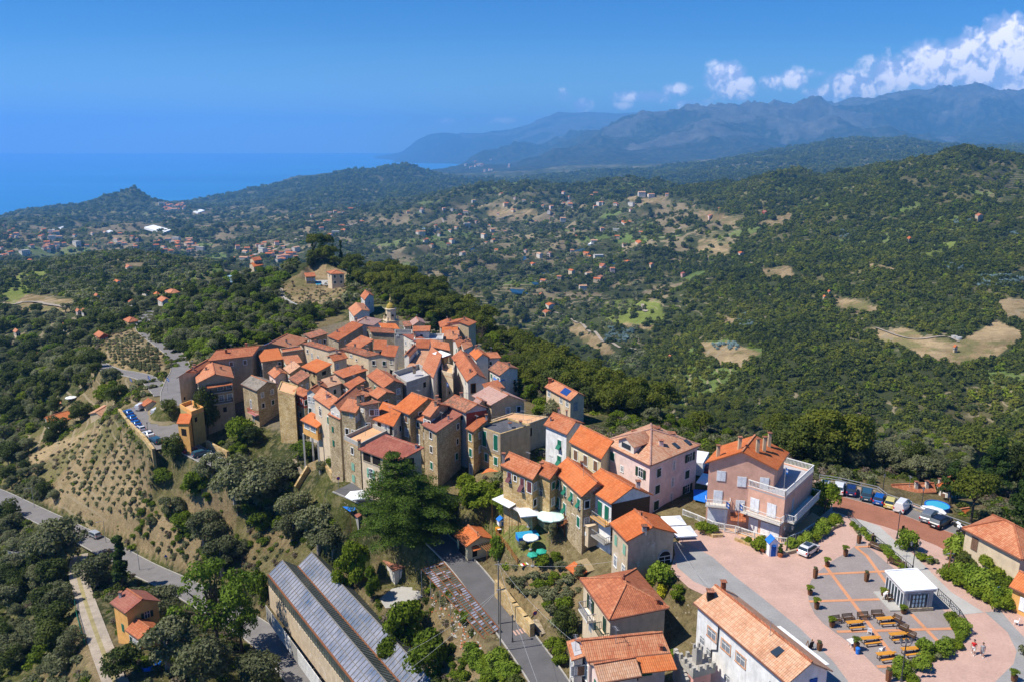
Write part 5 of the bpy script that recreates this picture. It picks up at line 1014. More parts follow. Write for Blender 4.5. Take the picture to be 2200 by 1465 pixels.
for px,py,wp,Y,wl,rf,lb in SC:
 z=unpY(px,py,Y).z;g=ground(unpY(px,py,Y).x,Y)
 if z<g+2.5 or z>g+5.5:
  h_=hit(px,py+4)
  if h_ is None:continue
  Y=h_.y;z=h_.z+4.0
 k=wp/2
 H['sc%d'%px]=house(lb,(px-k,py-wp*.10),(px-k*.3,py+wp*.10),(px+k,py-wp*.04),z,'h' if wl in('plaster_yellow',)or 'tower' in lb else 'gA',1.3 if Y<900 else 1.8,wl,rf,gut=False,ridge=Y<800,A=[('grid',2,1,'d',SD_,1.6)]if Y<700 else(),B=[('grid',2,1,'d',SD_,1.6)]if Y<700 else())
# ------------------------------------------------------------------ plants
def mleaf(name,c1,c2,c3,rough=.75,tl=.25):
 def fn(t,b):
  pos=t.new('ShaderNodeNewGeometry').outputs['Position']
  oi=t.new('ShaderNodeObjectInfo').outputs['Random']
  wn=t.new('ShaderNodeTexWhiteNoise',noise_dimensions='3D')
  sn=t.new('ShaderNodeVectorMath',operation='SNAP');t.l.new(pos,sn.inputs[0]);sn.inputs[1].default_value=(.35,.35,.35);t.l.new(sn.outputs[0],wn.inputs[0])
  tone=t.math('ADD',t.math('MULTIPLY',wn.outputs[0],.32),t.math('ADD',t.math('ADD',t.math('MULTIPLY',t.noise(pos,.6,3),.45),t.math('ADD',t.math('MULTIPLY',t.noise(pos,.011,4),1.35),-.3)),t.math('MULTIPLY',oi,.30)))
  c=t.ramp(tone,[(.5,c1),(.88,c2),(1.3,c3)])if False else t.ramp(t.math('MULTIPLY',tone,.7),[(.38,c1),(.62,c2),(.9,c3)])
  t.l.new(c,b.inputs['Base Color'])
  tr=t.new('ShaderNodeBsdfTranslucent');t.l.new(t.mix(1.0,c,(1.3,1.5,.6),'MULTIPLY'),tr.inputs[0])
  ms=t.new('ShaderNodeMixShader');ms.inputs[0].default_value=tl;t.l.new(b.outputs[0],ms.inputs[1]);t.l.new(tr.outputs[0],ms.inputs[2])
  out=[n for n in t.n if n.bl_idname=='ShaderNodeOutputMaterial'][0];t.l.new(ms.outputs[0],out.inputs[0])
 return mat(name,fn,rough=rough,spec=.2)
mleaf('leaf_pine',(.045,.062,.008),(.105,.125,.012),(.19,.19,.02))
mleaf('leaf_pine_dark',(.028,.042,.010),(.065,.085,.015),(.125,.14,.025))
mleaf('leaf_olive',(.085,.095,.04),(.165,.17,.08),(.27,.27,.145))
mleaf('leaf_green',(.055,.085,.006),(.125,.175,.008),(.23,.27,.016))
mleaf('leaf_bright',(.08,.13,.010),(.16,.23,.018),(.27,.33,.04))
mleaf('leaf_cypress',(.018,.040,.008),(.045,.080,.012),(.085,.125,.02))
mleaf('leaf_cedar',(.030,.062,.008),(.075,.125,.012),(.15,.21,.02))
mleaf('leaf_grey',(.10,.15,.15),(.20,.28,.29),(.32,.42,.44));mleaf('leaf_brown',(.10,.075,.05),(.18,.14,.10),(.26,.21,.15));mleaf('leaf_yellow',(.25,.25,.01),(.45,.42,.02),(.6,.55,.04))
nrs=np.random.RandomState(5)
def leaf_mesh(name,cen,rad,counts,size,mats_,stretch=(1,1,1),up=.25,core=True,flat=1.0,aniso=None):
 """many small leaf faces thrown over the shells of overlapping clumps"""
 V=[];nf=0
 for c,r,k in zip(cen,rad,counts):
  d=nrs.normal(size=(k,3));d/=np.linalg.norm(d,axis=1)[:,None];d[:,2]=np.where(d[:,2]<-.35,-d[:,2]*.6,d[:,2])
  rr=(nrs.uniform(.55,1.08,k)**.7)[:,None]
  p=np.array(c)+d*np.array(r)*rr
  n=d+nrs.normal(size=(k,3))*.55;n[:,2]+=up;n/=np.linalg.norm(n,axis=1)[:,None]
  a=np.cross(n,nrs.normal(size=(k,3)));a/=np.linalg.norm(a,axis=1)[:,None];b=np.cross(n,a)
  s=size*nrs.uniform(.6,1.35,(k,1));s2=s*nrs.uniform(.45,.9,(k,1))
  V.append(np.stack([p-a*s-b*s2*.6,p+a*s*.2-b*s2,p+a*s+b*s2*.4,p-a*s*.1+b*s2],1).reshape(-1,3));nf+=k
 V=np.concatenate(V);me=bpy.data.meshes.new(name)
 me.vertices.add(len(V));me.vertices.foreach_set('co',V.astype(np.float32).ravel())
 me.loops.add(nf*4);me.loops.foreach_set('vertex_index',np.arange(nf*4,dtype=np.int32))
 me.polygons.add(nf);me.polygons.foreach_set('loop_start',np.arange(nf,dtype=np.int32)*4);me.polygons.foreach_set('loop_total',np.full(nf,4,np.int32))
 me.materials.append(MATS[mats_]);me.update();return me
def crown_cl(n,R,Hh,z0,shape='round',pr=.42,seed=1):
 r_=random.Random(seed);cen=[];rad=[]
 for i in range(n):
  a=r_.uniform(0,2*math.pi)
  if shape=='round':h=r_.uniform(0,1);w=math.sin(math.pi*(.12+.80*h))**.7
  elif shape=='umbrella':h=r_.uniform(.55,1);w=1.25-h*.5
  elif shape=='cone':h=r_.uniform(0,1);w=1.05-h*.92
  else:h=r_.uniform(0,1);w=1
  q=math.sqrt(r_.uniform(.05,1))*w*(1-pr*.6);k=r_.uniform(.7,1.25)
  cen.append((math.cos(a)*q*R,math.sin(a)*q*R,z0+Hh*(.12+.76*h)));rad.append((R*pr*k,R*pr*k,R*pr*k*.78))
 return cen,rad
PROTO={}
def tree_proto(key,kind,leafm,R,Hc,z0,shape,n,faces,size,pr,seed,trunkm='bark',tr=.16,limbs=5,multi=1):
 cen,rad=crown_cl(n,R,Hc,z0,shape,pr,seed);rt=[r[0]**2 for r in rad];tot=sum(rt)
 me=leaf_mesh('crown',cen,rad,[int(faces*q/tot)+4 for q in rt],size,leafm)
 tm=MB();rr=random.Random(seed)
 for m_ in range(multi):
  bx,by=(rr.uniform(-.3,.3),rr.uniform(-.3,.3))if multi>1 else(0,0)
  lean=(bx+rr.uniform(-.3,.3)*R*.3,by+rr.uniform(-.3,.3)*R*.3)
  p1=Vector((lean[0],lean[1],z0+Hc*.25));tm.tube([(bx,by,-1.2),(bx*.9,by*.9,z0*.5),p1,p1*1.0+Vector((0,0,Hc*.35))],[tr*1.35,tr,tr*.75,tr*.3],7)
  for c in cen[:limbs]:tm.tube([p1-UPV*rr.uniform(0,z0*.3),(p1+Vector(c))/2-UPV*.1,Vector(c)],[tr*.5,tr*.32,tr*.12],5)
 tmo=tm.build('trunk',MATS[trunkm]);tme=tmo.data;bpy.data.objects.remove(tmo)
 PROTO.setdefault(key,[]).append((me,tme,R,z0+Hc))
for s in range(3):
 tree_proto('pine','pine','leaf_pine',4.2,5.4,2.6,'round',17,3600,.24,.40,11+s,tr=.2)
 tree_proto('oak','oak','leaf_pine_dark',4.0,5.6,1.2,'round',18,3400,.26,.42,21+s)
 tree_proto('olive','olive','leaf_olive',3.2,4.0,1.1,'round',19,4200,.17,.36,31+s,'bark_pale',.2,7,2)
 tree_proto('green','green','leaf_green',2.8,3.6,.4,'round',15,3200,.19,.42,41+s)
 tree_proto('bush','bush','leaf_green',1.3,1.3,.0,'round',8,1100,.13,.5,51+s,tr=.05)
 tree_proto('bright','bright','leaf_bright',1.6,1.9,.1,'round',9,1500,.14,.5,61+s,tr=.06)
 tree_proto('scrub','scrub','leaf_olive',.9,.9,-.1,'round',6,500,.12,.5,71+s,tr=.04)
tree_proto('cypress','cypress','leaf_cypress',1.35,10,.2,'cone',44,5200,.17,.38,81,tr=.2,limbs=0)
tree_proto('umbrella','umbrella','leaf_pine',6.0,7.0,3.5,'umbrella',26,4200,.30,.30,82,tr=.3)
tree_proto('feather','feather','leaf_bright',4.2,6.5,2.0,'round',34,3600,.15,.22,83,'bark',.14,22,3)
tree_proto('blue','blue','leaf_grey',1.6,3.0,.3,'round',9,900,.2,.45,84)
tree_proto('fir','fir','leaf_cypress',3.4,10,1.0,'cone',60,5200,.22,.26,85,tr=.25,limbs=0)
tree_proto('yellow','yellow','leaf_yellow',1.5,1.6,.2,'round',8,1300,.14,.5,86,tr=.05)
tree_proto('grass','grass','leaf_brown',.7,.5,-.1,'round',6,260,.1,.5,87,tr=.02)
tm=MB();rr=random.Random(4)
def branch(p,d,L,r,k):
 if k==0 or L<.25:return
 q=p+d*L;tm.tube([p,q],[r,r*.6],5,cap=False)
 for _ in range(3 if k>2 else 4):
  nd=(d+Vector((rr.uniform(-1,1),rr.uniform(-1,1),rr.uniform(-.1,.8)))*.8).normalized();branch(q,nd,L*rr.uniform(.6,.82),r*.55,k-1)
branch(Vector((0,0,-1)),Vector((0,0,1)),3.4,.22,6)
bo=tm.build('trunk',MATS['leaf_brown']);BARE=bo.data;bpy.data.objects.remove(bo)
KIND=dict(pine=('pine_tree','pine'),oak=('broadleaf_tree','tree'),olive=('olive_tree','olive tree'),green=('green_tree','tree'),bush=('bush','bush'),bright=('leafy_shrub','shrub'),scrub=('scrub_plant','scrub'),cypress=('cypress_tree','cypress'),
   umbrella=('umbrella_pine','pine'),feather=('feathery_tree','tree'),blue=('blue_shrub','shrub'),fir=('fir_tree','fir'),yellow=('flowering_shrub','shrub'),grass=('dry_tuft','tuft'))
NTREE={}
def plant(kind,p,scale=1.0,label=None,group=None,sz=None,rz=None):
 me,tme,R,Ht=rnd.choice(PROTO[kind]);nm,cat=KIND[kind]
 rt=empty(nm,(p.x,p.y,p.z),label,cat,group,rnd.uniform(0,6.28)if rz is None else rz);rt.scale=(scale,scale,sz or scale*rnd.uniform(.88,1.12))
 c=bpy.data.objects.new('crown' if kind not in('bush','bright','scrub','yellow','grass','blue')else 'foliage',me);link(c,rt)
 t=bpy.data.objects.new('trunk' if kind not in('bush','bright','scrub','yellow','grass','blue')else 'stem',tme);link(t,rt)
 NTREE[kind]=NTREE.get(kind,0)+1
 return rt
def plant_px(kind,px,py,wpx,label,group=None,tall=None,z=None):
 h_=hit(px,py)if z is None else unp(px,py,z)
 if h_ is None:return
 R=PROTO[kind][0][2];zc=h_.y*CP-(h_.z-CAMZ)*SP;sc=wpx/FPX*zc/2/R
 sz=None
 if tall:sz=tall/FPX*zc/.88/PROTO[kind][0][3]
 return plant(kind,h_,sc,label,group,sz)
# hand placed trees and bushes: kind, base px, base py, crown width px, height px or None, label
TR=[('cypress',264,1262,42,118,'tall dark cypress beside the valley road at the bottom left'),('olive',212,1258,92,None,'large olive tree just left of the tall cypress'),('olive',135,1215,130,None,'spreading olive tree at the curve of the valley road'),
('olive',95,1200,80,None,'dusky olive tree above the round dark water tank'),('olive',352,1322,88,None,'olive tree leaning against the yellow ochre house'),('feather',470,1395,190,190,'feathery light green tree with bare trunks left of the greenhouse'),
('feather',520,1400,110,120,'smaller feathery tree with dead pale branches beside the first one'),('olive',365,1440,130,None,'broad olive tree below the yellow ochre house'),('oak',270,1455,90,None,'glossy dark round tree at the foot of the yellow ochre house'),
('olive',440,1480,130,None,'olive tree at the bottom edge left of the greenhouse lane'),('olive',560,1490,110,None,'grey olive tree at the bottom edge beside the greenhouse lane'),('green',562,1300,46,70,'ivy green tree at the top corner of the greenhouse'),
('olive',505,1075,120,None,'broad olive tree in the middle of the grove below the village'),('olive',555,1088,140,None,'largest olive tree of the grove below the village'),('olive',600,1060,100,None,'olive tree at the right of the grove below the village'),('olive',455,1030,70,None,'slender olive tree beside the white parked car on the village road'),
('green',420,1065,70,None,'bright round green tree on the slope under the village road'),('green',436,1050,44,None,'smaller bright green tree behind the round one under the village road'),('green',352,1036,54,None,'bright green bush tree at the end of the car park wall'),
('oak',375,990,62,None,'dark tree hiding the road end of the left car park'),('olive',368,1115,62,None,'grey olive alone on the dry slope'),('green',398,1140,60,None,'green tree below the lone grey olive'),('olive',440,1170,90,None,'dark olive tree in the centre of the dry slope'),
('green',470,1215,80,None,'bright green shrub tree right of the central dark olive'),('olive',480,1230,92,None,'greyish olive tree above the feathery tree'),('green',560,1140,60,None,'isolated green tree on the ochre bank under the grove'),
('olive',640,1130,92,None,'olive tree left of the blue tarpaulin'),('olive',690,1170,112,None,'largest olive tree between grove and blue tarpaulin'),('olive',715,1190,84,None,'shaded olive tree beside the grey shed'),('olive',630,1165,70,None,'grey green olive at the top of the ochre bank'),
('green',765,1260,66,90,'round green tree in front of the white cabin'),('green',735,1275,50,66,'smaller green tree left of the white cabin path'),('green',800,1285,46,60,'lower green tree right of the white cabin path'),
('green',870,1400,100,100,'large bright green tree between the two greenhouses'),('green',920,1455,110,90,'bright green tree at the bottom edge between the two greenhouses'),('green',840,1440,70,70,'green tree touching the big greenhouse end wall'),
('oak',448,935,56,90,'dark evergreen beside the yellow villa'),('green',515,950,70,None,'green tree below the grey roofed tower house'),('oak',545,955,50,None,'dark bush tree at the foot of the grey roofed tower house'),('green',655,985,60,None,'green tree under the glazed veranda'),
('green',720,1005,46,None,'small round tree left of the terrace house'),('olive',690,1015,30,None,'tiny silver green tree beside the veranda stilts'),('oak',366,890,42,None,'dark olive tree in the corner of the left car park'),('green',705,985,34,None,'shrub on the steps below the veranda'),
('green',1000,1055,52,None,'leafy fig tree at the foot of the stone tower house'),('green',1025,1090,84,None,'rounded garden tree above the orange garage'),('green',1062,1104,70,None,'garden tree with white blossoms beside the white canopy'),('green',970,1105,40,None,'small tree between cedar and garden trees'),
('green',1085,1105,40,None,'low garden tree touching the white canopy'),('bright',1065,1204,36,46,'clipped bright green hedge bush beside the orange garage'),('olive',1185,1165,36,46,'small olive tree behind the white parasol in the garden'),('olive',1122,1180,26,None,'crooked old olive in the garden below the blue pool'),
('green',1165,1215,44,None,'orange tree in the lower garden'),('green',1195,1205,30,None,'slender green tree beside the orange tree in the lower garden'),('olive',1205,1225,30,None,'grey olive beside the reed roofed hut'),('olive',1245,1240,34,None,'olive in the shadow of the reed roofed hut'),
('olive',1165,1275,22,None,'young olive in the bare vegetable plot'),('olive',1217,1278,18,None,'thin young tree in the bare vegetable plot'),('oak',1215,1370,66,60,'dark round hedge tree left of the hipped cream house'),('green',1195,1400,50,None,'green bushes along the lane left of the pink house'),('green',1200,1425,50,None,'flowering green hedge bush above the pink house corner'),
('bright',1425,1262,70,48,'yellow green vine thicket between front house and square'),('green',1390,1258,50,30,'hedge at the foot of the stone archway house'),('yellow',1422,1280,30,24,'yellow flowering shrub in the vine thicket'),('green',1455,1290,40,30,'vine trailing over the white garden gate'),
('bright',1445,1415,34,None,'small shrub between castle turret and long white building'),('green',1770,1102,64,62,'leafy tree growing against the peach house terraces'),('bright',1945,1180,44,44,'light green tree beside the brick parking lot lamp'),('bright',2050,1205,60,46,'yellow green tree below the light green tree'),
('green',2120,1250,70,None,'green bushes under the white two storey house'),('green',2150,1275,60,None,'green hedge at the corner of the white two storey house'),('oak',2075,1222,50,None,'dark hedge beside the wooden post'),('bright',2160,1292,50,None,'light green hedge along the ramp'),
('umbrella',2085,1125,104,105,'big round pine beyond the guard rail at the right'),('fir',2040,1082,56,92,'pointed dark fir in front of the orange hipped roof'),('fir',2130,1060,80,120,'tall fir behind the big round pine'),('umbrella',2100,1020,130,90,'pale green spreading tree at the right edge above the pines'),('fir',2190,1160,80,150,'blue grey cedar at the right edge behind the white house'),('oak',2185,1060,90,100,'tall shadowy tree at the right edge'),
('cypress',1117,850,22,36,'first dark cypress hedge tree at the right rim of the village'),('cypress',1103,846,20,32,'second cypress hedge tree nearest the blue canopy'),('green',1140,862,46,None,'green tree beside the cypress hedge'),('green',1160,895,54,None,'dark green tree below the long cream wood house'),('olive',1190,905,60,None,'silver olive in front of the long cream wood house'),('bright',1208,868,26,36,'palm like yellow tree before the long cream wood house'),
('fir',935,725,34,50,'dark fir among the roofs behind the village'),('fir',992,740,30,52,'dark fir at the right of the orange roofs behind the village'),('oak',912,720,34,None,'brown green tree behind the white roof terrace'),('cypress',722,700,12,0,'')]
for k,x,y,w,t,lb in TR:
 if lb:plant_px(k,x,y,w,lb,tall=t)
h_=hit(1035,745);rt=empty('bare_tree',h_,'bare grey brown tree with leafless crown beside the orange roofs at the back','tree');link(bpy.data.objects.new('branches',BARE),rt);rt.scale=(.9,.9,.75)
# the villa hill: umbrella pines and cypresses on its top
for k,x,y,Y,sc,sz,lb in[('umbrella',678,560,468,1.05,1.35,'wide umbrella pine, leftmost on the crest of the villa hill'),('umbrella',762,565,465,1.0,1.2,'umbrella pine in the middle of the villa hill crest'),('umbrella',808,575,450,1.1,1.1,'umbrella pine right of the middle on the villa hill crest'),('umbrella',700,560,475,.9,1.2,'second umbrella pine on the crest of the villa hill'),
     ('cypress',673,557,460,1.1,1.2,'thin cypress under the leftmost umbrella pine'),('cypress',690,557,458,1.6,1.5,'thick cypress on the hill crest behind the villa'),('cypress',716,555,470,1.0,1.5,'thin cypress between the umbrella pines'),('cypress',733,556,472,1.1,1.7,'tallest thin cypress between the umbrella pines'),
     ('fir',755,660,385,.9,1.0,'dark conical cypress beside the terraced field of the villa'),('cypress',853,655,350,.9,1.2,'thin cypress right of the bell tower'),('umbrella',748,620,420,.8,1.0,'round pine touching the right side of the villa')]:
 p=unpY(x,y,Y);p.z=ground(p.x,p.y);r_=plant(k,p,sc,lb,None,sz)
# the cedar
def cedar():
 b=unp(878,1216,-16.6);b.z=ground(b.x,b.y);rt=empty('cedar_tree',b,'huge dark green cedar with layered drooping branches in front of the loggia house','cedar')
 r_=random.Random(3);cen=[];rad=[];tm=MB();Ht=15.6
 tm.tube([(0,0,-1),(.1,0,5),(-.6,.2,11),(-2.6,.2,Ht)],[.6,.5,.3,.06],9)
 for L_ in range(13):
  f=L_/12;z=1.0+f*(Ht-1.8);spread=float(np.interp(f,[0,.2,.45,.65,.82,1],[7.6,9.4,8.6,6.2,3.4,1.0]))*(1.06 if L_%2 else .8);nb=9 if f<.6 else 6
  cx=-2.6*max(0,f-.35)*1.4
  for k in range(nb):
   a=2*math.pi*(k+r_.uniform(-.3,.3))/nb+L_*.7;ln=spread*r_.uniform(.72,1.12)
   d=Vector((math.cos(a),math.sin(a),0));p0=Vector((cx*.9,0,z-.4));tip=p0+d*ln+Vector((0,0,-.05*ln+.3))
   tm.tube([p0,(p0+tip)/2+UPV*.35,tip],[.14,.08,.03],4)
   for s in np.linspace(.28,1.0,max(3,int(ln/1.0))):
    w=.55+.85*math.sin(math.pi*min(1,s*.9))*(.6+.1*ln);c=p0.lerp(tip,float(s))+UPV*(.25*math.sin(s*3))
    cen.append((c.x,c.y,c.z));rad.append((w,w,.26));
    c2=c+d.cross(UPV)*w*r_.choice((-1,1))*.8-UPV*.12;cen.append(tuple(c2));rad.append((w*.7,w*.7,.2))
 rt_=[x[0]**2 for x in rad];tot=sum(rt_);me=leaf_mesh('crown',cen,rad,[int(82000*q/tot)+3 for q in rt_],.13,'leaf_cedar',up=.5)
 link(bpy.data.objects.new('crown',me),rt);tm.build('trunk',MATS['bark'],rt)
cedar()
# ---- scattered vegetation, placed on the ground and told apart by what the slope is
USED={}
def footprint_block():
 B=[]
 for k,i in H.items():
  if 'p0' in i:B.append([(i[q].x,i[q].y)for q in('p0','p2','p3','p1')])
 return B
FB=footprint_block();FBc=[(sum(p[0]for p in b)/4,sum(p[1]for p in b)/4,max(math.hypot(p[0]-b[0][0],p[1]-b[0][1])for p in b))for b in FB]
def blocked(x,y,m=1.0):
 for(cx,cy,r),b in zip(FBc,FB):
  if abs(x-cx)<r+m and abs(y-cy)<r+m and math.hypot(x-cx,y-cy)<r*.72+m:return True
 for k,(pts,w)in ROADS.items():
  for a in pts[::2]:
   if abs(a.x-x)<9 and abs(a.y-y)<9 and math.hypot(a.x-x,a.y-y)<w/2+1.6+m*.5:return True
 return False
def pin(px,py,poly):
 c=False;n=len(poly)
 for i in range(n):
  x1,y1=poly[i];x2,y2=poly[(i+1)%n]
  if(y1>py)!=(y2>py)and px<(x2-x1)*(py-y1)/(y2-y1+1e-12)+x1:c=not c
 return c
NOVEG=[[(1440,1110),(1790,1080),(1740,1030),(1990,1060),(2110,1140),(2100,1215),(2200,1290),(2200,1465),(1500,1465),(1440,1290)],[(380,960),(380,790),(520,740),(700,690),(800,690),(950,690),(1120,770),(1140,880),(1500,930),(1520,1130),(1300,1200),(1210,1120),(1000,1060),(700,1040),(600,950)],
         [(575,1230),(700,1185),(900,1465),(650,1465)],[(255,870),(400,850),(410,960),(330,980)],[(597,635),(640,575),(745,575),(750,655),(700,668),(620,660)],[(735,660),(800,625),(880,690),(800,700),(735,690)],[(900,1200),(1200,1180),(1240,1465),(860,1465),(960,1330)],[(780,1140),(910,1190),(905,1300),(790,1290)]]+G_DRY
ZONES=[  # polygon, spacing px, kinds with weights, scale, label, group
 ([(470,965),(520,940),(600,955),(690,1010),(735,1050),(740,1180),(640,1180),(560,1120),(450,1060)],34,[('olive',2),('green',3),('bush',4)],.7,{'olive':'olive filling the grove under the village front','green':'small green tree filling the grove under the village front','bush':'bush filling the grove under the village front'},'!plants filling the grove under the village front'),
 ([(300,1050),(420,1000),(470,1060),(600,1160),(560,1240),(400,1230),(300,1180)],60,[('green',2),('bush',3),('olive',1)],.6,{'olive':'grey olive dotted over the dry bank','green':'green tree dotted over the dry bank','bush':'round bush dotted over the dry bank'},'!plants dotted over the dry bank'),
 ([(405,965),(440,905),(520,920),(600,940),(645,962),(600,985),(500,985)],22,[('bush',3),('green',1)],.8,{'bush':'bush at the foot of the left village houses','green':'small tree at the foot of the left village houses'},'!plants at the foot of the left village houses'),
 ([(985,1045),(1085,1045),(1095,1120),(1000,1130)],26,[('green',2),('bush',3)],.55,{'green':'small tree crowding the garden under the tower house','bush':'bush crowding the garden under the tower house'},'!plants of the garden under the tower house'),
 ([(690,1060),(800,1100),(770,1230),(700,1180)],30,[('olive',1),('bush',3)],.6,{'olive':'olive beside the blue tarpaulin slope','bush':'bush beside the blue tarpaulin slope'},'!plants beside the blue tarpaulin slope'),
 ([(880,1290),(1000,1390),(1050,1465),(850,1465),(800,1330)],34,[('bush',2),('scrub',2)],.8,{'bush':'bush on the waste ground between the greenhouses','scrub':'dry scrub on the waste ground between the greenhouses'},'!plants on the waste ground between the greenhouses'),
 ([(1380,1260),(1480,1290),(1490,1400),(1440,1390)],26,[('bush',3),('bright',1)],.8,{'bush':'bush behind the hipped cream house','bright':'bright shrub behind the hipped cream house'},'!bushes behind the hipped cream house'),
 ([(1130,860),(1160,880),(1300,905),(1500,935),(1520,960),(1500,925),(1300,880)],20,[('green',3),('bush',2),('olive',1)],.75,{'olive':'olive behind the pink apartment house','green':'green tree behind the pink apartment house','bush':'bush behind the pink apartment house'},'!plants behind the pink apartment house'),
 ([(380,780),(470,750),(640,730),(760,690),(735,660),(640,672),(520,690),(420,720)],13,[('green',3),('olive',2),('bush',2)],.75,{'olive':'grey olive just behind the village roofs','green':'green tree just behind the village roofs','bush':'low bush just behind the village roofs'},'!plants just behind the village roofs'),
 ([(760,690),(830,640),(900,660),(1000,690),(1040,750),(1130,800),(1160,880),(1110,830),(980,700),(900,690)],15,[('green',3),('oak',2),('pine',1)],.7,{'oak':'dark tree at the back rim of the village','green':'green tree at the back rim of the village','pine':'pine at the back rim of the village'},'!trees at the back rim of the village'),
 ([(0,1000),(100,970),(80,1040),(150,1105),(60,1085),(0,1050)],30,[('oak',3),('olive',2),('bush',1)],.8,{'oak':'dark tree above the far left of the valley road','olive':'olive above the far left of the valley road','bush':'bush above the far left of the valley road'},'!trees above the far left of the valley road'),
 ([(830,690),(880,575),(980,590),(1060,640),(1180,730),(1320,790),(1480,850),(1640,895),(1760,935),(1790,1010),(1690,985),(1640,935),(1500,935),(1460,905),(1250,890),(1150,850),(1120,770),(1010,720),(930,690)],19,[('pine',5),('oak',2),('green',1.0)],1.0,{'pine':'rounded green pine in the steep wood right of the village','oak':'dark broadleaf tree in the steep wood right of the village','green':'lighter green tree in the steep wood right of the village'},'trees of the steep wood right of the village'),
 ([(640,575),(670,540),(760,540),(860,560),(905,620),(880,690),(800,640),(750,590)],15,[('pine',4),('oak',3)],1.0,{'pine':'dense pine on the villa hill','oak':'dark broadleaf tree on the villa hill'},'trees on the villa hill'),
 ([(330,660),(420,590),(520,560),(600,570),(640,590),(600,640),(640,670),(750,675),(740,720),(600,735),(480,760),(410,790),(350,740)],15,[('olive',2.4),('bright',3.4),('green',1.5),('oak',.8)],.95,{'bright':'lime yellow shrub on the terraced slope behind the village','olive':'grey green olive on the terraced slope behind the village','green':'lime green fruit tree on the terraced slope behind the village','oak':'dark tree on the terraced slope behind the village'},'trees on the terraced slope behind the village'),
 ([(1700,965),(1800,1000),(2010,1040),(2200,1010),(2200,960),(2000,945),(1800,915),(1700,905)],24,[('olive',4),('green',2),('pine',1)],1.0,{'olive':'silvery olive tree below the parking lot','green':'bright tree among the olives below the parking lot','pine':'pine among the olives below the parking lot'},'trees on the slope below the parking lot'),
 ([(0,830),(90,820),(200,830),(260,860),(200,930),(130,960),(60,990),(0,1020)],25,[('olive',3),('oak',3),('green',2)],.9,{'olive':'olive tree in the grove left of the car park','oak':'dark tree in the grove left of the car park','green':'green tree in the grove left of the car park'},'trees in the grove left of the car park'),
 ([(0,640),(100,660),(250,690),(330,640),(350,700),(220,710),(190,770),(260,850),(90,820),(0,830)],19,[('olive',4),('oak',2),('green',2),('bright',1)],1.0,{'bright':'yellow shrub on the left valley terraces','olive':'olive tree on the left valley terraces','oak':'dark tree on the left valley terraces','green':'yellow green tree on the left valley terraces'},'trees on the left valley terraces'),
 ([(0,1090),(70,1110),(190,1180),(160,1250),(140,1330),(190,1465),(0,1465)],44,[('olive',5),('oak',3),('green',1)],.95,{'olive':'shadowy olive tree in the bottom left corner grove','oak':'dark tree in the bottom left corner grove','green':'leafy shrub tree in the bottom left corner grove'},'trees of the bottom left corner grove'),
 ([(430,690),(600,690),(740,700),(640,745),(480,765)],13,[('green',3),('bright',2),('olive',1)],.8,{'olive':'little olive just above the village roofs','green':'green tree just above the village roofs','bright':'low lime green shrub just above the village roofs'},'bushes just above the village roofs'),
 ([(230,640),(330,620),(330,700),(270,700)],14,[('olive',2),('oak',2)],.8,{'olive':'olive beside the left ridge houses','oak':'dark tree beside the left ridge houses'},'trees beside the left ridge houses'),
 ([(1530,885),(1700,900),(1700,985),(1560,940)],20,[('olive',2),('oak',2),('green',2)],.8,{'olive':'olive behind the peach house','oak':'dark tree behind the peach house','green':'green tree behind the peach house'},'trees behind the peach house'),
]
OVER={k:[]for k in PROTO}
for poly,sp,kinds,sc0,labs,grp in ZONES:
 free=grp[0]=='!';grp=grp.lstrip('!');xs=[p[0]for p in poly];ys=[p[1]for p in poly];ks=[k for k,w in kinds];ws=[w for k,w in kinds]
 y=min(ys)
 while y<max(ys):
  x=min(xs)
  while x<max(xs):
   px=x+rnd.uniform(-.55,.55)*sp;py=y+rnd.uniform(-.5,.5)*sp*.62;x+=sp
   if not pin(px,py,poly)or(not free and any(pin(px,py,q)for q in NOVEG)):continue
   h_=hit(px,py)
   if h_ is None or h_.y>1500 or blocked(h_.x,h_.y):continue
   k=rnd.choices(ks,ws)[0]
   s=sc0*rnd.uniform(.62,1.2)*(1.75 if k=='bright' and sc0>.9 else 1)*(1+max(0,h_.y-350)/1400)
   if NTREE.get(k,0)>280:OVER[k].append((h_.x,h_.y,h_.z,s,rnd.uniform(0,6.28),rnd.randrange(len(PROTO[k]))));continue
   plant(k,h_,s,labs[k],grp)
  y+=sp*.62
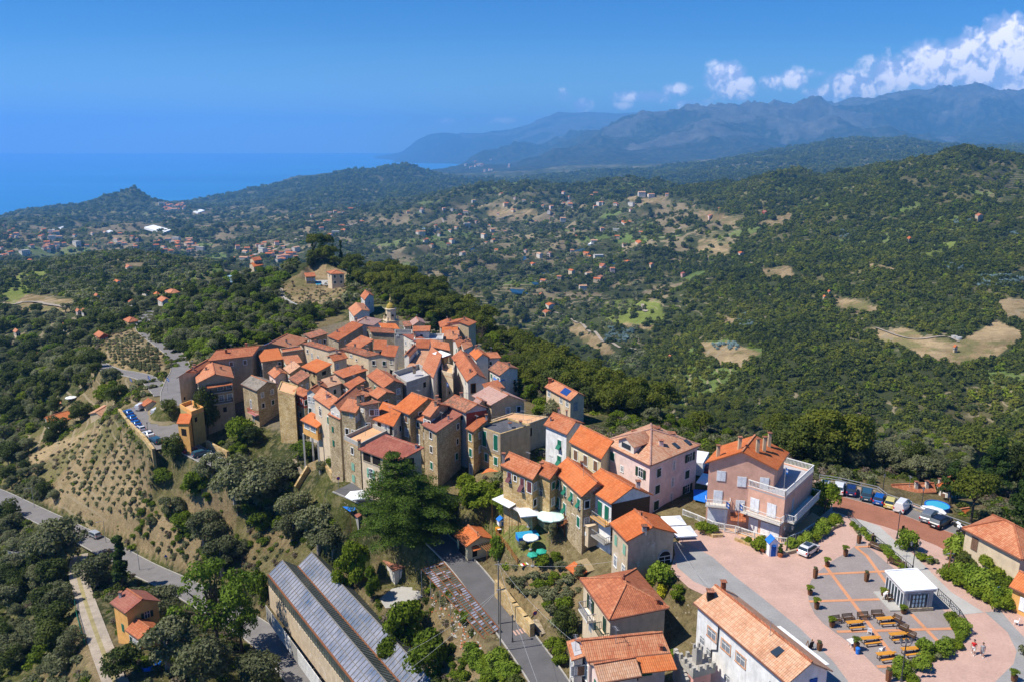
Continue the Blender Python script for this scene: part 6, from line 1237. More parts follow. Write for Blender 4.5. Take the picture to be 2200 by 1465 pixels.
# dry slope planting: rows of small olives and scrub
for poly,sp,kinds,lab,grp in[([(90,1000),(230,930),(262,905),(325,985),(340,1040),(300,1120),(200,1090),(120,1060)],18,[('scrub',6),('bush',.4)],'small grey green plant of the planted rows on the dry slope','young plants in rows on the dry slope'),
     ([(300,1050),(420,1120),(560,1150),(620,1190),(560,1230),(430,1235),(320,1180),(240,1120)],24,[('scrub',2),('bush',1.2)],'low plant on the lower dry slope','low plants on the lower dry slope'),
     ([(215,740),(300,712),(345,755),(345,800),(240,790)],9,[('scrub',1)],'tiny bush on the dry field between the left roads','tiny bushes on the dry field between the left roads'),
     ([(1080,1235),(1240,1230),(1240,1300),(1180,1325)],20,[('scrub',1),('bush',.5)],'vegetable plant in the bare garden plot','vegetable plants in the bare garden plot'),
     ([(1100,1440),(1000,1400),(1010,1465),(1120,1465)],17,[('bush',1),('bright',1)],'leafy plant in the vegetable beds at the bottom','leafy plants in the vegetable beds at the bottom')]:
 xs=[p[0]for p in poly];ys=[p[1]for p in poly];y=min(ys);row=0
 while y<max(ys):
  x=min(xs)+row*7%sp
  while x<max(xs):
   px=x+rnd.uniform(-.18,.18)*sp+(y-min(ys))*.45;py=y+rnd.uniform(-.2,.2)*sp*.5;x+=sp
   if not pin(px,py,poly)or rnd.random()<.12:continue
   h_=hit(px,py)
   if h_ is None or blocked(h_.x,h_.y,0):continue
   kk=rnd.choices([k for k,w in kinds],[w for k,w in kinds])[0]
   if NTREE.get(kk,0)>250:OVER[kk].append((h_.x,h_.y,h_.z,rnd.uniform(.7,1.6),1.0,0));continue
   plant(kk,h_,rnd.uniform(.6,1.15)*(1 if sp>10 else 1.1),lab,grp)
  y+=sp*.62;row+=1
# ground cover and the far woods: each one body nobody could count
def scatter(name,label,cat,pts,protos,group=None):
 """one object: points carrying crowns through geometry nodes"""
 V=np.array([p[:3]for p in pts],np.float32);me=bpy.data.meshes.new(name);me.vertices.add(len(V));me.vertices.foreach_set('co',V.ravel())
 a=me.attributes.new('sc','FLOAT','POINT');a.data.foreach_set('value',np.array([p[3]for p in pts],np.float32))
 a=me.attributes.new('rot','FLOAT','POINT');a.data.foreach_set('value',np.array([p[4]for p in pts],np.float32))
 a=me.attributes.new('pick','INT','POINT');a.data.foreach_set('value',np.array([p[5]for p in pts],np.int32))
 o=bpy.data.objects.new(name,me);link(o);tag(o,label,cat,group,'stuff')
 ng=bpy.data.node_groups.new(name,'GeometryNodeTree');ng.interface.new_socket('Geometry',in_out='INPUT',socket_type='NodeSocketGeometry');ng.interface.new_socket('Geometry',in_out='OUTPUT',socket_type='NodeSocketGeometry')
 N=ng.nodes;L=ng.links;gi=N.new('NodeGroupInput');go=N.new('NodeGroupOutput')
 iop=N.new('GeometryNodeInstanceOnPoints');L.new(gi.outputs[0],iop.inputs['Points']);iop.inputs['Pick Instance'].default_value=True
 g2=N.new('GeometryNodeGeometryToInstance')
 for pm in reversed(protos):
  po=bpy.data.objects.new('crown_source',pm);oi=N.new('GeometryNodeObjectInfo');oi.inputs[0].default_value=po;L.new(oi.outputs['Geometry'],g2.inputs[0])
 L.new(g2.outputs[0],iop.inputs['Instance'])
 def att(nm,typ):
  n=N.new('GeometryNodeInputNamedAttribute');n.data_type=typ;n.inputs[0].default_value=nm;return n.outputs[0]
 L.new(att('pick','INT'),iop.inputs['Instance Index']);L.new(att('sc','FLOAT'),iop.inputs['Scale'])
 cx=N.new('ShaderNodeCombineXYZ');L.new(att('rot','FLOAT'),cx.inputs[2]);L.new(cx.outputs[0],iop.inputs['Rotation'])
 L.new(iop.outputs[0],go.inputs[0]);md=o.modifiers.new('scatter','NODES');md.node_group=ng;return o
def far_crown(seed,leafm,R=1.0,faces=150,size=.16):
 cen,rad=crown_cl(7,R,R*1.15,-.1,'round',.5,seed);rt=[r[0]**2 for r in rad];tot=sum(rt)
 return leaf_mesh('crown',cen,rad,[int(faces*q/tot)+3 for q in rt],size,leafm)
FARM=[far_crown(200+i,m,1.0,210,.17)for i,m in enumerate(('leaf_pine','leaf_pine_dark','leaf_pine','leaf_olive','leaf_green','leaf_olive','leaf_pine_dark'))]
jj,ii=np.meshgrid(np.arange(nr),np.arange(nc),indexing='ij')
rs=np.random.RandomState(11)
# density over the visible middle distance
ok=(YY>300)&(YY<7500)&(ZZ>-447)
dens_n=fbm(XX/130,YY/130,4,91);dens_l=fbm(XX/500,YY/500,3,95)
thr=np.where(town,.10,np.where(PXG>1400,-.17,-.09))+np.where(YY>3500,-.03,0)
wood=ok&((dens_n+dens_l*.6)>thr)&~DRY&~GRS
pts_w=[];Ym=GY
cellw=(GU[1]-GU[0])*(YY+YO);cellh=np.gradient(GY)[:,None]*np.ones_like(YY)
area=cellw*cellh
R_of=3.1+np.clip(YY-500,0,8000)*.0022
prob=area/(R_of**2*2.3)
prob=np.where(YY>3000,prob*.75,prob)
prob=prob*np.where(wood,1.0,np.where(DRY,.02,np.where(town,.22,.30)))*ok
inimg=(PXG>-120)&(PXG<2320)
prob=prob*inimg
cnt=rs.poisson(np.clip(prob,0,40))
J,I=np.nonzero(cnt)
SC3={'pine_wood':[],'olive_grove':[]}
pine_side=((PXG>1380)&(YY<2600))|(PYG<430)
for j,i in zip(J,I):
 if j>=nr-1 or i>=nc-1:continue
 for _ in range(cnt[j,i]):
  a,b=rs.rand(),rs.rand();y=GY[j]+b*(GY[j+1]-GY[j]);u=GU[i]+a*(GU[1]-GU[0]);x=u*(y+YO)
  z=ZZ[j,i]*(1-a)*(1-b)+ZZ[j,i+1]*a*(1-b)+ZZ[j+1,i]*(1-a)*b+ZZ[j+1,i+1]*a*b
  px,py=proj(x,y,z)
  if y<1500 and any(pin(px,py,q)for q in[zz[0]for zz in ZONES])and py>540:continue
  if y<800 and(any(pin(px,py,q)for q in NOVEG)):continue
  s=R_of[j,i]*(.5+1.15*rs.rand()**1.7)
  if pine_side[j,i]:SC3['pine_wood'].append((x,y,z-s*.1,s,rs.uniform(0,6.28),rs.choice([0,1,2,6,4],p=[.34,.26,.2,.14,.06])))
  else:SC3['olive_grove'].append((x,y,z-s*.1,s,rs.uniform(0,6.28),rs.choice([0,1,3,4,5,6],p=[.16,.22,.22,.10,.16,.14])))
scatter('pine_wood','dark pine woods covering the far slopes and ridges','woodland',SC3['pine_wood'],FARM)
scatter('olive_grove','olive groves and mixed trees over the far valley','woodland',SC3['olive_grove'],FARM)
for k,L_ in OVER.items():
 if L_:scatter('more_'+KIND[k][0]+'s','further crowns thickening the woods of '+KIND[k][1]+'s round the village','woodland',L_,[q[0]for q in PROTO[k]])
print('OVER',{k:len(v)for k,v in OVER.items()if v});print('WOODS',{k:len(v)for k,v in SC3.items()},'TREES',NTREE)
# undergrowth near by: shrubs and dry tufts between the trees
UG=[leaf_mesh('undergrowth',*[(lambda cr:(cr[0],cr[1],[60]*len(cr[0])))(crown_cl(4,1,.7,-.1,'round',.6,300+k))][0],.16,m)for k,m in enumerate(('leaf_pine_dark','leaf_olive','leaf_green','leaf_brown'))]
pu=[]
okn=(YY>75)&(YY<420)&inimg&(PYG<1540)
dn=fbm(XX/7,YY/7,4,131)
pr_=area*np.where(dn>-.08,.5,.16)*np.where(DRY,.3,1.0)*okn*np.where(GRS,.1,1)
cnt=rs.poisson(np.clip(pr_,0,6));J,I=np.nonzero(cnt)
BIGNO=[NOVEG[0],NOVEG[2],NOVEG[3],[(400,800),(560,740),(740,690),(990,690),(1110,790),(1130,880),(1100,950),(1000,1000),(700,940),(610,920),(520,880)],[(820,1255),(900,1250),(915,1290),(825,1310)]]
for j,i in zip(J,I):
 if any(pin(PXG[j,i],PYG[j,i],q)for q in BIGNO):continue
 if blocked(XX[j,i],YY[j,i],.3):continue
 dry=DRY[j,i]
 for _ in range(cnt[j,i]):
  y=GY[j]+(rs.rand()-.5)*1.2;u=GU[i]+(rs.rand()-.5)*(GU[1]-GU[0]);x=u*(y+YO)
  pu.append((x,y,ground(x,y),rs.uniform(.35,.9)if dry else rs.uniform(.5,1.5),rs.uniform(0,6.28),rs.choice([0,1,2,3],p=[.1,.35,.1,.45]if dry else[.34,.30,.26,.10])))
scatter('undergrowth','low shrubs and dry tufts covering the near slopes','undergrowth',pu,UG)
print('UNDER',len(pu))
# ------------------------------------------------------------------ the square and its surfaces
sheet('square_paving',SQ,'paving_pink',0.0)
sheet('grey_paving',up0([(1446,1163),(1480,1168),(1530,1195),(1572,1232),(1640,1285),(1720,1350),(1790,1420),(1850,1500),(1800,1500),(1725,1462),(1600,1330),(1555,1282),(1520,1262),(1490,1248),(1455,1218)]),'paving_slate',.014)
sheet('grey_paving',up0([(1842,1150),(1838,1172),(1812,1190),(1790,1203),(1762,1224),(1743,1245),(1735,1266),(1738,1292),(1750,1318),(1770,1340),(1797,1360),(1832,1385),(1862,1412),(1890,1440),(1925,1462),(1942,1448),(1962,1428),(1995,1410),(2030,1402),(2058,1386),(2062,1366),(2056,1345),(2035,1318),(2000,1287),(1960,1252),(1910,1212),(1870,1178)]),'paving_grey',.014)
sheet('brick_paving',up0([(1792,1062),(1860,1080),(1925,1100),(1990,1125),(2055,1148),(2085,1165),(2090,1200),(2060,1196),(2010,1170),(1960,1150),(1900,1130),(1830,1110),(1788,1096)]),'paving_brick',.014)
sheet('parking_lot',up0([(1752,1033),(1800,1035),(1960,1085),(2085,1136),(2085,1164),(2055,1147),(1990,1124),(1925,1099),(1860,1079),(1792,1061),(1752,1052)]),'asphalt',.014)
sheet('ramp',up0([(1826,1112),(1850,1116),(1890,1130),(1922,1160),(1960,1188),(1992,1220),(2042,1270),(2114,1315),(2056,1321),(2010,1280),(1955,1232),(1900,1188),(1850,1148)]),'concrete_path',.02)
sheet('side_path',up0([(2116,1314),(2150,1312),(2178,1345),(2230,1400),(2230,1500),(2100,1490),(2140,1462),(2178,1425),(2184,1398),(2165,1358)]),'paving_slate',.022)
for kb_,(a,b)in enumerate([((1772,1213),(1944,1442)),((1860,1190),(1912,1262)),((1958,1318),(2026,1388)),((1752,1233),(1906,1226)),((1738,1291),(1900,1286)),((1798,1356),(2056,1349)),((1884,1431),(1954,1430)),((1838,1174),(1880,1172)),((1838,1174),(1862,1193))]):
 zb_=.026+.004*kb_;p,q_=unp(*a,zb_),unp(*b,zb_);o=MB();d=(q_-p).normalized();n=Vector((d.y,-d.x,0))*.24;p2,q2=p,q_;o.poly([p2-n,q2-n,q2+n,p2+n]);tag(o.build('paving_band',MATS['paving_orange']),kind='structure')
sheet('terrace_paving',up0([(1515,1112),(1590,1150),(1660,1172),(1720,1150),(1762,1110),(1745,1100),(1680,1150),(1600,1120),(1530,1100)]),'terrace_tan',.018)
def G(px,py,z=None):
 if z is not None:return unp(px,py,z)
 return hit(px,py)
def place(root_fn,*a,**k):return root_fn(*a,**k)
# ------------------------------------------------------------------ vehicles
CARP_={
 'hatch':dict(L=3.7,W=1.66,prof=[(-1.85,.35),(-1.85,.80),(-1.72,.95),(-1.50,1.38),(-1.2,1.47),(.15,1.46),(.55,1.36),(1.02,.98),(1.60,.86),(1.80,.70),(1.85,.35)],glass=(-1.62,.95),belt=.93),
 'wagon':dict(L=4.5,W=1.8,prof=[(-2.25,.35),(-2.25,.85),(-2.12,1.0),(-1.80,1.42),(-1.4,1.50),(.2,1.47),(.65,1.38),(1.25,1.0),(2.0,.88),(2.2,.70),(2.25,.35)],glass=(-2.0,1.15),belt=.98),
 'van':dict(L=4.3,W=1.75,prof=[(-2.15,.35),(-2.15,1.0),(-2.1,1.72),(-1.9,1.82),(.35,1.80),(.8,1.62),(1.35,1.1),(1.95,.95),(2.12,.75),(2.15,.35)],glass=(.15,1.35),belt=1.08),
 'sedan':dict(L=4.3,W=1.72,prof=[(-2.15,.35),(-2.15,.85),(-2.05,.98),(-1.45,1.02),(-.95,1.38),(-.5,1.42),(.25,1.40),(1.0,.98),(1.9,.85),(2.1,.7),(2.15,.35)],glass=(-1.3,.95),belt=.96)}
CARS={}
def car(kind,colr_,a,b,label,z=0.0,group=None,roofc=None):
 p0,p1=unp(*a,z),unp(*b,z);d=(p1-p0);rz=math.atan2(d.y,d.x);c=(p0+p1)/2
 key=(kind,colr_);S=CARP_[kind];L_,W_=S['L'],S['W']
 if key not in CARS:
  if 'car_'+str(colr_)not in MATS:mat('car_'+str(colr_),col=colr_,rough=.28,spec=.6,metal=.15)
  paint=MATS['car_'+str(colr_)];parts=[]
  def ring(prof,hw):
   out=[]
   for x,zz in prof:out.append((x,hw*(1.0 if zz<S['belt']else 1-.26*(zz-S['belt'])/.5)*(1-.10*max(0,abs(x)/(L_/2)-.75)/.25),zz))
   return out
  m=MB();R_=ring(S['prof'],W_/2);n=len(R_)
  lev=[-1,-.93,.93,1]
  for i in range(n):
   j=(i+1)%n
   A=[Vector((R_[i][0]*(1 if abs(s)<1 else .985),R_[i][1]*s,R_[i][2]+(.03 if abs(s)<1 and i not in(0,n-1)else 0)))for s in lev];B=[Vector((R_[j][0]*(1 if abs(s)<1 else .985),R_[j][1]*s,R_[j][2]+(.03 if abs(s)<1 and j not in(0,n-1)else 0)))for s in lev]
   for k in range(3):m.poly([A[k],A[k+1],B[k+1],B[k]])
  m.poly([Vector((r[0]*.985,-r[1],r[2]))for r in R_]);m.poly([Vector((r[0]*.985,r[1],r[2]))for r in R_][::-1])
  o=m.build('body',paint,None,fixn=True);parts.append(o)
  g0,g1=S['glass'];bl=S['belt'];tp=max(zz for x,zz in S['prof'])
  m=MB()   # side glass
  top_f=lambda x:np.interp(x,[q[0]for q in S['prof'][1:-1]],[q[1]for q in S['prof'][1:-1]])
  xs_=np.linspace(g0+.12,g1-.1,12)
  for s in(-1,1):
   for u,v in zip(xs_[:-1],xs_[1:]):
    if kind!='van' and abs((u+v)/2-(g0+g1)/2+.1)<.05:continue
    def yy(zz):return s*(W_/2*(1-.26*max(0,zz-bl)/.5)+.014)
    tu,tv=float(min(top_f(u)-.10,tp-.12)),float(min(top_f(v)-.10,tp-.12))
    if tu<=bl+.05 and tv<=bl+.05:continue
    tu,tv=max(tu,bl+.04),max(tv,bl+.04)
    m.poly([(u,yy(bl+.03),bl+.03),(v,yy(bl+.03),bl+.03),(v,yy(tv),tv),(u,yy(tu),tu)])
  if m.v:parts.append(m.build('side_windows',MATS['glass'],None))
  P_=S['prof'];ft=[q for q in P_ if q[1]>bl+.3][-1];fb=P_[P_.index(ft)+1]
  m=MB();w_=W_/2*.80;e=.025
  m.poly([(ft[0]+e,-w_*.95,ft[1]+e),(fb[0]+e,-w_*1.05,fb[1]+.05+e),(fb[0]+e,w_*1.05,fb[1]+.05+e),(ft[0]+e,w_*.95,ft[1]+e)]);parts.append(m.build('windscreen',MATS['glass'],None))
  bt=[q for q in P_ if q[1]>bl+.3][0];bb=P_[P_.index(bt)-1]
  if kind!='van':
   m=MB();m.poly([(bt[0]-e,w_*.9,bt[1]+e),(bb[0]-e,w_*1.0,bb[1]+.06+e),(bb[0]-e,-w_*1.0,bb[1]+.06+e),(bt[0]-e,-w_*.9,bt[1]+e)]);parts.append(m.build('rear_window',MATS['glass'],None))
  for sx in(-1,1):
   for sy in(-1,1):
    wx=sx*L_*.31;m=MB();m.tube([(wx,sy*(W_/2-.16),.31),(wx,sy*(W_/2+.03),.31)],.31,14);wo_=m.build('wheel',MATS['tyre'],None);parts.append(wo_)
    m=MB();m.tube([(wx,sy*(W_/2+.02),.31),(wx,sy*(W_/2+.045),.31)],.18,10);r_=m.build('rim',MATS['chrome'],wo_)
  for sy in(-1,1):
   m=MB();m.box((L_/2-.06,sy*W_*.36,.68),(.16,.3,.16));parts.append(m.build('headlight',MATS['frame_white'],None))
   m=MB();m.box((-L_/2+.05,sy*W_*.39,.82),(.12,.2,.26));parts.append(m.build('tail_light',MATS['paint_red'],None))
  m=MB();m.box((-L_/2-.0,0,.55),(.05,.5,.12));parts.append(m.build('number_plate',MATS['frame_white'],None))
  if kind=='hatch' and colr_==(.75,.74,.72):m=MB();m.box((-.3,0,1.495),(1.2,1.0,.03));parts.append(m.build('sunroof',MATS['glass'],None))
  root=empty('parked_car' if kind!='van' else 'parked_van',(0,0,0))
  for o in parts:o.parent=root
  CARS[key]=root
 else:
  root=dup(CARS[key])
 root.location=c;root.rotation_euler=(0,0,rz);tag(root,label,'car' if kind!='van' else 'van',group)
 return root
WH,NAVY,BLU,GRY,SIL,RED_,DKR,TEAL,YEL,BLK=(.75,.74,.72),(.012,.03,.11),(.01,.10,.36),(.16,.18,.2),(.38,.4,.42),(.45,.02,.02),(.16,.01,.02),(.03,.09,.13),(.62,.52,.16),(.015,.017,.025)
gP='cars parked along the guard rail'
car('hatch',WH,(1722,1196),(1750,1178),'little white hatchback with dark sunroof parked alone beside the flower bed on the square',.014)
car('hatch',WH,(1768,1058),(1775,1040),'white car half hidden by the leafy tree, first along the guard rail',.014,gP)
car('wagon',WH,(1799,1066),(1806,1042),'white car beside the navy one near the left end of the guard rail',.014,gP)
car('hatch',NAVY,(1827,1070),(1829,1048),'navy blue small car with sunlit windscreen shade along the guard rail',.014,gP)
car('wagon',TEAL,(1860,1079),(1863,1056),'teal grey car with blue roof along the guard rail',.014,gP)
car('hatch',BLU,(1884,1088),(1893,1068),'blue car between the teal grey and the yellow one',.014,gP)
car('hatch',YEL,(1908,1096),(1917,1076),'pale yellow car beside the white delivery van',.014,gP)
car('van',WH,(1928,1104),(1948,1083),'white delivery van parked along the guard rail',.014,gP)
car('wagon',GRY,(1986,1124),(2003,1104),'grey car next to the large black estate car',.014,gP)
car('wagon',BLK,(2006,1135),(2034,1119),'large black estate car at the right end of the guard rail',.014,gP)
car('hatch',RED_,(1512,1020),(1517,1008),'red car behind the camper van between the pink and peach houses',-.7)
gL='cars parked along the left wall'
car('van',WH,(289,886),(318,870),'white people carrier parked across the far side of the left car park',-17)
car('van',WH,(331,892),(345,884),'small white van under the dark tree of the left car park',-17)
car('sedan',BLU,(284,894),(267,886),'bright blue car farthest along the left car park wall',-17,gL);car('sedan',BLU,(292,906),(275,897),'bright blue car in the middle of the three on the left car park wall',-17,gL);car('sedan',BLU,(301,918),(284,908),'bright blue car nearest the white ones on the left car park wall',-17,gL)
car('hatch',WH,(310,929),(295,919),'white car next to the three bright blue ones',-17,gL);car('sedan',WH,(328,941),(309,931),'white saloon second from the near end of the left wall',-17,gL);car('wagon',TEAL,(344,955),(325,944),'dark teal car at the near end of the left wall',-17,gL)
car('wagon',WH,(372,964),(395,968),'white car mostly hidden behind the trees at the village road',-17.2);car('hatch',DKR,(398,974),(418,968),'dark red car on the village road',-17.2);car('wagon',TEAL,(422,981),(443,975),'dark car in the shade behind the dark red one',-17.2);car('wagon',WH,(446,986),(468,990),'white car at the end of the village road by the olive',-17.2)
rc_=ROADS['left_road'][0];car('wagon',SIL,(217,1158),(188,1144),'silver car driving on the valley road at the left',-40.9)
# camper van
c0=unp(1502,1012,-.7);rt=empty('camper_van',c0,'white camper van parked behind the pink apartment house','camper van',None,1.15)
m=MB();m.slab([[(-3,-1.1,2.9),(2.6,-1.1,2.9),(2.6,1.1,2.9),(-3,1.1,2.9)]],2.4);m.slab([[(2.6,-1.0,1.7),(3.3,-1.0,1.1),(3.3,1.0,1.1),(2.6,1.0,1.7)]],.8);m.build('body',MATS['plastic_white'],rt,fixn=True)
for s in(-1,1):m=MB();m.box((0,s*1.11,2.0),(1.3,.03,.6));m.build('window',MATS['glass'],rt)
for sx in(-1.9,2.2):
 for s in(-1,1):m=MB();m.tube([(sx,s*.9,.36),(sx,s*1.13,.36)],.36,12);m.build('wheel',MATS['tyre'],rt)
# motorcycles
def moto(px,py,rz,col,label):
 rt=empty('motorcycle',unp(px,py,.014),label,'motorcycle','motorcycles at the end of the parking lot',rz)
 for x in(-.7,.7):m=MB();m.tube([(x,-.07,.32),(x,.07,.32)],.32,14);m.build('wheel',MATS['tyre'],rt)
 m=MB();m.tube([(-.55,0,.55),(-.2,0,.78),(.35,0,.85),(.6,0,.7)],[.14,.2,.22,.08],8);m.tube([(-.3,0,.35),(.2,0,.35)],.22,8);m.build('body',MATS[col],rt)
 m=MB();m.tube([(-.75,0,.86),(-.1,0,.84)],.14,6);m.build('seat',MATS['black'],rt)
 m=MB();m.tube([(.7,0,.32),(.5,0,1.0)],.05,6);m.tube([(.45,-.36,1.03),(.45,.36,1.03)],.03,6);m.build('handlebar',MATS['chrome'],rt)
moto(2060,1135,1.9,'plastic_white','white motorcycle first from the black estate car');moto(2068,1150,2.1,'black','dark motorcycle between the white one and the blue one');moto(2064,1172,2.3,'cloth_blue','light blue motorcycle by the white house corner')
# ------------------------------------------------------------------ people
def person(px,py,z,rz,label,shirt,shorts,skin=(.42,.24,.16),bend=0.0,shoe='frame_white',hairc=(.05,.03,.02),step=.25,s=1.0):
 rt=empty('person',unp(px,py,z),label,'person',None,rz)
 for k,v in(('skin',skin),('hair',hairc)):mat(k+str(v),col=v,rough=.6)
 hipz=.92;bx=math.sin(bend);bz=math.cos(bend)
 def T(h,x=0):return(x*bz+(h)*bx,hipz+h*bz-x*bx)
 J=[];E=[];Rr=[]
 def add(x,y,zz,r,par=None):
  J.append((x,y,zz));Rr.append(r);i=len(J)-1
  if par is not None:E.append((par,i))
  return i
 pel=add(0,0,hipz,.145);wx,wz=T(.2);w=add(wx,0,wz,.125,pel);cx,cz=T(.42);c=add(cx,0,cz,.15,w);nx,nz=T(.56);nk=add(nx,0,nz,.062,c)
 hx,hz_=T(.66);h0=add(hx,0,hz_,.085,nk);h1x,h1z=T(.76);h1=add(h1x+.01,0,h1z,.098,h0);h2x,h2z=T(.84);add(h2x,0,h2z,.07,h1)
 nos=add(h1x+.115,0,h1z-.02,.02,h1)
 for sgn in(-1,1):
  sw=step*sgn
  hp=add(0,sgn*.1,hipz-.06,.1,pel);kn=add(sw*.55,sgn*.11,.5,.062,hp);an=add(sw*.9-(.06 if sgn<0 else 0),sgn*.11,.09,.042,kn);add(sw*.9+.15,sgn*.12,.045,.035,an)
  sx,sz_=T(.47);sh=add(sx,sgn*.18,sz_,.062,c);ex=sx-sw*.35;el=add(ex,sgn*.25,sz_-.28,.042,sh);wr=add(ex+.12,sgn*.25,sz_-.52,.03,el);pa=add(ex+.15,sgn*.25,sz_-.59,.032,wr)
  for f in range(4):add(ex+.165+f*.004,sgn*(.225+.018*f),sz_-.67-(.01 if f in(1,2)else 0),.0095,pa)
  add(ex+.2,sgn*.235,sz_-.61,.011,pa)
 me=bpy.data.meshes.new('body');me.from_pydata(J,E,[]);o=bpy.data.objects.new('body',me);link(o,rt);sk=o.modifiers.new('skin','SKIN');
 for i,r in enumerate(Rr):o.data.skin_vertices[0].data[i].radius=(r,r)
 o.data.skin_vertices[0].data[0].use_root=True
 ss=o.modifiers.new('sub','SUBSURF');ss.levels=1;ss.render_levels=1;me.materials.append(MATS['skin'+str(skin)])
 m=MB();m.tube([(0,0,hipz-.05),(wx,0,wz),(cx,0,cz+.02),(nx,0,nz-.03)],[.17,.16,.185,.09],12)
 for sgn in(-1,1):sx,sz_=T(.47);m.tube([(sx,sgn*.13,sz_),(sx-step*sgn*.18,sgn*.225,sz_-.17)],[.085,.07],8)
 m.build('shirt',MATS[shirt],rt,smooth=True)
 m=MB();m.tube([(0,0,hipz+.08),(0,0,hipz-.1)],[.168,.175],12)
 for sgn in(-1,1):m.tube([(0,sgn*.09,hipz-.08),(step*sgn*.5,sgn*.11,.5)],[.115,.09],8)
 m.build('shorts',MATS[shorts],rt,smooth=True)
 m=MB();m.lathe((h1x-.012,0,h1z-.03),[(.098,0),(.112,.05),(.1,.11),(.05,.15)],10);m.build('hair',MATS['hair'+str(hairc)],rt,smooth=True)
 for sgn in(-1,1):
  m=MB();q=step*sgn*.9;m.box((q+.06-(.06 if sgn<0 else 0),sgn*.115,.045),(.27,.1,.09));m.build('shoe',MATS[shoe],rt)
 rt.scale=(s,s,s);return rt
person(2090,1404,.014,-2.2,'person in a red shirt and white shorts walking on the pink paving','paint_red','frame_white',hairc=(.03,.02,.02),s=1.04)
person(2109,1409,.014,-2.0,'person in grey top and grey skirt walking beside the one in red','metal_grey','metal_grey',s=.98)
person(1899,1289,.03,-.6,'person in white bending forward at the pavilion entrance','frame_white','frame_white',bend=.7,step=.1)
person(1874,1168,.03,1.2,'person in dark clothes standing by the iron fence above the bench','black','black',step=.05)
person(328,936,-17,.5,'person in dark clothes standing in the left car park','black','black',step=.1)
# ------------------------------------------------------------------ street furniture
def lamp(p,hgt,label,n=1,group='lantern street lamps',col='metal_dark'):
 rt=empty('street_lamp',p,label,'street lamp',group);m=MB();m.lathe((0,0,0),[(.2,0),(.2,.1),(.12,.3),(.1,.8),(.06,.9),(.055,hgt-.5),(.05,hgt-.4)],8);m.build('post',MATS[col],rt)
 offs=[(0,0)]if n==1 else[(-.55,0),(.55,0)]+([(0,0)]if n==3 else[])
 if n>1:m=MB();m.tube([(-.55,0,hgt-.55),(-.3,0,hgt-.75),(.3,0,hgt-.75),(.55,0,hgt-.55)],.035,6);m.build('arm',MATS[col],rt)
 for x,y in offs:
  m=MB();m.lathe((x,y,hgt-.45),[(.08,0),(.17,.42),(.2,.44)],6,1);m.lathe((x,y,hgt),[(.24,0),(.12,.12),(.03,.22),(.02,.3)],6,0);m.build('lantern',[MATS[col],MATS['glass_curtain']],rt)
lamp(unp(1927,1156,0),4.2,'lantern lamp beside the brick parking lot');lamp(unp(1960,1226,0),4.2,'double lantern lamp behind the pavilion roof',2);lamp(unp(1936,1462,0),5.0,'triple lantern lamp among shrubs at the bottom of the square',3)
lamp(unp(1690,1184,0),3.8,'double lantern lamp beside the blue sentry box',2);lamp(unp(1979,1092,-1.2),3.6,'lantern lamp behind the guard rail near the round pool');lamp(unp(1896,1060,-1.2),3.4,'lantern lamp behind the guard rail above the blue car')
lamp(G(1101,1380),4.2,'single lantern lamp at the striped crossing of the lower lane');lamp(unp(319,938,-17),3.8,'lantern lamp on the left car park wall')
rt=None
def streetlight(px,py,hgt,label):
 p=G(px,py)
 if p is None:return
 rt=empty('street_lamp',p,label,'street lamp');m=MB();m.tube([(0,0,0),(0,0,hgt)],[.07,.05],6);m.build('post',MATS['metal_grey'],rt);m=MB();m.tube([(0,0,hgt),(-.5,-.4,hgt+.15),(-1.0,-.8,hgt+.12)],.04,5);m.box((-1.1,-.9,hgt+.12),(.5,.22,.1),0,.7);m.build('lamp_head',MATS['metal_grey'],rt)
streetlight(74,1090,6,'thin grey street light at the far left of the valley road');streetlight(228,1166,6,'thin grey street light beside the silver car');streetlight(300,1225,5,'thin grey street light behind the tall cypress')
# utility poles and wires
def pole(px,py,hgt,label,z=None,r=.14,m_='pole_grey'):
 p=G(px,py,z);rt=empty('utility_pole',p,label,'pole');m=MB();m.tube([(0,0,-.5),(0,0,hgt)],[r,r*.7],8);m.build('post',MATS[m_],rt);m=MB();m.box((0,0,hgt-.5),(1.0,.08,.08));m.build('crossarm',MATS['metal_grey'],rt);return p+UPV*(hgt-.3)
wa=pole(1071,1341,10.2,'tall concrete utility pole beside the lower lane');wb=pole(1075,1403,10.2,'slimmer utility pole in front of the ruined greenhouse',r=.11)
wc=pole(2035,1240,4.0,'short wooden pole with stay cable beside the hedge at the right',0,.1,'wood');pole(1350,1262,9,'thin pole at the corner of the archway house',-6,.06,'metal_grey');pole(1942,1237,3.5,'thin white pole beside the ramp fence',0,.04,'metal_grey')
def wire(a,b,sag,label,r=.014,m_='rope_white'):
 m=MB();pts=[a.lerp(b,k/14)-UPV*sag*4*(k/14)*(1-k/14)for k in range(15)];m.tube([p-a for p in pts],r,4,cap=False);o=m.build('cable',MATS[m_]);o.location=a;tag(o,label,'cable')
wire(wa,unp(1160,1480,-3.5),.6,'pale cable running from the tall pole down to the bottom edge',.016);wire(wa,unp(1345,1200,1.5),.8,'pale cable crossing the garden plot to the archway house');wire(wb,unp(862,1406,-14),.7,'pale cable from the slim pole across the bright tree')
wire(wb,unp(830,1470,-16),.9,'lower pale cable from the slim pole toward the big greenhouse');wire(unp(1445,1150,3.4),unp(1530,1262,3.2),.8,'white cable slack from the archway house over the square');wire(wa,unp(1236,1380,0.3),.8,'pale cable from the tall pole to the pink white house');wire(wc,unp(1990,1200,3.2),.1,'short cable from the wooden pole')
wire(unpY(775,590,430),unpY(838,668,290),4,'long pale cable swinging from the villa hill down to the bell tower',.06)
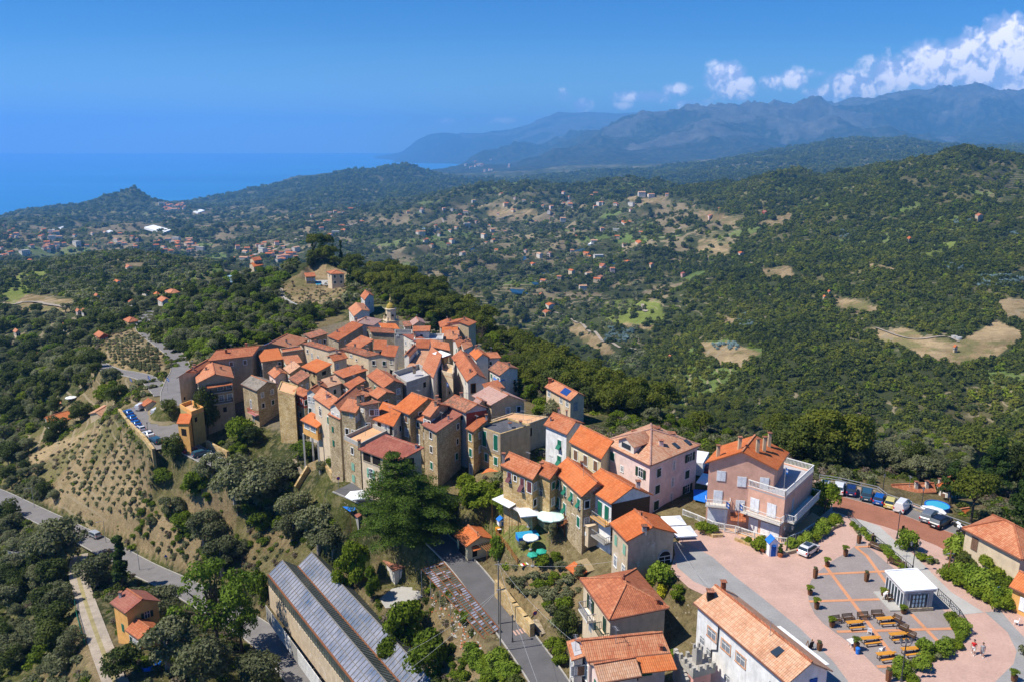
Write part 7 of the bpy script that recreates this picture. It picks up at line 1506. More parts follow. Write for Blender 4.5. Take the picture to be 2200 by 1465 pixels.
# planters
def planter(px,py,label,plantk='bush',w=.42,h=.75,mt='door_brown',sc=.42,rnd_=False):
 rt=empty('planter',unp(px,py,.03),label,'planter','brown planters round the square');m=MB();m.lathe((0,0,0),[(w*.62,0),(w*.75,h*.5),(w*.8,h),(w*.68,h),(w*.66,h-.06)],4 if not rnd_ else 12,0,math.pi/4+.3);m.build('pot',MATS[mt],rt)
 me,tme,R,Ht=PROTO[plantk][0];c=bpy.data.objects.new('plant',me);link(c,rt);c.location=(0,0,h);c.scale=(sc,sc,sc)
for k,(x,y,lb,pk,h)in enumerate([(1777,1216,'square brown planter at the upper tip of the grey paving','bush',.7),(1751,1241,'tall brown planter at the left curve of the grey paving','scrub',1.3),(1740,1277,'small tilted brown planter on the left curve of the grey paving','bush',.7),(1754,1307,'round topped brown planter on the left curve','bush',.9),(1787,1346,'little brown planter beside the single armchair','bush',.7),
   (1861,1248,'wide brown planter standing free on the grey paving','scrub',1.2),(1898,1281,'planter at the pavilion corner behind the bending person','bush',.6),(1941,1317,'reddish planter at the near pavilion corner','bush',.5),(1839,1397,'brown planter beside the blue bin','bush',1.1),(1908,1462,'large brown planter with lid at the bottom of the square','scrub',1.3),
   (1816,1194,'brown planter with rounded bush on the pink paving','bush',1.0),(1845,1166,'tall brown planter by the iron fence','scrub',1.2),(2178,1463,'planter with green top in the bottom right corner','bush',.8),(1760,1396,'dark planter at the edge of the pink paving','scrub',.9)]):planter(x,y,lb,pk,.42,h)
# chalk board, bin, plastic tables
p=unp(1760,1397,.03)+Vector((-.9,.2,0));rt=empty('chalkboard',p,'wooden framed chalkboard stand on the pink paving beside the long building','board',None,.4)
m=MB();m.obox((0,0,.55),(1,0,0),(0,.97,.25),(0,-.25,.97),.6,.05,1.1,0);m.build('panel',MATS['black'],rt);m=MB()
for x in(-.33,.33):m.bar((x,-.05,0),(x,.2,1.15),.06);m.bar((x,.55,0),(x,.2,1.15),.05)
m.build('frame',MATS['wood'],rt)
rt=empty('waste_bin',unp(1842,1403,.03),'bright blue waste bin beside a brown planter','bin');m=MB();m.lathe((0,0,0),[(.2,0),(.24,.65)],10);m.build('body',MATS['cloth_blue'],rt);m=MB();m.lathe((0,0,.66),[(.27,0),(.2,.1),(.05,.15)],10);m.build('lid',MATS['cloth_blue'],rt)
def ptable(px,py,label,r=.45,sq=True,z=.03):
 rt=empty('plastic_table',unp(px,py,z)if z>0 else G(px,py),label,'table');m=MB();(m.box((0,0,.72),(r*2,r*2,.05),0,.3)if sq else m.lathe((0,0,.70),[(r,0),(r,.05)],14));m.build('tabletop',MATS['plastic_white'],rt)
 for a in range(4):m=MB();m.bar((math.cos(a*1.57+.8)*r*.8,math.sin(a*1.57+.8)*r*.8,0),(math.cos(a*1.57+.8)*r*.5,math.sin(a*1.57+.8)*r*.5,.7),.05);m.build('leg',MATS['plastic_white'],rt)
def pchair(px,py,rz,label,z=.03,grp='white plastic chairs',mt='plastic_white'):
 rt=empty('plastic_chair',unp(px,py,z)if z>0 else G(px,py),label,'chair',grp,rz);m=MB();m.box((0,0,.43),(.46,.46,.05));m.build('seat',MATS[mt],rt);m=MB();m.obox((-.22,0,.68),(0,1,0),(1,0,.2),(-.2,0,1),.46,.04,.46);m.build('backrest',MATS[mt],rt)
 for x in(-.2,.2):
  for y in(-.2,.2):m=MB();m.bar((x*1.1,y*1.1,0),(x,y,.42),.04);m.build('leg',MATS[mt],rt)
ptable(1830,1388,'small white square table standing by a brown planter');pchair(1868,1361,1.0,'white plastic chair between the beer tables and the orange paving band');pchair(1894,1401,2.0,'white plastic chair behind the nearest left beer table')
pchair(2183,1341,2.5,'white plastic chair by the gate of the yellow house');ptable(2085,1224,'white garden table under the bamboo blind of the white house',.4)
# beer tables and benches
def beer(a,b,w,hgt,name,cat,label,grp):
 p0,p1=unp(*a,hgt+.03),unp(*b,hgt+.03);c=(p0+p1)/2;d=p1-p0;L_=d.length;rt=empty(name,(c.x,c.y,.03),label,cat,grp,math.atan2(d.y,d.x))
 m=MB()
 for k in range(3 if w>.4 else 1):ww=w/(3 if w>.4 else 1);m.box((0,(k-(1 if w>.4 else 0))*ww,hgt-.02),(L_,ww-.012,.045))
 m.build('tabletop' if w>.4 else 'seat',MATS['bench_wood'],rt)
 for s in(-1,1):m=MB();x=s*(L_/2-.25);m.bar((x,-w*.4,0),(x,-w*.35,hgt-.04),.05);m.bar((x,w*.4,0),(x,w*.35,hgt-.04),.05);m.bar((x,-w*.4,.12),(x,w*.4,.12),.04);m.build('leg',MATS['black'],rt)
PN=['table of the back left set, in front of two armchairs','table of the back right set, nearest the pavilion','table of the middle left set','table of the middle right set','table of the front left set','table of the front right set near the lamp']
TB=[((1819,1336),(1851,1333)),((1884,1328),(1917,1325)),((1851,1370),(1886,1367)),((1911,1361),(1946,1358)),((1884,1404),(1919,1400)),((1937,1393),(1971,1390))]
BN=[((1826,1348),(1859,1345)),((1892,1339),(1924,1337)),((1859,1382),(1892,1378)),((1918,1374),(1952,1371)),((1894,1417),(1929,1412)),((1947,1406),(1977,1402))]
for(a,b),(c_,d_),nm in zip(TB,BN,PN):
 beer(a,b,.6,.76,'beer_table','table','yellow '+nm,'yellow beer tables');beer(c_,d_,.26,.46,'beer_bench','bench','yellow bench before the '+nm.replace('table of the ',''),'yellow beer benches')
 up_=9.5;beer((a[0]+5,a[1]-up_+9),(b[0]+6,b[1]-up_+8.5),.26,.46,'beer_bench','bench','far side yellow bench of the '+nm.replace('table of the ',''),'far side beer benches')
def armchair(px,py,rz,label,L_=1.5):
 rt=empty('wooden_bench',unp(px,py,.03),label,'bench','brown slatted benches',rz)
 m=MB()
 for k in range(4):m.box((0,-.2+k*.13,.42),(L_,.1,.04))
 m.build('seat',MATS['wood_dark'],rt);m=MB()
 for k in range(3):m.obox((0,.3+k*.03,.55+k*.14),(1,0,0),(0,1,-.2),(0,.2,1),L_,.03,.1)
 m.build('backrest',MATS['wood_dark'],rt)
 for s in(-1,1):m=MB();x=s*(L_/2-.05);m.bar((x,-.22,0),(x,-.22,.62),.06);m.bar((x,.25,0),(x,.4,.85),.06);m.bar((x,-.26,.62),(x,.32,.62),.07);m.build('armrest',MATS['wood_dark'],rt)
for x,y,rz,lb,L_ in[(1795,1338,.2,'single brown bench at the far left of the beer tables',1.4),(1822,1334,.15,'brown bench behind the back left beer table',1.4),(1855,1330,.1,'brown bench between the two back beer tables',1.4),(1885,1326,.05,'brown bench behind the back right beer table',1.4),(1925,1336,-.9,'brown bench at the right end of the back right beer table',1.0),
 (1938,1354,-.9,'brown bench behind the middle right beer table',1.2),(1954,1370,-.9,'brown bench at the right end of the middle right beer table',1.2),(1979,1396,-.9,'brown bench at the right end of the front right beer table',1.2),(1884,1181,-.85,'long brown bench by the iron fence below the standing person',2.4),(1926,1215,-.85,'long brown bench by the iron fence near the pavilion roof',2.4),(1914,1292,.2,'low brown bench at the pavilion step',1.2)]:armchair(x,y,rz,lb,L_)
# iron fence, guard rail, balustrade of the peach garden, planting strips
def railing(name,pts,hgt,label,cat,mt,step=.25,w=.035,top=.06,kindp=None):
 rt=empty(name,pts[0],label,cat);off=Vector(pts[0])
 for k,(a,b)in enumerate(zip(pts[:-1],pts[1:])):
  m=MB();bars_rail(m,Vector(a)-off,Vector(b)-off,hgt,step,w,0,top);m.build('panel',MATS[mt],rt)
 m=None
 for p in pts:m=MB();m.box(Vector(p)-off+UPV*hgt/2,(w*2.4,w*2.4,hgt+.1));m.build('post',MATS[mt],rt)
railing('iron_fence',[unp(x,y,.02)for x,y in[(1822,1112),(1850,1140),(1880,1164),(1915,1193),(1958,1229)]],1.0,'dark iron fence along the ramp from the flower bed to the pavilion','fence','metal_dark',.35);railing('iron_fence',[unp(x,y,.02)for x,y in[(2014,1279),(2040,1303),(2060,1324),(2077,1350)]],1.0,'dark iron fence along the ramp in front of the pavilion','fence','metal_dark',.35)
def guard(pts,label):
 rt=empty('guard_rail',pts[0],label,'guard rail');off=Vector(pts[0]);m=MB()
 for a,b in zip(pts[:-1],pts[1:]):m.bar(Vector(a)-off+UPV*.95,Vector(b)-off+UPV*.95,.08,0,.1);m.bar(Vector(a)-off+UPV*.5,Vector(b)-off+UPV*.5,.08,0,.1)
 m.build('rail',MATS['metal_grey'],rt)
 for a,b in zip(pts[:-1],pts[1:]):
  n=max(1,int((Vector(b)-Vector(a)).length/2.2))
  for k in range(n):p=Vector(a).lerp(Vector(b),k/n)-off;m=MB();m.box(p+UPV*.5,(.1,.1,1.0));m.build('post',MATS['metal_grey'],rt)
 m=MB()
 for a,b in zip(pts[:-1],pts[1:]):m.bar(Vector(a)-off-UPV*.6,Vector(b)-off-UPV*.6,.35,0,1.5)
 m.build('base_wall',MATS['stone_grey'],rt)
guard([unp(x,y,0)for x,y in[(1760,1030),(1800,1036),(1850,1048),(1885,1056),(1905,1072),(1960,1092),(2030,1118),(2090,1140)]],'long grey guard rail on a low wall along the parking lot')
railing('white_balustrade',[unp(x,y,.1)for x,y in[(1467,1105),(1500,1118),(1532,1132),(1556,1137)]],.9,'white balustrade left of the peach house gate','fence','frame_white',.22,.07,.12);railing('white_balustrade',[unp(x,y,.1)for x,y in[(1580,1141),(1620,1155),(1660,1165),(1692,1168)]],.9,'white balustrade right of the peach house gate','fence','frame_white',.22,.07,.12)
railing('white_fence',[unp(x,y,.1)for x,y in[(1692,1166),(1720,1155),(1748,1136)]],1.0,'white rail fence on the right side of the peach house yard','fence','frame_white',.5,.06,.1);railing('garden_gate',[unp(x,y,.1)for x,y in[(1557,1141),(1580,1145)]],1.2,'white wrought garden gate between two blue flag poles','gate','frame_white',.16,.04,.07)
def lowwall(name,pts,w,h0,h1,mt,label,cat='wall',zb=0):
 rt=MB();off=Vector(pts[0])
 for a,b in zip(pts[:-1],pts[1:]):
  a,b=Vector(a),Vector(b);d=(b-a).normalized();a=a-d*w*.25;b=b+d*w*.25
  rt.bar(a-off+UPV*(h0+h1)/2,b-off+UPV*(h0+h1)/2,w,0,h1-h0)
 o=rt.build(name,MATS[mt]);o.location=off;return tag(o,label,cat)
def bed(pts,w,label,kinds,n,sc=(.45,.8),soil=True):
 P_=[Vector(p)for p in pts]
 for k in range(n):
  f=(k+.5)/n*(len(P_)-1);i=min(int(f),len(P_)-2);p=P_[i].lerp(P_[i+1],f-i)+Vector((rnd.uniform(-w,w)/2,rnd.uniform(-w,w)/2,0));plant(rnd.choice(kinds),p,rnd.uniform(*sc),label,label)
lowwall('flowerbed_wall',[unp(x,y,0)for x,y in[(1682,1192),(1715,1184),(1750,1163),(1790,1135),(1808,1128)]],.35,0,.45,'stone_grey','low stone flower bed wall curving right of the blue sentry box')
lowwall('flowerbed_wall',[unp(x,y,0)for x,y in[(1503,1140),(1532,1153),(1552,1152)]],.35,0,.45,'stone_gold','low stone flower bed wall left of the white gate');lowwall('flowerbed_wall',[unp(x,y,0)for x,y in[(1580,1160),(1620,1175),(1636,1180)]],.35,0,.45,'stone_gold','low stone flower bed wall right of the white gate')
bed([unp(x,y,.1)for x,y in[(1700,1176),(1745,1155),(1785,1125),(1805,1118)]],1.0,'green shrub in the curved flower bed by the white car',['bush','bright'],14,(.5,.9));bed([unp(x,y,.1)for x,y in[(1512,1138),(1540,1146)]],.8,'shrub in the bed left of the white gate',['bush'],4,(.5,.9));bed([unp(x,y,.1)for x,y in[(1588,1160),(1640,1178)]],.6,'shrub in the bed right of the white gate',['bush','scrub'],4,(.5,.8))
plant('bush',unp(1630,1178,.05),1.35,'large round clipped bush left of the blue sentry box',None,1.3);plant('bush',unp(1505,1142,.05),1.0,'round clipped bush beside the white parasols',None,1.1)
bed([unp(x,y,.03)for x,y in[(1830,1128),(1852,1150),(1885,1172),(1920,1205),(1945,1225)]],.7,'low green plant in the strip along the iron fence',['bush','scrub','bright'],20,(.3,.55));bed([unp(x,y,.03)for x,y in[(2035,1325),(2062,1350),(2068,1380),(2030,1402),(1990,1415),(1955,1440),(1935,1465)]],1.2,'leafy shrub of the hedge bounding the grey paving',['bush','bright','scrub'],42,(.35,.8))
bed([unp(x,y,.1)for x,y in[(1935,1165),(1975,1190),(2010,1215)]],1.6,'low shrub in the bed between ramp and brick lot',['bush','scrub'],12,(.4,.7));bed([unp(x,y,.2)for x,y in[(2040,1232),(2090,1262),(2150,1300)]],1.8,'dense green bush along the ramp wall at the right',['bush','bush','bright'],26,(.8,1.25))
# sentry box
p=unp(1657,1190,.014);rt=empty('sentry_box',p,'small white sentry box with bright blue roof and door on the square','sentry box',None,.12)
m=MB();m.box((0,0,1.05),(1.25,1.15,2.1));m.poly([(-.62,-.575,2.1),(.62,-.575,2.1),(0,-.575,2.75)]);m.poly([(-.62,.575,2.1),(.62,.575,2.1),(0,.575,2.75)]);m.build('wall',MATS['plastic_white'],rt)
m=MB();m.slab([[(-.78,-.7,2.02),(0,-.7,2.85),(0,.7,2.85),(-.78,.7,2.02)],[(0,-.7,2.85),(.78,-.7,2.02),(.78,.7,2.02),(0,.7,2.85)]],.08);m.build('roof',MATS['cloth_blue'],rt,fixn=True)
m=MB();m.box((0,-.585,.85),(.72,.04,1.7));m.lathe((0,-.57,1.70),[(.36,-.015),(.36,.0)],12);m.build('door',MATS['paint_blue'],rt)
rt=empty('flower_pot',unp(1638,1184,.014),'terracotta pot with white flowers left of the blue sentry box','flower pot');m=MB();m.lathe((0,0,0),[(.25,0),(.38,.6),(.34,.6)],12);m.build('pot',MATS['terracotta'],rt);c=bpy.data.objects.new('plant',PROTO['bush'][1][0]);link(c,rt);c.location=(0,0,.6);c.scale=(.45,)*3
rt=empty('flower_pot',unp(1676,1195,.014),'terracotta pot with small conifer right of the blue sentry box','flower pot');m=MB();m.lathe((0,0,0),[(.28,0),(.42,.6),(.36,.6)],12);m.build('pot',MATS['terracotta'],rt);c=bpy.data.objects.new('plant',PROTO['cypress'][0][0]);link(c,rt);c.location=(0,0,.55);c.scale=(.32,.32,.15)
# flags
def flag(px,py,z,hgt,label,dx=.9):
 p=unp(px,py,z);rt=empty('flag_pole',p,label,'flag');m=MB();m.tube([(0,0,0),(0,0,hgt)],.04,6);m.build('pole',MATS['metal_grey'],rt)
 m=MB();n=6
 for k in range(n):
  for l,mt in((0,0),(1,1),(2,0)):
   x0,x1=dx*k/n,dx*(k+1)/n;y0,y1=.08*math.sin(k*1.1),.08*math.sin((k+1)*1.1);z0=hgt-.05-(l+1)*.28;m.poly([(x0*.6,y0,z0-x0*.5),(x1*.6,y1,z0-x1*.5),(x1*.6,y1,z0+.28-x1*.5),(x0*.6,y0,z0+.28-x0*.5)],mt)
 m.build('flag_cloth',[MATS['cloth_blue'],MATS['cloth_white']],rt)
flag(1556,1142,0,5.0,'blue and white flag on a white pole left of the garden gate');flag(1584,1147,0,5.0,'blue and white flag on a white pole right of the garden gate');flag(1684,1052,7.0,3.6,'small blue flag on the peach house terrace',.6)
flag(960,852,3.0,3.4,'blue and white flag on the roof terrace at the dark alley',.7)
for x,y,lb in[(283,842,'blue flag among the trees nearest the lower road bend'),(322,838,'blue flag right of it above the left car park'),(362,842,'blue flag beside the upper road')]:flag(x,y+10,G(x,y+10).z,6,lb,1.2)
# parasols
def parasol(px,py,z,hgt,R,label,mt='cloth_white',seg=8,flat=.5,rz=.3,grp=None,valance=True):
 p=unp(px,py,z);rt=empty('parasol',p,label,'parasol',grp,rz);m=MB();m.tube([(0,0,0),(0,0,hgt)],.04,6);m.lathe((0,0,0),[(.3,0),(.3,.1)],10);m.build('pole',MATS['metal_grey'],rt)
 m=MB();top=Vector((0,0,hgt+flat));ring_=[Vector((math.cos(2*math.pi*k/seg)*R,math.sin(2*math.pi*k/seg)*R,hgt))for k in range(seg)]
 for k in range(seg):
  a,b=ring_[k],ring_[(k+1)%seg];mid=(a+b)/2*.985+UPV*(-.0);m.poly([top,a,mid+UPV*.03]);m.poly([top,mid+UPV*.03,b]);m.poly([a,a-UPV*.18,b-UPV*.18,b])
 m.build('canopy',MATS[mt],rt);return rt
# place by the pixel of the canopy centre
def parc(px,py,z,hgt,*a,**k):
 if z<-3.5:
  h_=hit(px,py+24);z=h_.z if h_ is not None else z
 c=unp(px,py,z+hgt);q=proj(c.x,c.y,z);return parasol(q[0],q[1],z,hgt,*a,**k)
parc(1447,1117,0,2.6,2.1,'white square parasol against the archway house, the farther of two',seg=4,flat=.55,rz=.9);parc(1468,1140,0,2.6,2.2,'white square parasol on the square, the nearer of two',seg=4,flat=.55,rz=.9)
parc(1135,1098,-5.4,2.7,2.3,'white square parasol with dark cap in the restaurant garden',seg=4,flat=.6,rz=1.0);parc(1184,1106,-5.6,2.7,2.3,'round pale mint parasol in the restaurant garden','cloth_mint',10,.6);parc(1140,1153,-7.6,2.2,1.25,'small round white parasol beside the blue pool','cloth_white',12,.35)
parc(1218,1090,-4.6,2.4,1.3,'half hidden green parasol beside the stone row','cloth_green',6,.4)
parc(768,1062,-7.2,2.4,2.2,'white canopy tent at the foot of the loggia house','cloth_white',6,.7);parc(1530,1030,-.8,2.4,3.0,'white canopy between the pink and peach houses','cloth_white',4,.4);parc(2003,1096,-2.5,2.3,2.0,'white parasol overlapping the round blue pool','cloth_white',8,.5)
parc(152,853,-36,2.4,1.9,'round white parasol among olive trees left of the vivid orange roof','cloth_white',10,.5)
# white canopy and lean-to roofs of the restaurant
def canopy(name,pts,z,th,mt,label,cat,legs=True,dzs=(0,0,0,0)):
 P_=[unp(x,y,z+d)for(x,y),d in zip(pts,dzs)];c=sum(P_,Vector((0,0,0)))/len(P_);g=ground(c.x,c.y);rt=empty(name,(c.x,c.y,g),label,cat);off=Vector(rt.location)
 m=MB();m.slab([[p-off for p in P_]],th);m.build('sheet',MATS[mt],rt,fixn=True)
 if legs:
  for p in P_:m=MB();gz=min(ground(p.x,p.y),p.z-.5);q=p-off;m.bar((q.x,q.y,gz-off.z),(q.x,q.y,q.z-th),.09);m.build('post',MATS['wood'],rt)
 return rt
canopy('canopy',[(1057,1071),(1090,1057),(1120,1074),(1094,1090)],-1.8,.1,'cloth_white','plain white canopy over the restaurant terrace','canopy');canopy('lean_to_roof',[(1087,1056),(1112,1044),(1150,1060),(1122,1076)],-1.6,.12,'tiles_wine','dark red lean-to roof behind the white canopy','roof',True,(0,.9,.9,0))
canopy('lean_to_roof',[(1124,1080),(1150,1061),(1162,1067),(1135,1084)],-1.9,.12,'tiles_bright','narrow orange lean-to roof between the translucent sheets','roof');canopy('translucent_roof',[(1140,1086),(1163,1071),(1184,1082),(1160,1097)],-2.2,.06,'terrace_grey','translucent grey sheet roof with white frame behind the mint parasol','roof');canopy('translucent_roof',[(1100,1090),(1124,1079),(1137,1085),(1114,1100)],-2.2,.06,'terrace_grey','translucent grey sheet roof left of the narrow orange one','roof')
canopy('tarpaulin',[(733,1085),(752,1078),(776,1090),(752,1098)],-8.6,.05,'cloth_blue','bright blue tarpaulin stretched beside the grey shed','tarpaulin');canopy('blue_canopy',[(1058,810),(1072,804),(1085,816),(1068,820)],-3.2,.06,'cloth_blue','bright blue canopy over a terrace at the right rim of the village','canopy');canopy('blue_canopy',[(1490,1050),(1525,1052),(1522,1080),(1490,1072)],.6,.05,'cloth_blue','dark blue canopy beside the pink apartment house','canopy')
canopy('corrugated_shelter',[(140,1408),(185,1391),(188,1420),(150,1435)],-33.5,.1,'concrete','weathered grey sheet roof shelter with green edge beside the gravel track','shelter')
# pools and garden toys
p=G(1133,1158);rt=empty('frame_pool',p,'rectangular blue frame pool with blue cover on the restaurant lawn','pool',None,.25);m=MB();m.box((0,0,.45),(3.4,2.0,.9));m.build('wall',MATS['cloth_blue'],rt);m=MB();m.box((0,0,.93),(3.5,2.1,.05));m.build('cover',MATS['water_blue'],rt)
p=unp(2012,1095,-3.2);rt=empty('round_pool',p,'round blue above ground pool behind the guard rail','pool');m=MB();m.lathe((0,0,0),[(1.9,0),(1.9,1.0),(1.8,1.0),(1.8,.85)],24);m.build('wall',MATS['cloth_blue'],rt);m=MB();m.lathe((0,0,.86),[(1.78,0),(1.78,.02)],24);m.build('water',MATS['pool_water'],rt)
p=G(325,1432);rt=empty('paddling_pool',p,'crumpled bright blue paddling pool below the yellow ochre house','pool',None,.7);m=MB();m.lathe((0,0,0),[(1.5,0),(1.6,.4),(1.35,.55),(1.3,.3)],16,0,0,1,.7);m.build('basin',MATS['cloth_blue'],rt)
p=G(1077,1126);rt=empty('playhouse',p,'blue and white toy playhouse on the restaurant lawn','playhouse',None,.4);m=MB();m.box((0,0,.5),(1.2,1.1,1.0));m.build('wall',MATS['plastic_white'],rt);m=MB();m.slab([[(-.75,-.65,.95),(0,-.65,1.5),(0,.65,1.5),(-.75,.65,.95)],[(0,-.65,1.5),(.75,-.65,.95),(.75,.65,.95),(0,.65,1.5)]],.06);m.build('roof',MATS['cloth_blue'],rt,fixn=True);m=MB();m.box((0,-.56,.4),(.4,.04,.75));m.build('door',MATS['paint_blue'],rt)
ptable(1074,1142,'white table on the lawn by the wooden fence',.5,True,-7.4);rt=empty('sandbox',G(1073,1138),'small yellow wooden planter box on the lawn','box',None,.3);m=MB();m.box((0,0,.25),(1.3,.8,.5));m.build('box',MATS['bench_wood'],rt)
for k,(x,y,lb)in enumerate([(1195,1133,'white chair left of the spiral stair foot'),(1240,1160,'white plastic chair by the restaurant wall'),(1246,1156,'second white plastic chair by the restaurant wall')]):pchair(x,y,k*1.3,lb,-5.6)
for k,(x,y,mt,lb)in enumerate([(1185,1130,'paint_red','red chair under the mint parasol'),(1192,1137,'paint_red','red toy cart below the mint parasol'),(1176,1122,'cloth_pink','magenta chair under the mint parasol'),(1200,1128,'cloth_pink','purple pink chair beside the red one')]):pchair(x,y,k*1.1,lb,-5.8,'coloured garden chairs',mt)
rt=empty('garden_lounger',G(1127,1215),'striped yellow red and white lounger lying in the garden','lounger',None,.4);m=MB();[m.box((-.8+k*.32,0,.3),(.3,.7,.08),k%3)for k in range(6)];m.build('cushion',[MATS['leaf_yellow'],MATS['cloth_white'],MATS['paint_red']],rt)
for x,y,lb in[(1144,1190,'mint green sunshade cloth, left of two, over the garden shrubs'),(1163,1183,'mint green sunshade cloth, right of two, over the garden shrubs')]:parc(x,y,-8.2,2.0,.9,lb,'cloth_green',6,.3)
# villa pool and terrace
p=VPAD[0].copy();pp=[unpY(664,603,424),unpY(680,613,408),unpY(690,611,409),unpY(677,601,426)]
g0=VPAD[0].z;q=MB();q.slab([[Vector((a.x,a.y,g0+.12))for a in[unp(664,603,g0),unp(681,613,g0),unp(742,612,g0),unp(735,602,g0)]]],.5);sheet_=q.build('villa_terrace',MATS['concrete_path'],fixn=True);tag(sheet_,'pale paved terrace round the pool of the hilltop villa','terrace')
q=MB();q.slab([[unp(667,604,g0+.2),unp(681,612,g0+.2),unp(691,611,g0+.2),unp(677,602,g0+.2)]],.1);tag(q.build('swimming_pool',MATS['pool_water'],fixn=True),'turquoise swimming pool of the hilltop villa','pool')
# bell tower
bt=unpY(842,735,272);bt.z=-17;rt=empty('bell_tower',bt,'baroque church bell tower with golden ochre dome and lantern rising behind the village roofs','bell tower',None,.5)
tz=unpY(842,634,272).z-bt.z;k_=tz/21.0
m=MB();W_=4.0
m.box((0,0,k_*6.2),(W_,W_,k_*12.4));m.box((0,0,k_*12.5),(W_+.7,W_+.7,.35));m.box((0,0,k_*8.2),(W_+.4,W_+.4,.3))
for sx in(-1,1):
 for sy in(-1,1):m.box((sx*(W_/2-.25),sy*(W_/2-.25),k_*10.3),(.7,.7,k_*4.0));m.box((sx*1.8,sy*1.8,k_*13.3),(.4,.4,1.3))
m.lathe((0,0,k_*12.6),[(1.75,0),(1.75,k_*3.5),(2.0,k_*3.6),(2.0,k_*3.9),(1.6,k_*4.0)],8,0,math.pi/8)
m.build('shaft',MATS['plaster_cream'],rt)
m=MB();m.lathe((0,0,k_*16.5),[(1.5,0),(1.48,k_*.6),(1.2,k_*1.2),(.75,k_*1.7),(.4,k_*1.85)],16);m.build('dome',MATS['gold'],rt,smooth=True)
m=MB();m.lathe((0,0,k_*18.2),[(.42,0),(.42,k_*1.0),(.55,k_*1.05),(.3,k_*1.6),(.08,k_*2.1),(.05,k_*2.8)],8);m.build('lantern',MATS['plaster_yellow'],rt)
for a in range(4):
 dx,dy=math.cos(a*math.pi/2),math.sin(a*math.pi/2);n=Vector((dx,dy,0));r_=Vector((-dy,dx,0));m=MB();m.obox(n*(W_/2+.01)+UPV*k_*10.1,r_,n,UPV,1.1,.1,k_*2.6,0);m.lathe(n*1.78+UPV*k_*14.3,[(.35,-.3),(.35,.3)],8);m.build('bell_opening',MATS['dark_hole'],rt)
m=MB();m.lathe((0,-W_/2+.1,k_*9.4),[(.45,0),(.3,.5),(.1,.8)],10);m.build('bell',MATS['metal_dark'],rt)
# ------------------------------------------------------------------ walls and stairs
lowwall('retaining_wall',[unp(x,y,-17)for x,y in[(257,884),(272,905),(292,925),(312,946),(330,970)]],.7,-7.0,.9,'stone_gold','tall golden stone retaining wall of the left car park');lowwall('retaining_wall',[unp(x,y+14,-11.9)for x,y in[(1068,1262),(1082,1282),(1105,1312),(1130,1342),(1142,1357)]],.7,-1.0,2.5,'stone_gold','golden stone retaining wall along the lower lane below the vegetable plot')
lowwall('garden_wall',[unp(x,y,-6.5)for x,y in[(1160,1090),(1185,1140),(1205,1175)]],.3,-.6,.4,'concrete','low concrete kerb wall between lawn and restaurant terrace');lowwall('retaining_wall',[G(x,y)for x,y in[(446,962),(470,975),(490,985)]],.6,-.5,2.0,'stone_gold','rough golden stone wall under the dark evergreen');lowwall('garden_wall',[G(x,y)for x,y in[(640,1052),(665,1010),(690,1000),(715,1030)]],.5,-.5,1.6,'stone_gold','curved rubble wall of the terrace garden beside the steps')
lowwall('retaining_wall',[unpY(x,y,Y)-UPV*1.0 for x,y,Y in[(665,622,410),(690,630,400),(735,628,398)]],.8,-1.5,2.0,'stone_grey','stone retaining wall under the hilltop villa');lowwall('field_wall',[hit(x,y)for x,y in[(600,625),(612,645),(640,660),(690,665)]],.6,-.5,1.0,'concrete_path','pale curved wall edging the bare field below the villa')
def stairs(a,b,w,n,label):
 a,b=Vector(a),Vector(b);d=b-a;dh=Vector((d.x,d.y,0));L_=dh.length;r=Vector((-dh.y,dh.x,0)).normalized();rt=MB()
 for k in range(n):c=a+dh*(k+.5)/n;z=d.z*(k+1)/n;rt.obox(c-a+UPV*(z/2-.2),dh.normalized(),r,UPV,L_/n,w,abs(z)+.5)
 o=rt.build('stone_stairs',MATS['stone_grey']);o.location=a;tag(o,label,'stairs')
stairs(G(655,1020),G(635,985),1.5,14,'flight of stone steps climbing through the grove below the veranda');stairs(G(1172,1360),G(1150,1335),1.4,8,'short stone steps beside the striped crossing')
# spiral stair
p=G(1212,1152);rt=empty('spiral_stair',p,'rusty spiral stair with pale handrail in the restaurant terrace','stairs');m=MB();m.tube([(0,0,0),(0,0,4.0)],.08,6)
for k in range(16):a=k*.42;m.obox((math.cos(a)*.55,math.sin(a)*.55,.25+k*.22),(math.cos(a),math.sin(a),0),(-math.sin(a),math.cos(a),0),(0,0,1),1.0,.3,.05)
m.build('treads',MATS['rust'],rt);m=MB();m.tube([(math.cos(k*.42)*1.05,math.sin(k*.42)*1.05,1.1+k*.22)for k in range(16)],.035,5);m.build('handrail',MATS['metal_grey'],rt)
# wooden fence in the garden
def woodfence(pts,label,hgt=1.1,mt='wood'):
 rt=empty('wooden_fence',pts[0],label,'fence');off=Vector(pts[0])
 for p in pts:m=MB();m.box(Vector(p)-off+UPV*hgt/2,(.14,.14,hgt+.3));m.build('post',MATS[mt],rt)
 m=MB()
 for a,b in zip(pts[:-1],pts[1:]):
  for h_ in(.35,.7,1.05):m.bar(Vector(a)-off+UPV*h_,Vector(b)-off+UPV*h_,.06,0,.12)
 m.build('rails',MATS[mt],rt)
woodfence([G(x,y)for x,y in[(1066,1150),(1078,1165),(1090,1180),(1100,1195),(1112,1212)]],'brown wooden fence running down beside the restaurant garden');woodfence([G(x,y)for x,y in[(160,1290),(164,1320),(172,1350),(182,1385)]],'thin green wire fence along the gravel track',1.0,'shutter_green')
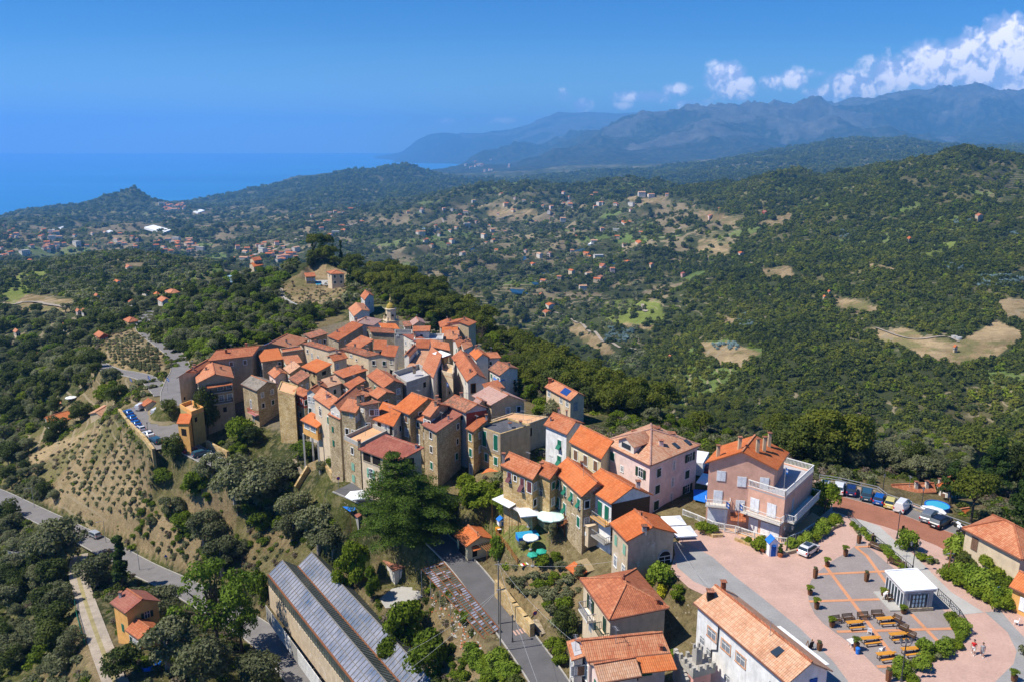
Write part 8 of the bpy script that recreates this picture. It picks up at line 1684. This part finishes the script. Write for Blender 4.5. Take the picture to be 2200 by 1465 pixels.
# signs
def sign(px,py,hgt,label,shape='round',z=None,col='paint_blue'):
 p=G(px,py,z);rt=empty('road_sign',p,label,'road sign',None,.4);m=MB();m.tube([(0,0,0),(0,0,hgt)],.035,6);m.build('post',MATS['metal_grey'],rt);m=MB()
 if shape=='round':m.tube([(0,-.04,hgt),(0,-.07,hgt)],.33,16);m.tube([(0,-.072,hgt),(0,-.078,hgt)],.25,16,1)
 elif shape=='tri':m.poly([(-.42,-.05,hgt-.3),(.42,-.05,hgt-.3),(0,-.05,hgt+.42)]);m.poly([(-.42,-.07,hgt-.3),(.42,-.07,hgt-.3),(0,-.07,hgt+.42)][::-1])
 else:m.box((0,-.05,hgt),(.5,.04,.7),0)
 m.build('panel',[MATS['paint_red' if shape=='round' else 'paint_blue' if shape=='tri' else col],MATS['paint_blue']],rt)
 if shape=='round':m=MB();m.obox((0,-.082,hgt),(.7,0,.7),(0,1,0),(-.7,0,.7),.5,.01,.07);m.build('bar',MATS['paint_red'],rt)
sign(1149,1345,2.2,'round blue and red no parking sign at the end of the golden stone wall');sign(358,1212,2.2,'triangular sign seen from behind on the dry slope by the road','tri');sign(728,1052,2.4,'small round blue sign on the wall left of the terrace house');sign(1937,1154,1.6,'small dark notice board next to the parking lot lamp','box',0,'black');sign(2140,1295,2.0,'small blue street name plate on a post in the hedge at the right','box',0,'paint_blue')
# striped crossing
z=-16.2;c=MB();P4=[unp(x,y,-11.6)for x,y in((1100,1356),(1140,1345),(1147,1354),(1107,1366))]
for k in range(6):a,b=k/6+.02,(k+.55)/6+.02;c.poly([P4[0].lerp(P4[1],a)+UPV*.1,P4[0].lerp(P4[1],b)+UPV*.1,P4[3].lerp(P4[2],b)+UPV*.1,P4[3].lerp(P4[2],a)+UPV*.1])
tag(c.build('crossing_stripes',MATS['paving_pink']),kind='structure')
# ------------------------------------------------------------------ greenhouses, tanks, ponds, viaduct, far houses
def fn_gh(t,b):
 pos=t.new('ShaderNodeNewGeometry').outputs['Position']
 c=t.ramp(t.noise(pos,.22,5,.7),[(.3,(.08,.15,.27)),(.47,(.26,.28,.34)),(.62,(.42,.42,.48)),(.8,(.22,.25,.30))])
 t.l.new(c,b.inputs['Base Color'])
def glassy(name,fn,f,**k):
 m=mat(name,fn,**k);t=NT.__new__(NT);t.t=m.node_tree;t.n=t.t.nodes;t.l=t.t.links;b=[n for n in t.n if n.bl_idname=='ShaderNodeBsdfPrincipled'][0];o=[n for n in t.n if n.bl_idname=='ShaderNodeOutputMaterial'][0]
 tr=t.new('ShaderNodeBsdfTransparent');tr.inputs[0].default_value=(.75,.8,.8,1);ms=t.new('ShaderNodeMixShader');ms.inputs[0].default_value=f;t.l.new(b.outputs[0],ms.inputs[1]);t.l.new(tr.outputs[0],ms.inputs[2]);t.l.new(ms.outputs[0],o.inputs[0])
glassy('greenhouse_glass',fn_gh,.3,rough=.22,spec=.6)
def fn_gh2(t,b):
 pos=t.new('ShaderNodeNewGeometry').outputs['Position']
 t.l.new(t.ramp(t.noise(pos,.3,5,.7),[(.3,(.06,.08,.06)),(.55,(.12,.155,.13)),(.75,(.17,.21,.19))]),b.inputs['Base Color'])
glassy('greenhouse_dull',fn_gh2,.35,rough=.35,spec=.4)
A0=unp(576,1234,-20.6);A1=unp(759,1465,-20.6);Lv=(A1-A0);Ld=Lv.normalized();Lg=Lv.length+14;Wd=(unp(641,1216,-20.6)-A0);Wn=Ld.cross(UPV);Wn=Wn if Wn.dot(Wd)>0 else-Wn;sw=Wd.length*.98
WdN=Wd.normalized();rt=empty('greenhouse',A0-UPV*6,'large double span greenhouse with dusty panes and rusty gutters on a grey wall','greenhouse');off=Vector(rt.location)
m=MB();fr=MB();ru=MB();rise=2.1
def gp(s,w,h):return A0+Ld*s+WdN*w+UPV*h-off
for sp in range(2):
 w0_,w1_,w2_=sp*sw,(sp+.5)*sw,(sp+1)*sw;n=int(Lg/.95)
 m.poly([gp(0,w0_,0),gp(Lg,w0_,0),gp(Lg,w1_,rise),gp(0,w1_,rise)],0);m.poly([gp(0,w1_,rise),gp(Lg,w1_,rise),gp(Lg,w2_,0),gp(0,w2_,0)],1)
 m.poly([gp(0,w0_,0),gp(0,w1_,rise),gp(0,w2_,0)],0);m.poly([gp(0,w0_,0),gp(0,w2_,0),gp(0,w2_,-2.4),gp(0,w0_,-2.4)],1)
 for k in range(n+1):s=Lg*k/n;fr.bar(gp(s,w0_,.04),gp(s,w1_,rise+.04),.1);fr.bar(gp(s,w1_,rise+.04),gp(s,w2_,.04),.1)
 fr.bar(gp(0,w1_,rise+.06),gp(Lg,w1_,rise+.06),.14)
 for f in(.5,):fr.bar(gp(0,w0_+sw*.25,rise/2+.06),gp(Lg,w0_+sw*.25,rise/2+.06),.06)
 ru.bar(gp(0,w0_,.06),gp(Lg,w0_,.06),.3,0,.16)
ru.bar(gp(0,2*sw,.06),gp(Lg,2*sw,.06),.25,0,.16)
m.poly([gp(0,0,0),gp(Lg,0,0),gp(Lg,0,-2.2),gp(0,0,-2.2)],1);n=int(Lg/.95)
for k in range(n+1):fr.bar(gp(Lg*k/n,-.03,0),gp(Lg*k/n,-.03,-2.2),.1)
m.poly([gp(0,2*sw,0),gp(Lg,2*sw,0),gp(Lg,2*sw+2.0,-1.6),gp(0,2*sw+2.0,-1.6)],1)
for k in range(n+1):fr.bar(gp(Lg*k/n,2*sw,.03),gp(Lg*k/n,2*sw+2.0,-1.57),.06)
m.build('panes',[MATS['greenhouse_glass'],MATS['greenhouse_dull']],rt);fr.build('glazing_bars',MATS['pole_grey'],rt);ru.build('gutter',MATS['rust'],rt)
m=MB();m.obox(gp(Lg/2,.15,-4.4),Ld,Wn,UPV,Lg,.5,4.4);m.build('base_wall',MATS['stone_peel'],rt)
rt2=empty('white_panel_fence',A0-UPV*9,'white corrugated panel fence along the lane below the big greenhouse','fence');o2=Vector(rt2.location)
for k in range(16):
 m=MB();s=Lg*(k+.5)/16;c=A0+Ld*s-WdN*.9-UPV*(7.4+k*.02)-o2
 m.obox(c,Ld,Wn,UPV,Lg/16-.1,.08,3.0)
 for j in range(5):m.obox(c+Ld*(j-2)*Lg/90-Wn*.06,Ld,Wn,UPV,.06,.06,3.0)
 m.build('panel',MATS['frame_white' if k%4 else 'concrete_path'],rt2)
sideW=[unp(702,1180,-20.8),unp(883,1446,-20.8)];rt3=empty('rusty_strip_fence',sideW[0],'long rusty topped grey panel fence right of the big greenhouse','fence');o3=Vector(rt3.location);m=MB();m.bar(sideW[0]-o3-UPV*.9,sideW[1]-o3-UPV*.9,.2,0,1.8);m.build('panel',MATS['greenhouse_dull'],rt3);m=MB();m.bar(sideW[0]-o3+UPV*.1,sideW[1]-o3+UPV*.1,.35,0,.12);m.build('rail',MATS['rust'],rt3)
# ruined greenhouse
B_=[unp(905,1222,-14.0),unp(952,1206,-11.4),unp(1072,1350,-11.0),unp(1040,1372,-12.7)]
rt=empty('ruined_greenhouse',B_[0]-UPV*3,'ruined lean-to greenhouse frame with broken panes beside the lower lane','greenhouse');off=Vector(rt.location);m=MB();fr=MB();n=34;rs2=random.Random(9)
for k in range(n):
 a,b=k/n,(k+1)/n;p0,p1=B_[0].lerp(B_[3],a)-off,B_[1].lerp(B_[2],a)-off;q0,q1=B_[0].lerp(B_[3],b)-off,B_[1].lerp(B_[2],b)-off
 fr.bar(p0,p1,.09)
 for j in range(5):
  if rs2.random()<.9:m.poly([p0.lerp(p1,j/5)-UPV*.06,p0.lerp(p1,(j+.95)/5)-UPV*.06,q0.lerp(q1,(j+.95)/5)-UPV*.06,q0.lerp(q1,j/5)-UPV*.06],rs2.choice((0,1,1)))
for f in(0,.33,.66,1):fr.bar(B_[0].lerp(B_[1],f)-off+UPV*.05,B_[3].lerp(B_[2],f)-off+UPV*.05,.12)
fr.bar(B_[3]-off,B_[2]-off,.1);m.build('panes',[MATS['greenhouse_glass'],MATS['greenhouse_dull']],rt);fr.build('frame',MATS['rust'],rt)
for f in np.linspace(0,1,7):
 for e0,e1 in((B_[0],B_[3]),(B_[1],B_[2])):p=e0.lerp(e1,float(f));fz=ground(p.x,p.y);w=MB();w.bar(p-off,Vector((p.x,p.y,min(fz,p.z-1)-.2))-off,.12);w.build('post',MATS['concrete'],rt)
rb=MB();rs2=random.Random(3)
for k in range(260):
 p=hit(rs2.uniform(925,1035),rs2.uniform(1275,1400))
 if p is None:continue
 px,py=proj(*p)
 if not(925+(py-1275)*.8-30<px<945+(py-1275)*.8+10):continue
 rb.box(p+UPV*.08,(rs2.uniform(.15,.5),rs2.uniform(.1,.35),.12),rs2.choice((0,1,1)),rs2.uniform(0,3))
tag(rb.build('rubble',[MATS['terracotta'],MATS['concrete_path']]),'orange brick rubble scattered beside the ruined greenhouse','rubble',None,'stuff')
# small far features: (px,py) of four corners on the ground
def patch(name,pts,mt,label,cat,lift=1.2,th=1.0):
 P_=[hit(x,y)for x,y in pts]
 if any(p is None for p in P_):return
 z=max(p.z for p in P_)+lift;P_=[Vector((p.x,p.y,p.z+lift))for p in P_];o=MB();o.slab([P_],th+lift);tag(o.build(name,MATS[mt],fixn=True),label,cat)
mat('pond',col=(.01,.05,.11),rough=.3,spec=.4);mat('bluish_plot',col=(.22,.33,.42),rough=.9)
patch('greenhouse_roof',[(466,612),(500,600),(521,606),(486,625)],'bluish_plot','blue grey greenhouse roof on the slope left of the villa hill','greenhouse',3,1)
patch('greenhouse_roof',[(310,492),(330,487),(368,498),(352,504)],'cloth_white','large white greenhouse roofs on the coastal plain','greenhouse',6,2);patch('greenhouse_roof',[(112,497),(125,493),(138,489),(128,500)],'cloth_white','white strip roof left of the viaduct','greenhouse',6,2);patch('greenhouse_roof',[(225,502),(236,498),(245,501),(232,504)],'cloth_white','small white roof above the viaduct','greenhouse',6,2)
patch('greenhouse_roof',[(905,495),(930,498),(945,494),(915,490)],'bluish_plot','pale blue greenhouse roof in the middle of the far valley','greenhouse',4,2);patch('greenhouse_roof',[(1262,530),(1275,527),(1283,522),(1270,524)],'cloth_white','small pale roof beside the black net in the valley','greenhouse',4,2);patch('greenhouse_roof',[(415,457),(432,452),(440,455),(425,460)],'cloth_white','white roofs above the left valley near the coast','greenhouse',6,2)
for a,b,c_,d_,lb in[((1232,540),(1258,534),(1260,543),(1240,546),'long black net field in mid valley'),((1142,608),(1182,606),(1180,614),(1146,612),'long dark pond on the lower valley terrace'),((1095,622),(1130,624),(1135,632),(1100,630),'dark pond near the steep wood edge'),((1160,584),(1178,582),(1180,588),(1164,590),'small dark pond beside white cottages'),
 ((1313,562),(1336,562),(1334,570),(1316,568),'dark pond below the white pond house'),((1195,650),(1208,652),(1212,662),(1200,658),'dark blue pond on the valley floor'),((1000,530),(1025,528),(1025,540),(1002,540),'dark plot far left in the valley'),((1115,552),(1133,552),(1133,560),(1117,560),'small dark plot above the long pond')]:patch('dark_pond',[a,b,c_,d_],'pond',lb,'pond',1,1)
blue_pts=[]
for(cx,cy,w_,h_,n)in[(2145,606,90,24,190),(1600,690,34,26,50),(1820,503,30,16,46),(2045,573,46,16,55),(2180,503,50,10,40),(2070,478,50,9,40),(1330,720,60,30,70),(2190,600,30,10,20),(1560,745,60,14,24)]:
 for k in range(n):
  p=hit(cx+rnd.uniform(-.5,.5)*w_,cy+rnd.uniform(-.5,.5)*h_)
  if p:blue_pts.append((p.x,p.y,p.z,rnd.uniform(.9,1.5)*1.9,rnd.uniform(0,6),0))
scatter('blue_eucalyptus','patches of blue grey eucalyptus plots on the right hillside','eucalyptus',blue_pts,[far_crown(300,'leaf_grey',1,200,.17)])
def tank(px,py,r,h,label,mt='tank_grey'):
 p=hit(px,py)
 if p is None:return
 rt=empty('water_tank',p,label,'water tank');m=MB();m.lathe((0,0,-.5),[(r,0),(r,h+.5)],18);m.build('wall',MATS[mt],rt);m=MB();m.lathe((0,0,h),[(r*.93,0),(r*.93,.03)],18);m.build('lid',MATS['concrete_path' if mt=='tank_grey' else 'metal_dark'],rt)
tank(2050,727,2.2,2.2,'round concrete water tank, left of two on the dry field');tank(2060,729,2.2,1.8,'round concrete water tank, right of two on the dry field');tank(1931,572,2.6,2.4,'round concrete water tank, left of two on the far terrace');tank(1940,573,2.6,2.4,'round concrete water tank, right of two on the far terrace');tank(52,1192,3.3,2.6,'dark round cistern above the bottom left grove','concrete')
# pale tracks on the far slopes
for pts,w,lb in[([(1190,672),(1225,685),(1258,705),(1285,722),(1300,735),(1340,748),(1400,748)],3.5,1),([(1368,640),(1380,655),(1392,668)],4,1),([(1440,692),(1490,690),(1502,688)],3,1),([(1880,705),(1950,728),(2030,724),(2060,735)],2.2,1),([(1400,518),(1440,505),(1462,490)],5,1),([(598,622),(606,640),(622,654)],4,1),([(0,652),(30,655),(60,650),(140,662)],4,1),([(1130,545),(1180,532),(1240,520)],4,1),([(1660,640),(1640,622),(1600,600)],2.5,1),([(950,470),(1000,478),(1080,468),(1130,455)],6,1),([(700,510),(720,490),(780,470),(800,455)],8,1),([(560,545),(610,530),(640,512),(700,500)],9,1)]:
 P_=[hit(x,y)for x,y in pts]
 if any(p is None for p in P_):continue
 P_=smooth_line(P_,6);P_=[Vector((p.x,p.y,ground(p.x,p.y)+.5))for p in P_];strip('track',P_,w,'gravel',.3)
# viaduct
a,b=unpY(95,515,3300),unpY(285,500,3900);zt_=a.z;b.z=zt_+8;rt=empty('viaduct',a,'motorway viaduct on tall grey piers crossing the coastal valley','viaduct');m=MB();m.bar(Vector((0,0,0)),b-a,22,0,5);m.build('deck',MATS['asphalt'],rt)
for f in(.45,.62,.72,.8,.88,.95):p=a.lerp(b,f)-a;gz=ground(a.x+p.x,a.y+p.y)-a.z;m=MB();m.obox((p.x,p.y,(p.z+gz)/2-3),(1,0,0),(0,1,0),(0,0,1),14,10,max(6,p.z-gz));m.build('pier',MATS['concrete_path'],rt)
# far houses: whole little buildings, too small for parts
def farhouse_mesh(wl,rf,L_=11,W_=8,h=5.5,r=1.6):
 m=MB();hw,hl=W_/2,L_/2
 for a_,b_ in(((-hl,-hw),(hl,-hw)),((hl,-hw),(hl,hw)),((hl,hw),(-hl,hw)),((-hl,hw),(-hl,-hw))):m.poly([(*a_,-3),(*b_,-3),(*b_,h),(*a_,h)],0)
 for x in(-hl,hl):m.poly([(x,-hw,h),(x,hw,h),(x,0,h+r)],0)
 e=.5;m.slab([[(-hl-e,-hw-e,h-.2),(hl+e,-hw-e,h-.2),(hl+e,0,h+r),(-hl-e,0,h+r)],[(-hl-e,0,h+r),(hl+e,0,h+r),(hl+e,hw+e,h-.2),(-hl-e,hw+e,h-.2)]],.3,1)
 for x in(-.5,0,.5):
  for zz in(1.4,4.0):m.box((x*hl,-hw-.02,zz),(1.0,.06,1.3),2)
 o=m.build('distant_house',[MATS[wl],MATS[rf],MATS['dark_hole']],None,fixn=False);me_=o.data;bpy.data.objects.remove(o);return me_
FH=[farhouse_mesh('plaster_white','tiles_salmon'),farhouse_mesh('plaster_cream','tiles_bright',13,9,6.5),farhouse_mesh('plaster_pink','tiles_salmon',9,8,7),farhouse_mesh('plaster_white','tiles_tan',16,9,9),farhouse_mesh('plaster_white','concrete_path' if 'concrete_path' in MATS else 'concrete',18,12,10,.4)]
CL=[  # polygon, count, scale, label
 ([(500,535),(580,520),(650,545),(640,562),(560,570),(505,560)],40,.95,'house of the clustered valley village left of the villa hill'),([(330,520),(420,515),(440,545),(340,545)],36,1.0,'house of the small town in the coastal valley'),([(0,480),(120,500),(130,560),(0,580)],34,1.05,'pale house at the left edge of the coastal plain'),
 ([(60,500),(330,500),(330,535),(100,545)],26,1.05,'house on the plain round the viaduct'),([(650,450),(760,440),(800,500),(700,520)],26,1.2,'house on the far slopes left of the villa hill'),([(860,450),(1060,430),(1100,520),(900,540)],26,1.0,'house among olive terraces behind the villa hill'),
 ([(900,430),(1350,430),(1450,560),(1250,640),(1000,560)],50,.85,'little farmhouse scattered through the mid valley groves'),([(345,440),(400,440),(400,458),(350,458)],22,2.2,'block of the seaside town in the gap of the coastal hills'),([(1050,420),(1450,415),(1450,450),(1080,450)],20,1.1,'house along the far ridge farms'),([(950,345),(1100,345),(1100,370),(960,370)],14,2.6,'far pale building on the headland slopes')]
nfh=0
for poly,n,sc,lb in CL:
 xs=[p[0]for p in poly];ys=[p[1]for p in poly];k=0;tries=0
 while k<n and tries<n*12 and nfh<298:
  tries+=1;px,py=rnd.uniform(min(xs),max(xs)),rnd.uniform(min(ys),max(ys))
  if not pin(px,py,poly):continue
  p=hit(px,py)
  if p is None or p.z<-446:continue
  o=bpy.data.objects.new('distant_house',rnd.choices(FH,[4,3,2,2,1])[0]);C.objects.link(o);o.location=p+UPV*(p.y*.0004);o.rotation_euler=(0,0,rnd.choice((0,1.2,.4,-.5,2.2))+rnd.uniform(-.2,.2));s=sc*rnd.uniform(.75,1.25);o.scale=(s,s,s);tag(o,lb,'house',lb.replace('house','houses',1));k+=1;nfh+=1
print('FARHOUSES',nfh)
# ------------------------------------------------------------------ haze: one even body of air round the camera and the whole scene
HZ_D=6.8e-5
hm=bpy.data.materials.new('haze_air');hm.use_nodes=True;ht=NT(hm.node_tree)
pv=ht.new('ShaderNodeVolumePrincipled');pv.inputs['Density'].default_value=HZ_D;pv.inputs['Color'].default_value=(.18,.52,1.0,1);pv.inputs['Anisotropy'].default_value=0.0
ho=ht.new('ShaderNodeOutputMaterial');ht.l.new(pv.outputs[0],ho.inputs['Volume'])
zlo=float(ZZ.min())-1.5;zhi=max(float(ZZ.max()),CAMZ)+40
xm=float(np.abs(XX).max())+50
xm=max(xm,40100);y0_,y1_=-4000.0,42600.0
h_=MB();c8=[(sx*xm,yy,zz)for zz in(zlo,zhi)for sx,yy in((-1,y0_),(1,y0_),(1,y1_),(-1,y1_))]
for f in((0,3,2,1),(4,5,6,7),(0,1,5,4),(1,2,6,5),(2,3,7,6),(3,0,4,7)):h_.poly([c8[k]for k in f])
hz=h_.build('haze',hm);tag(hz,kind='stuff')
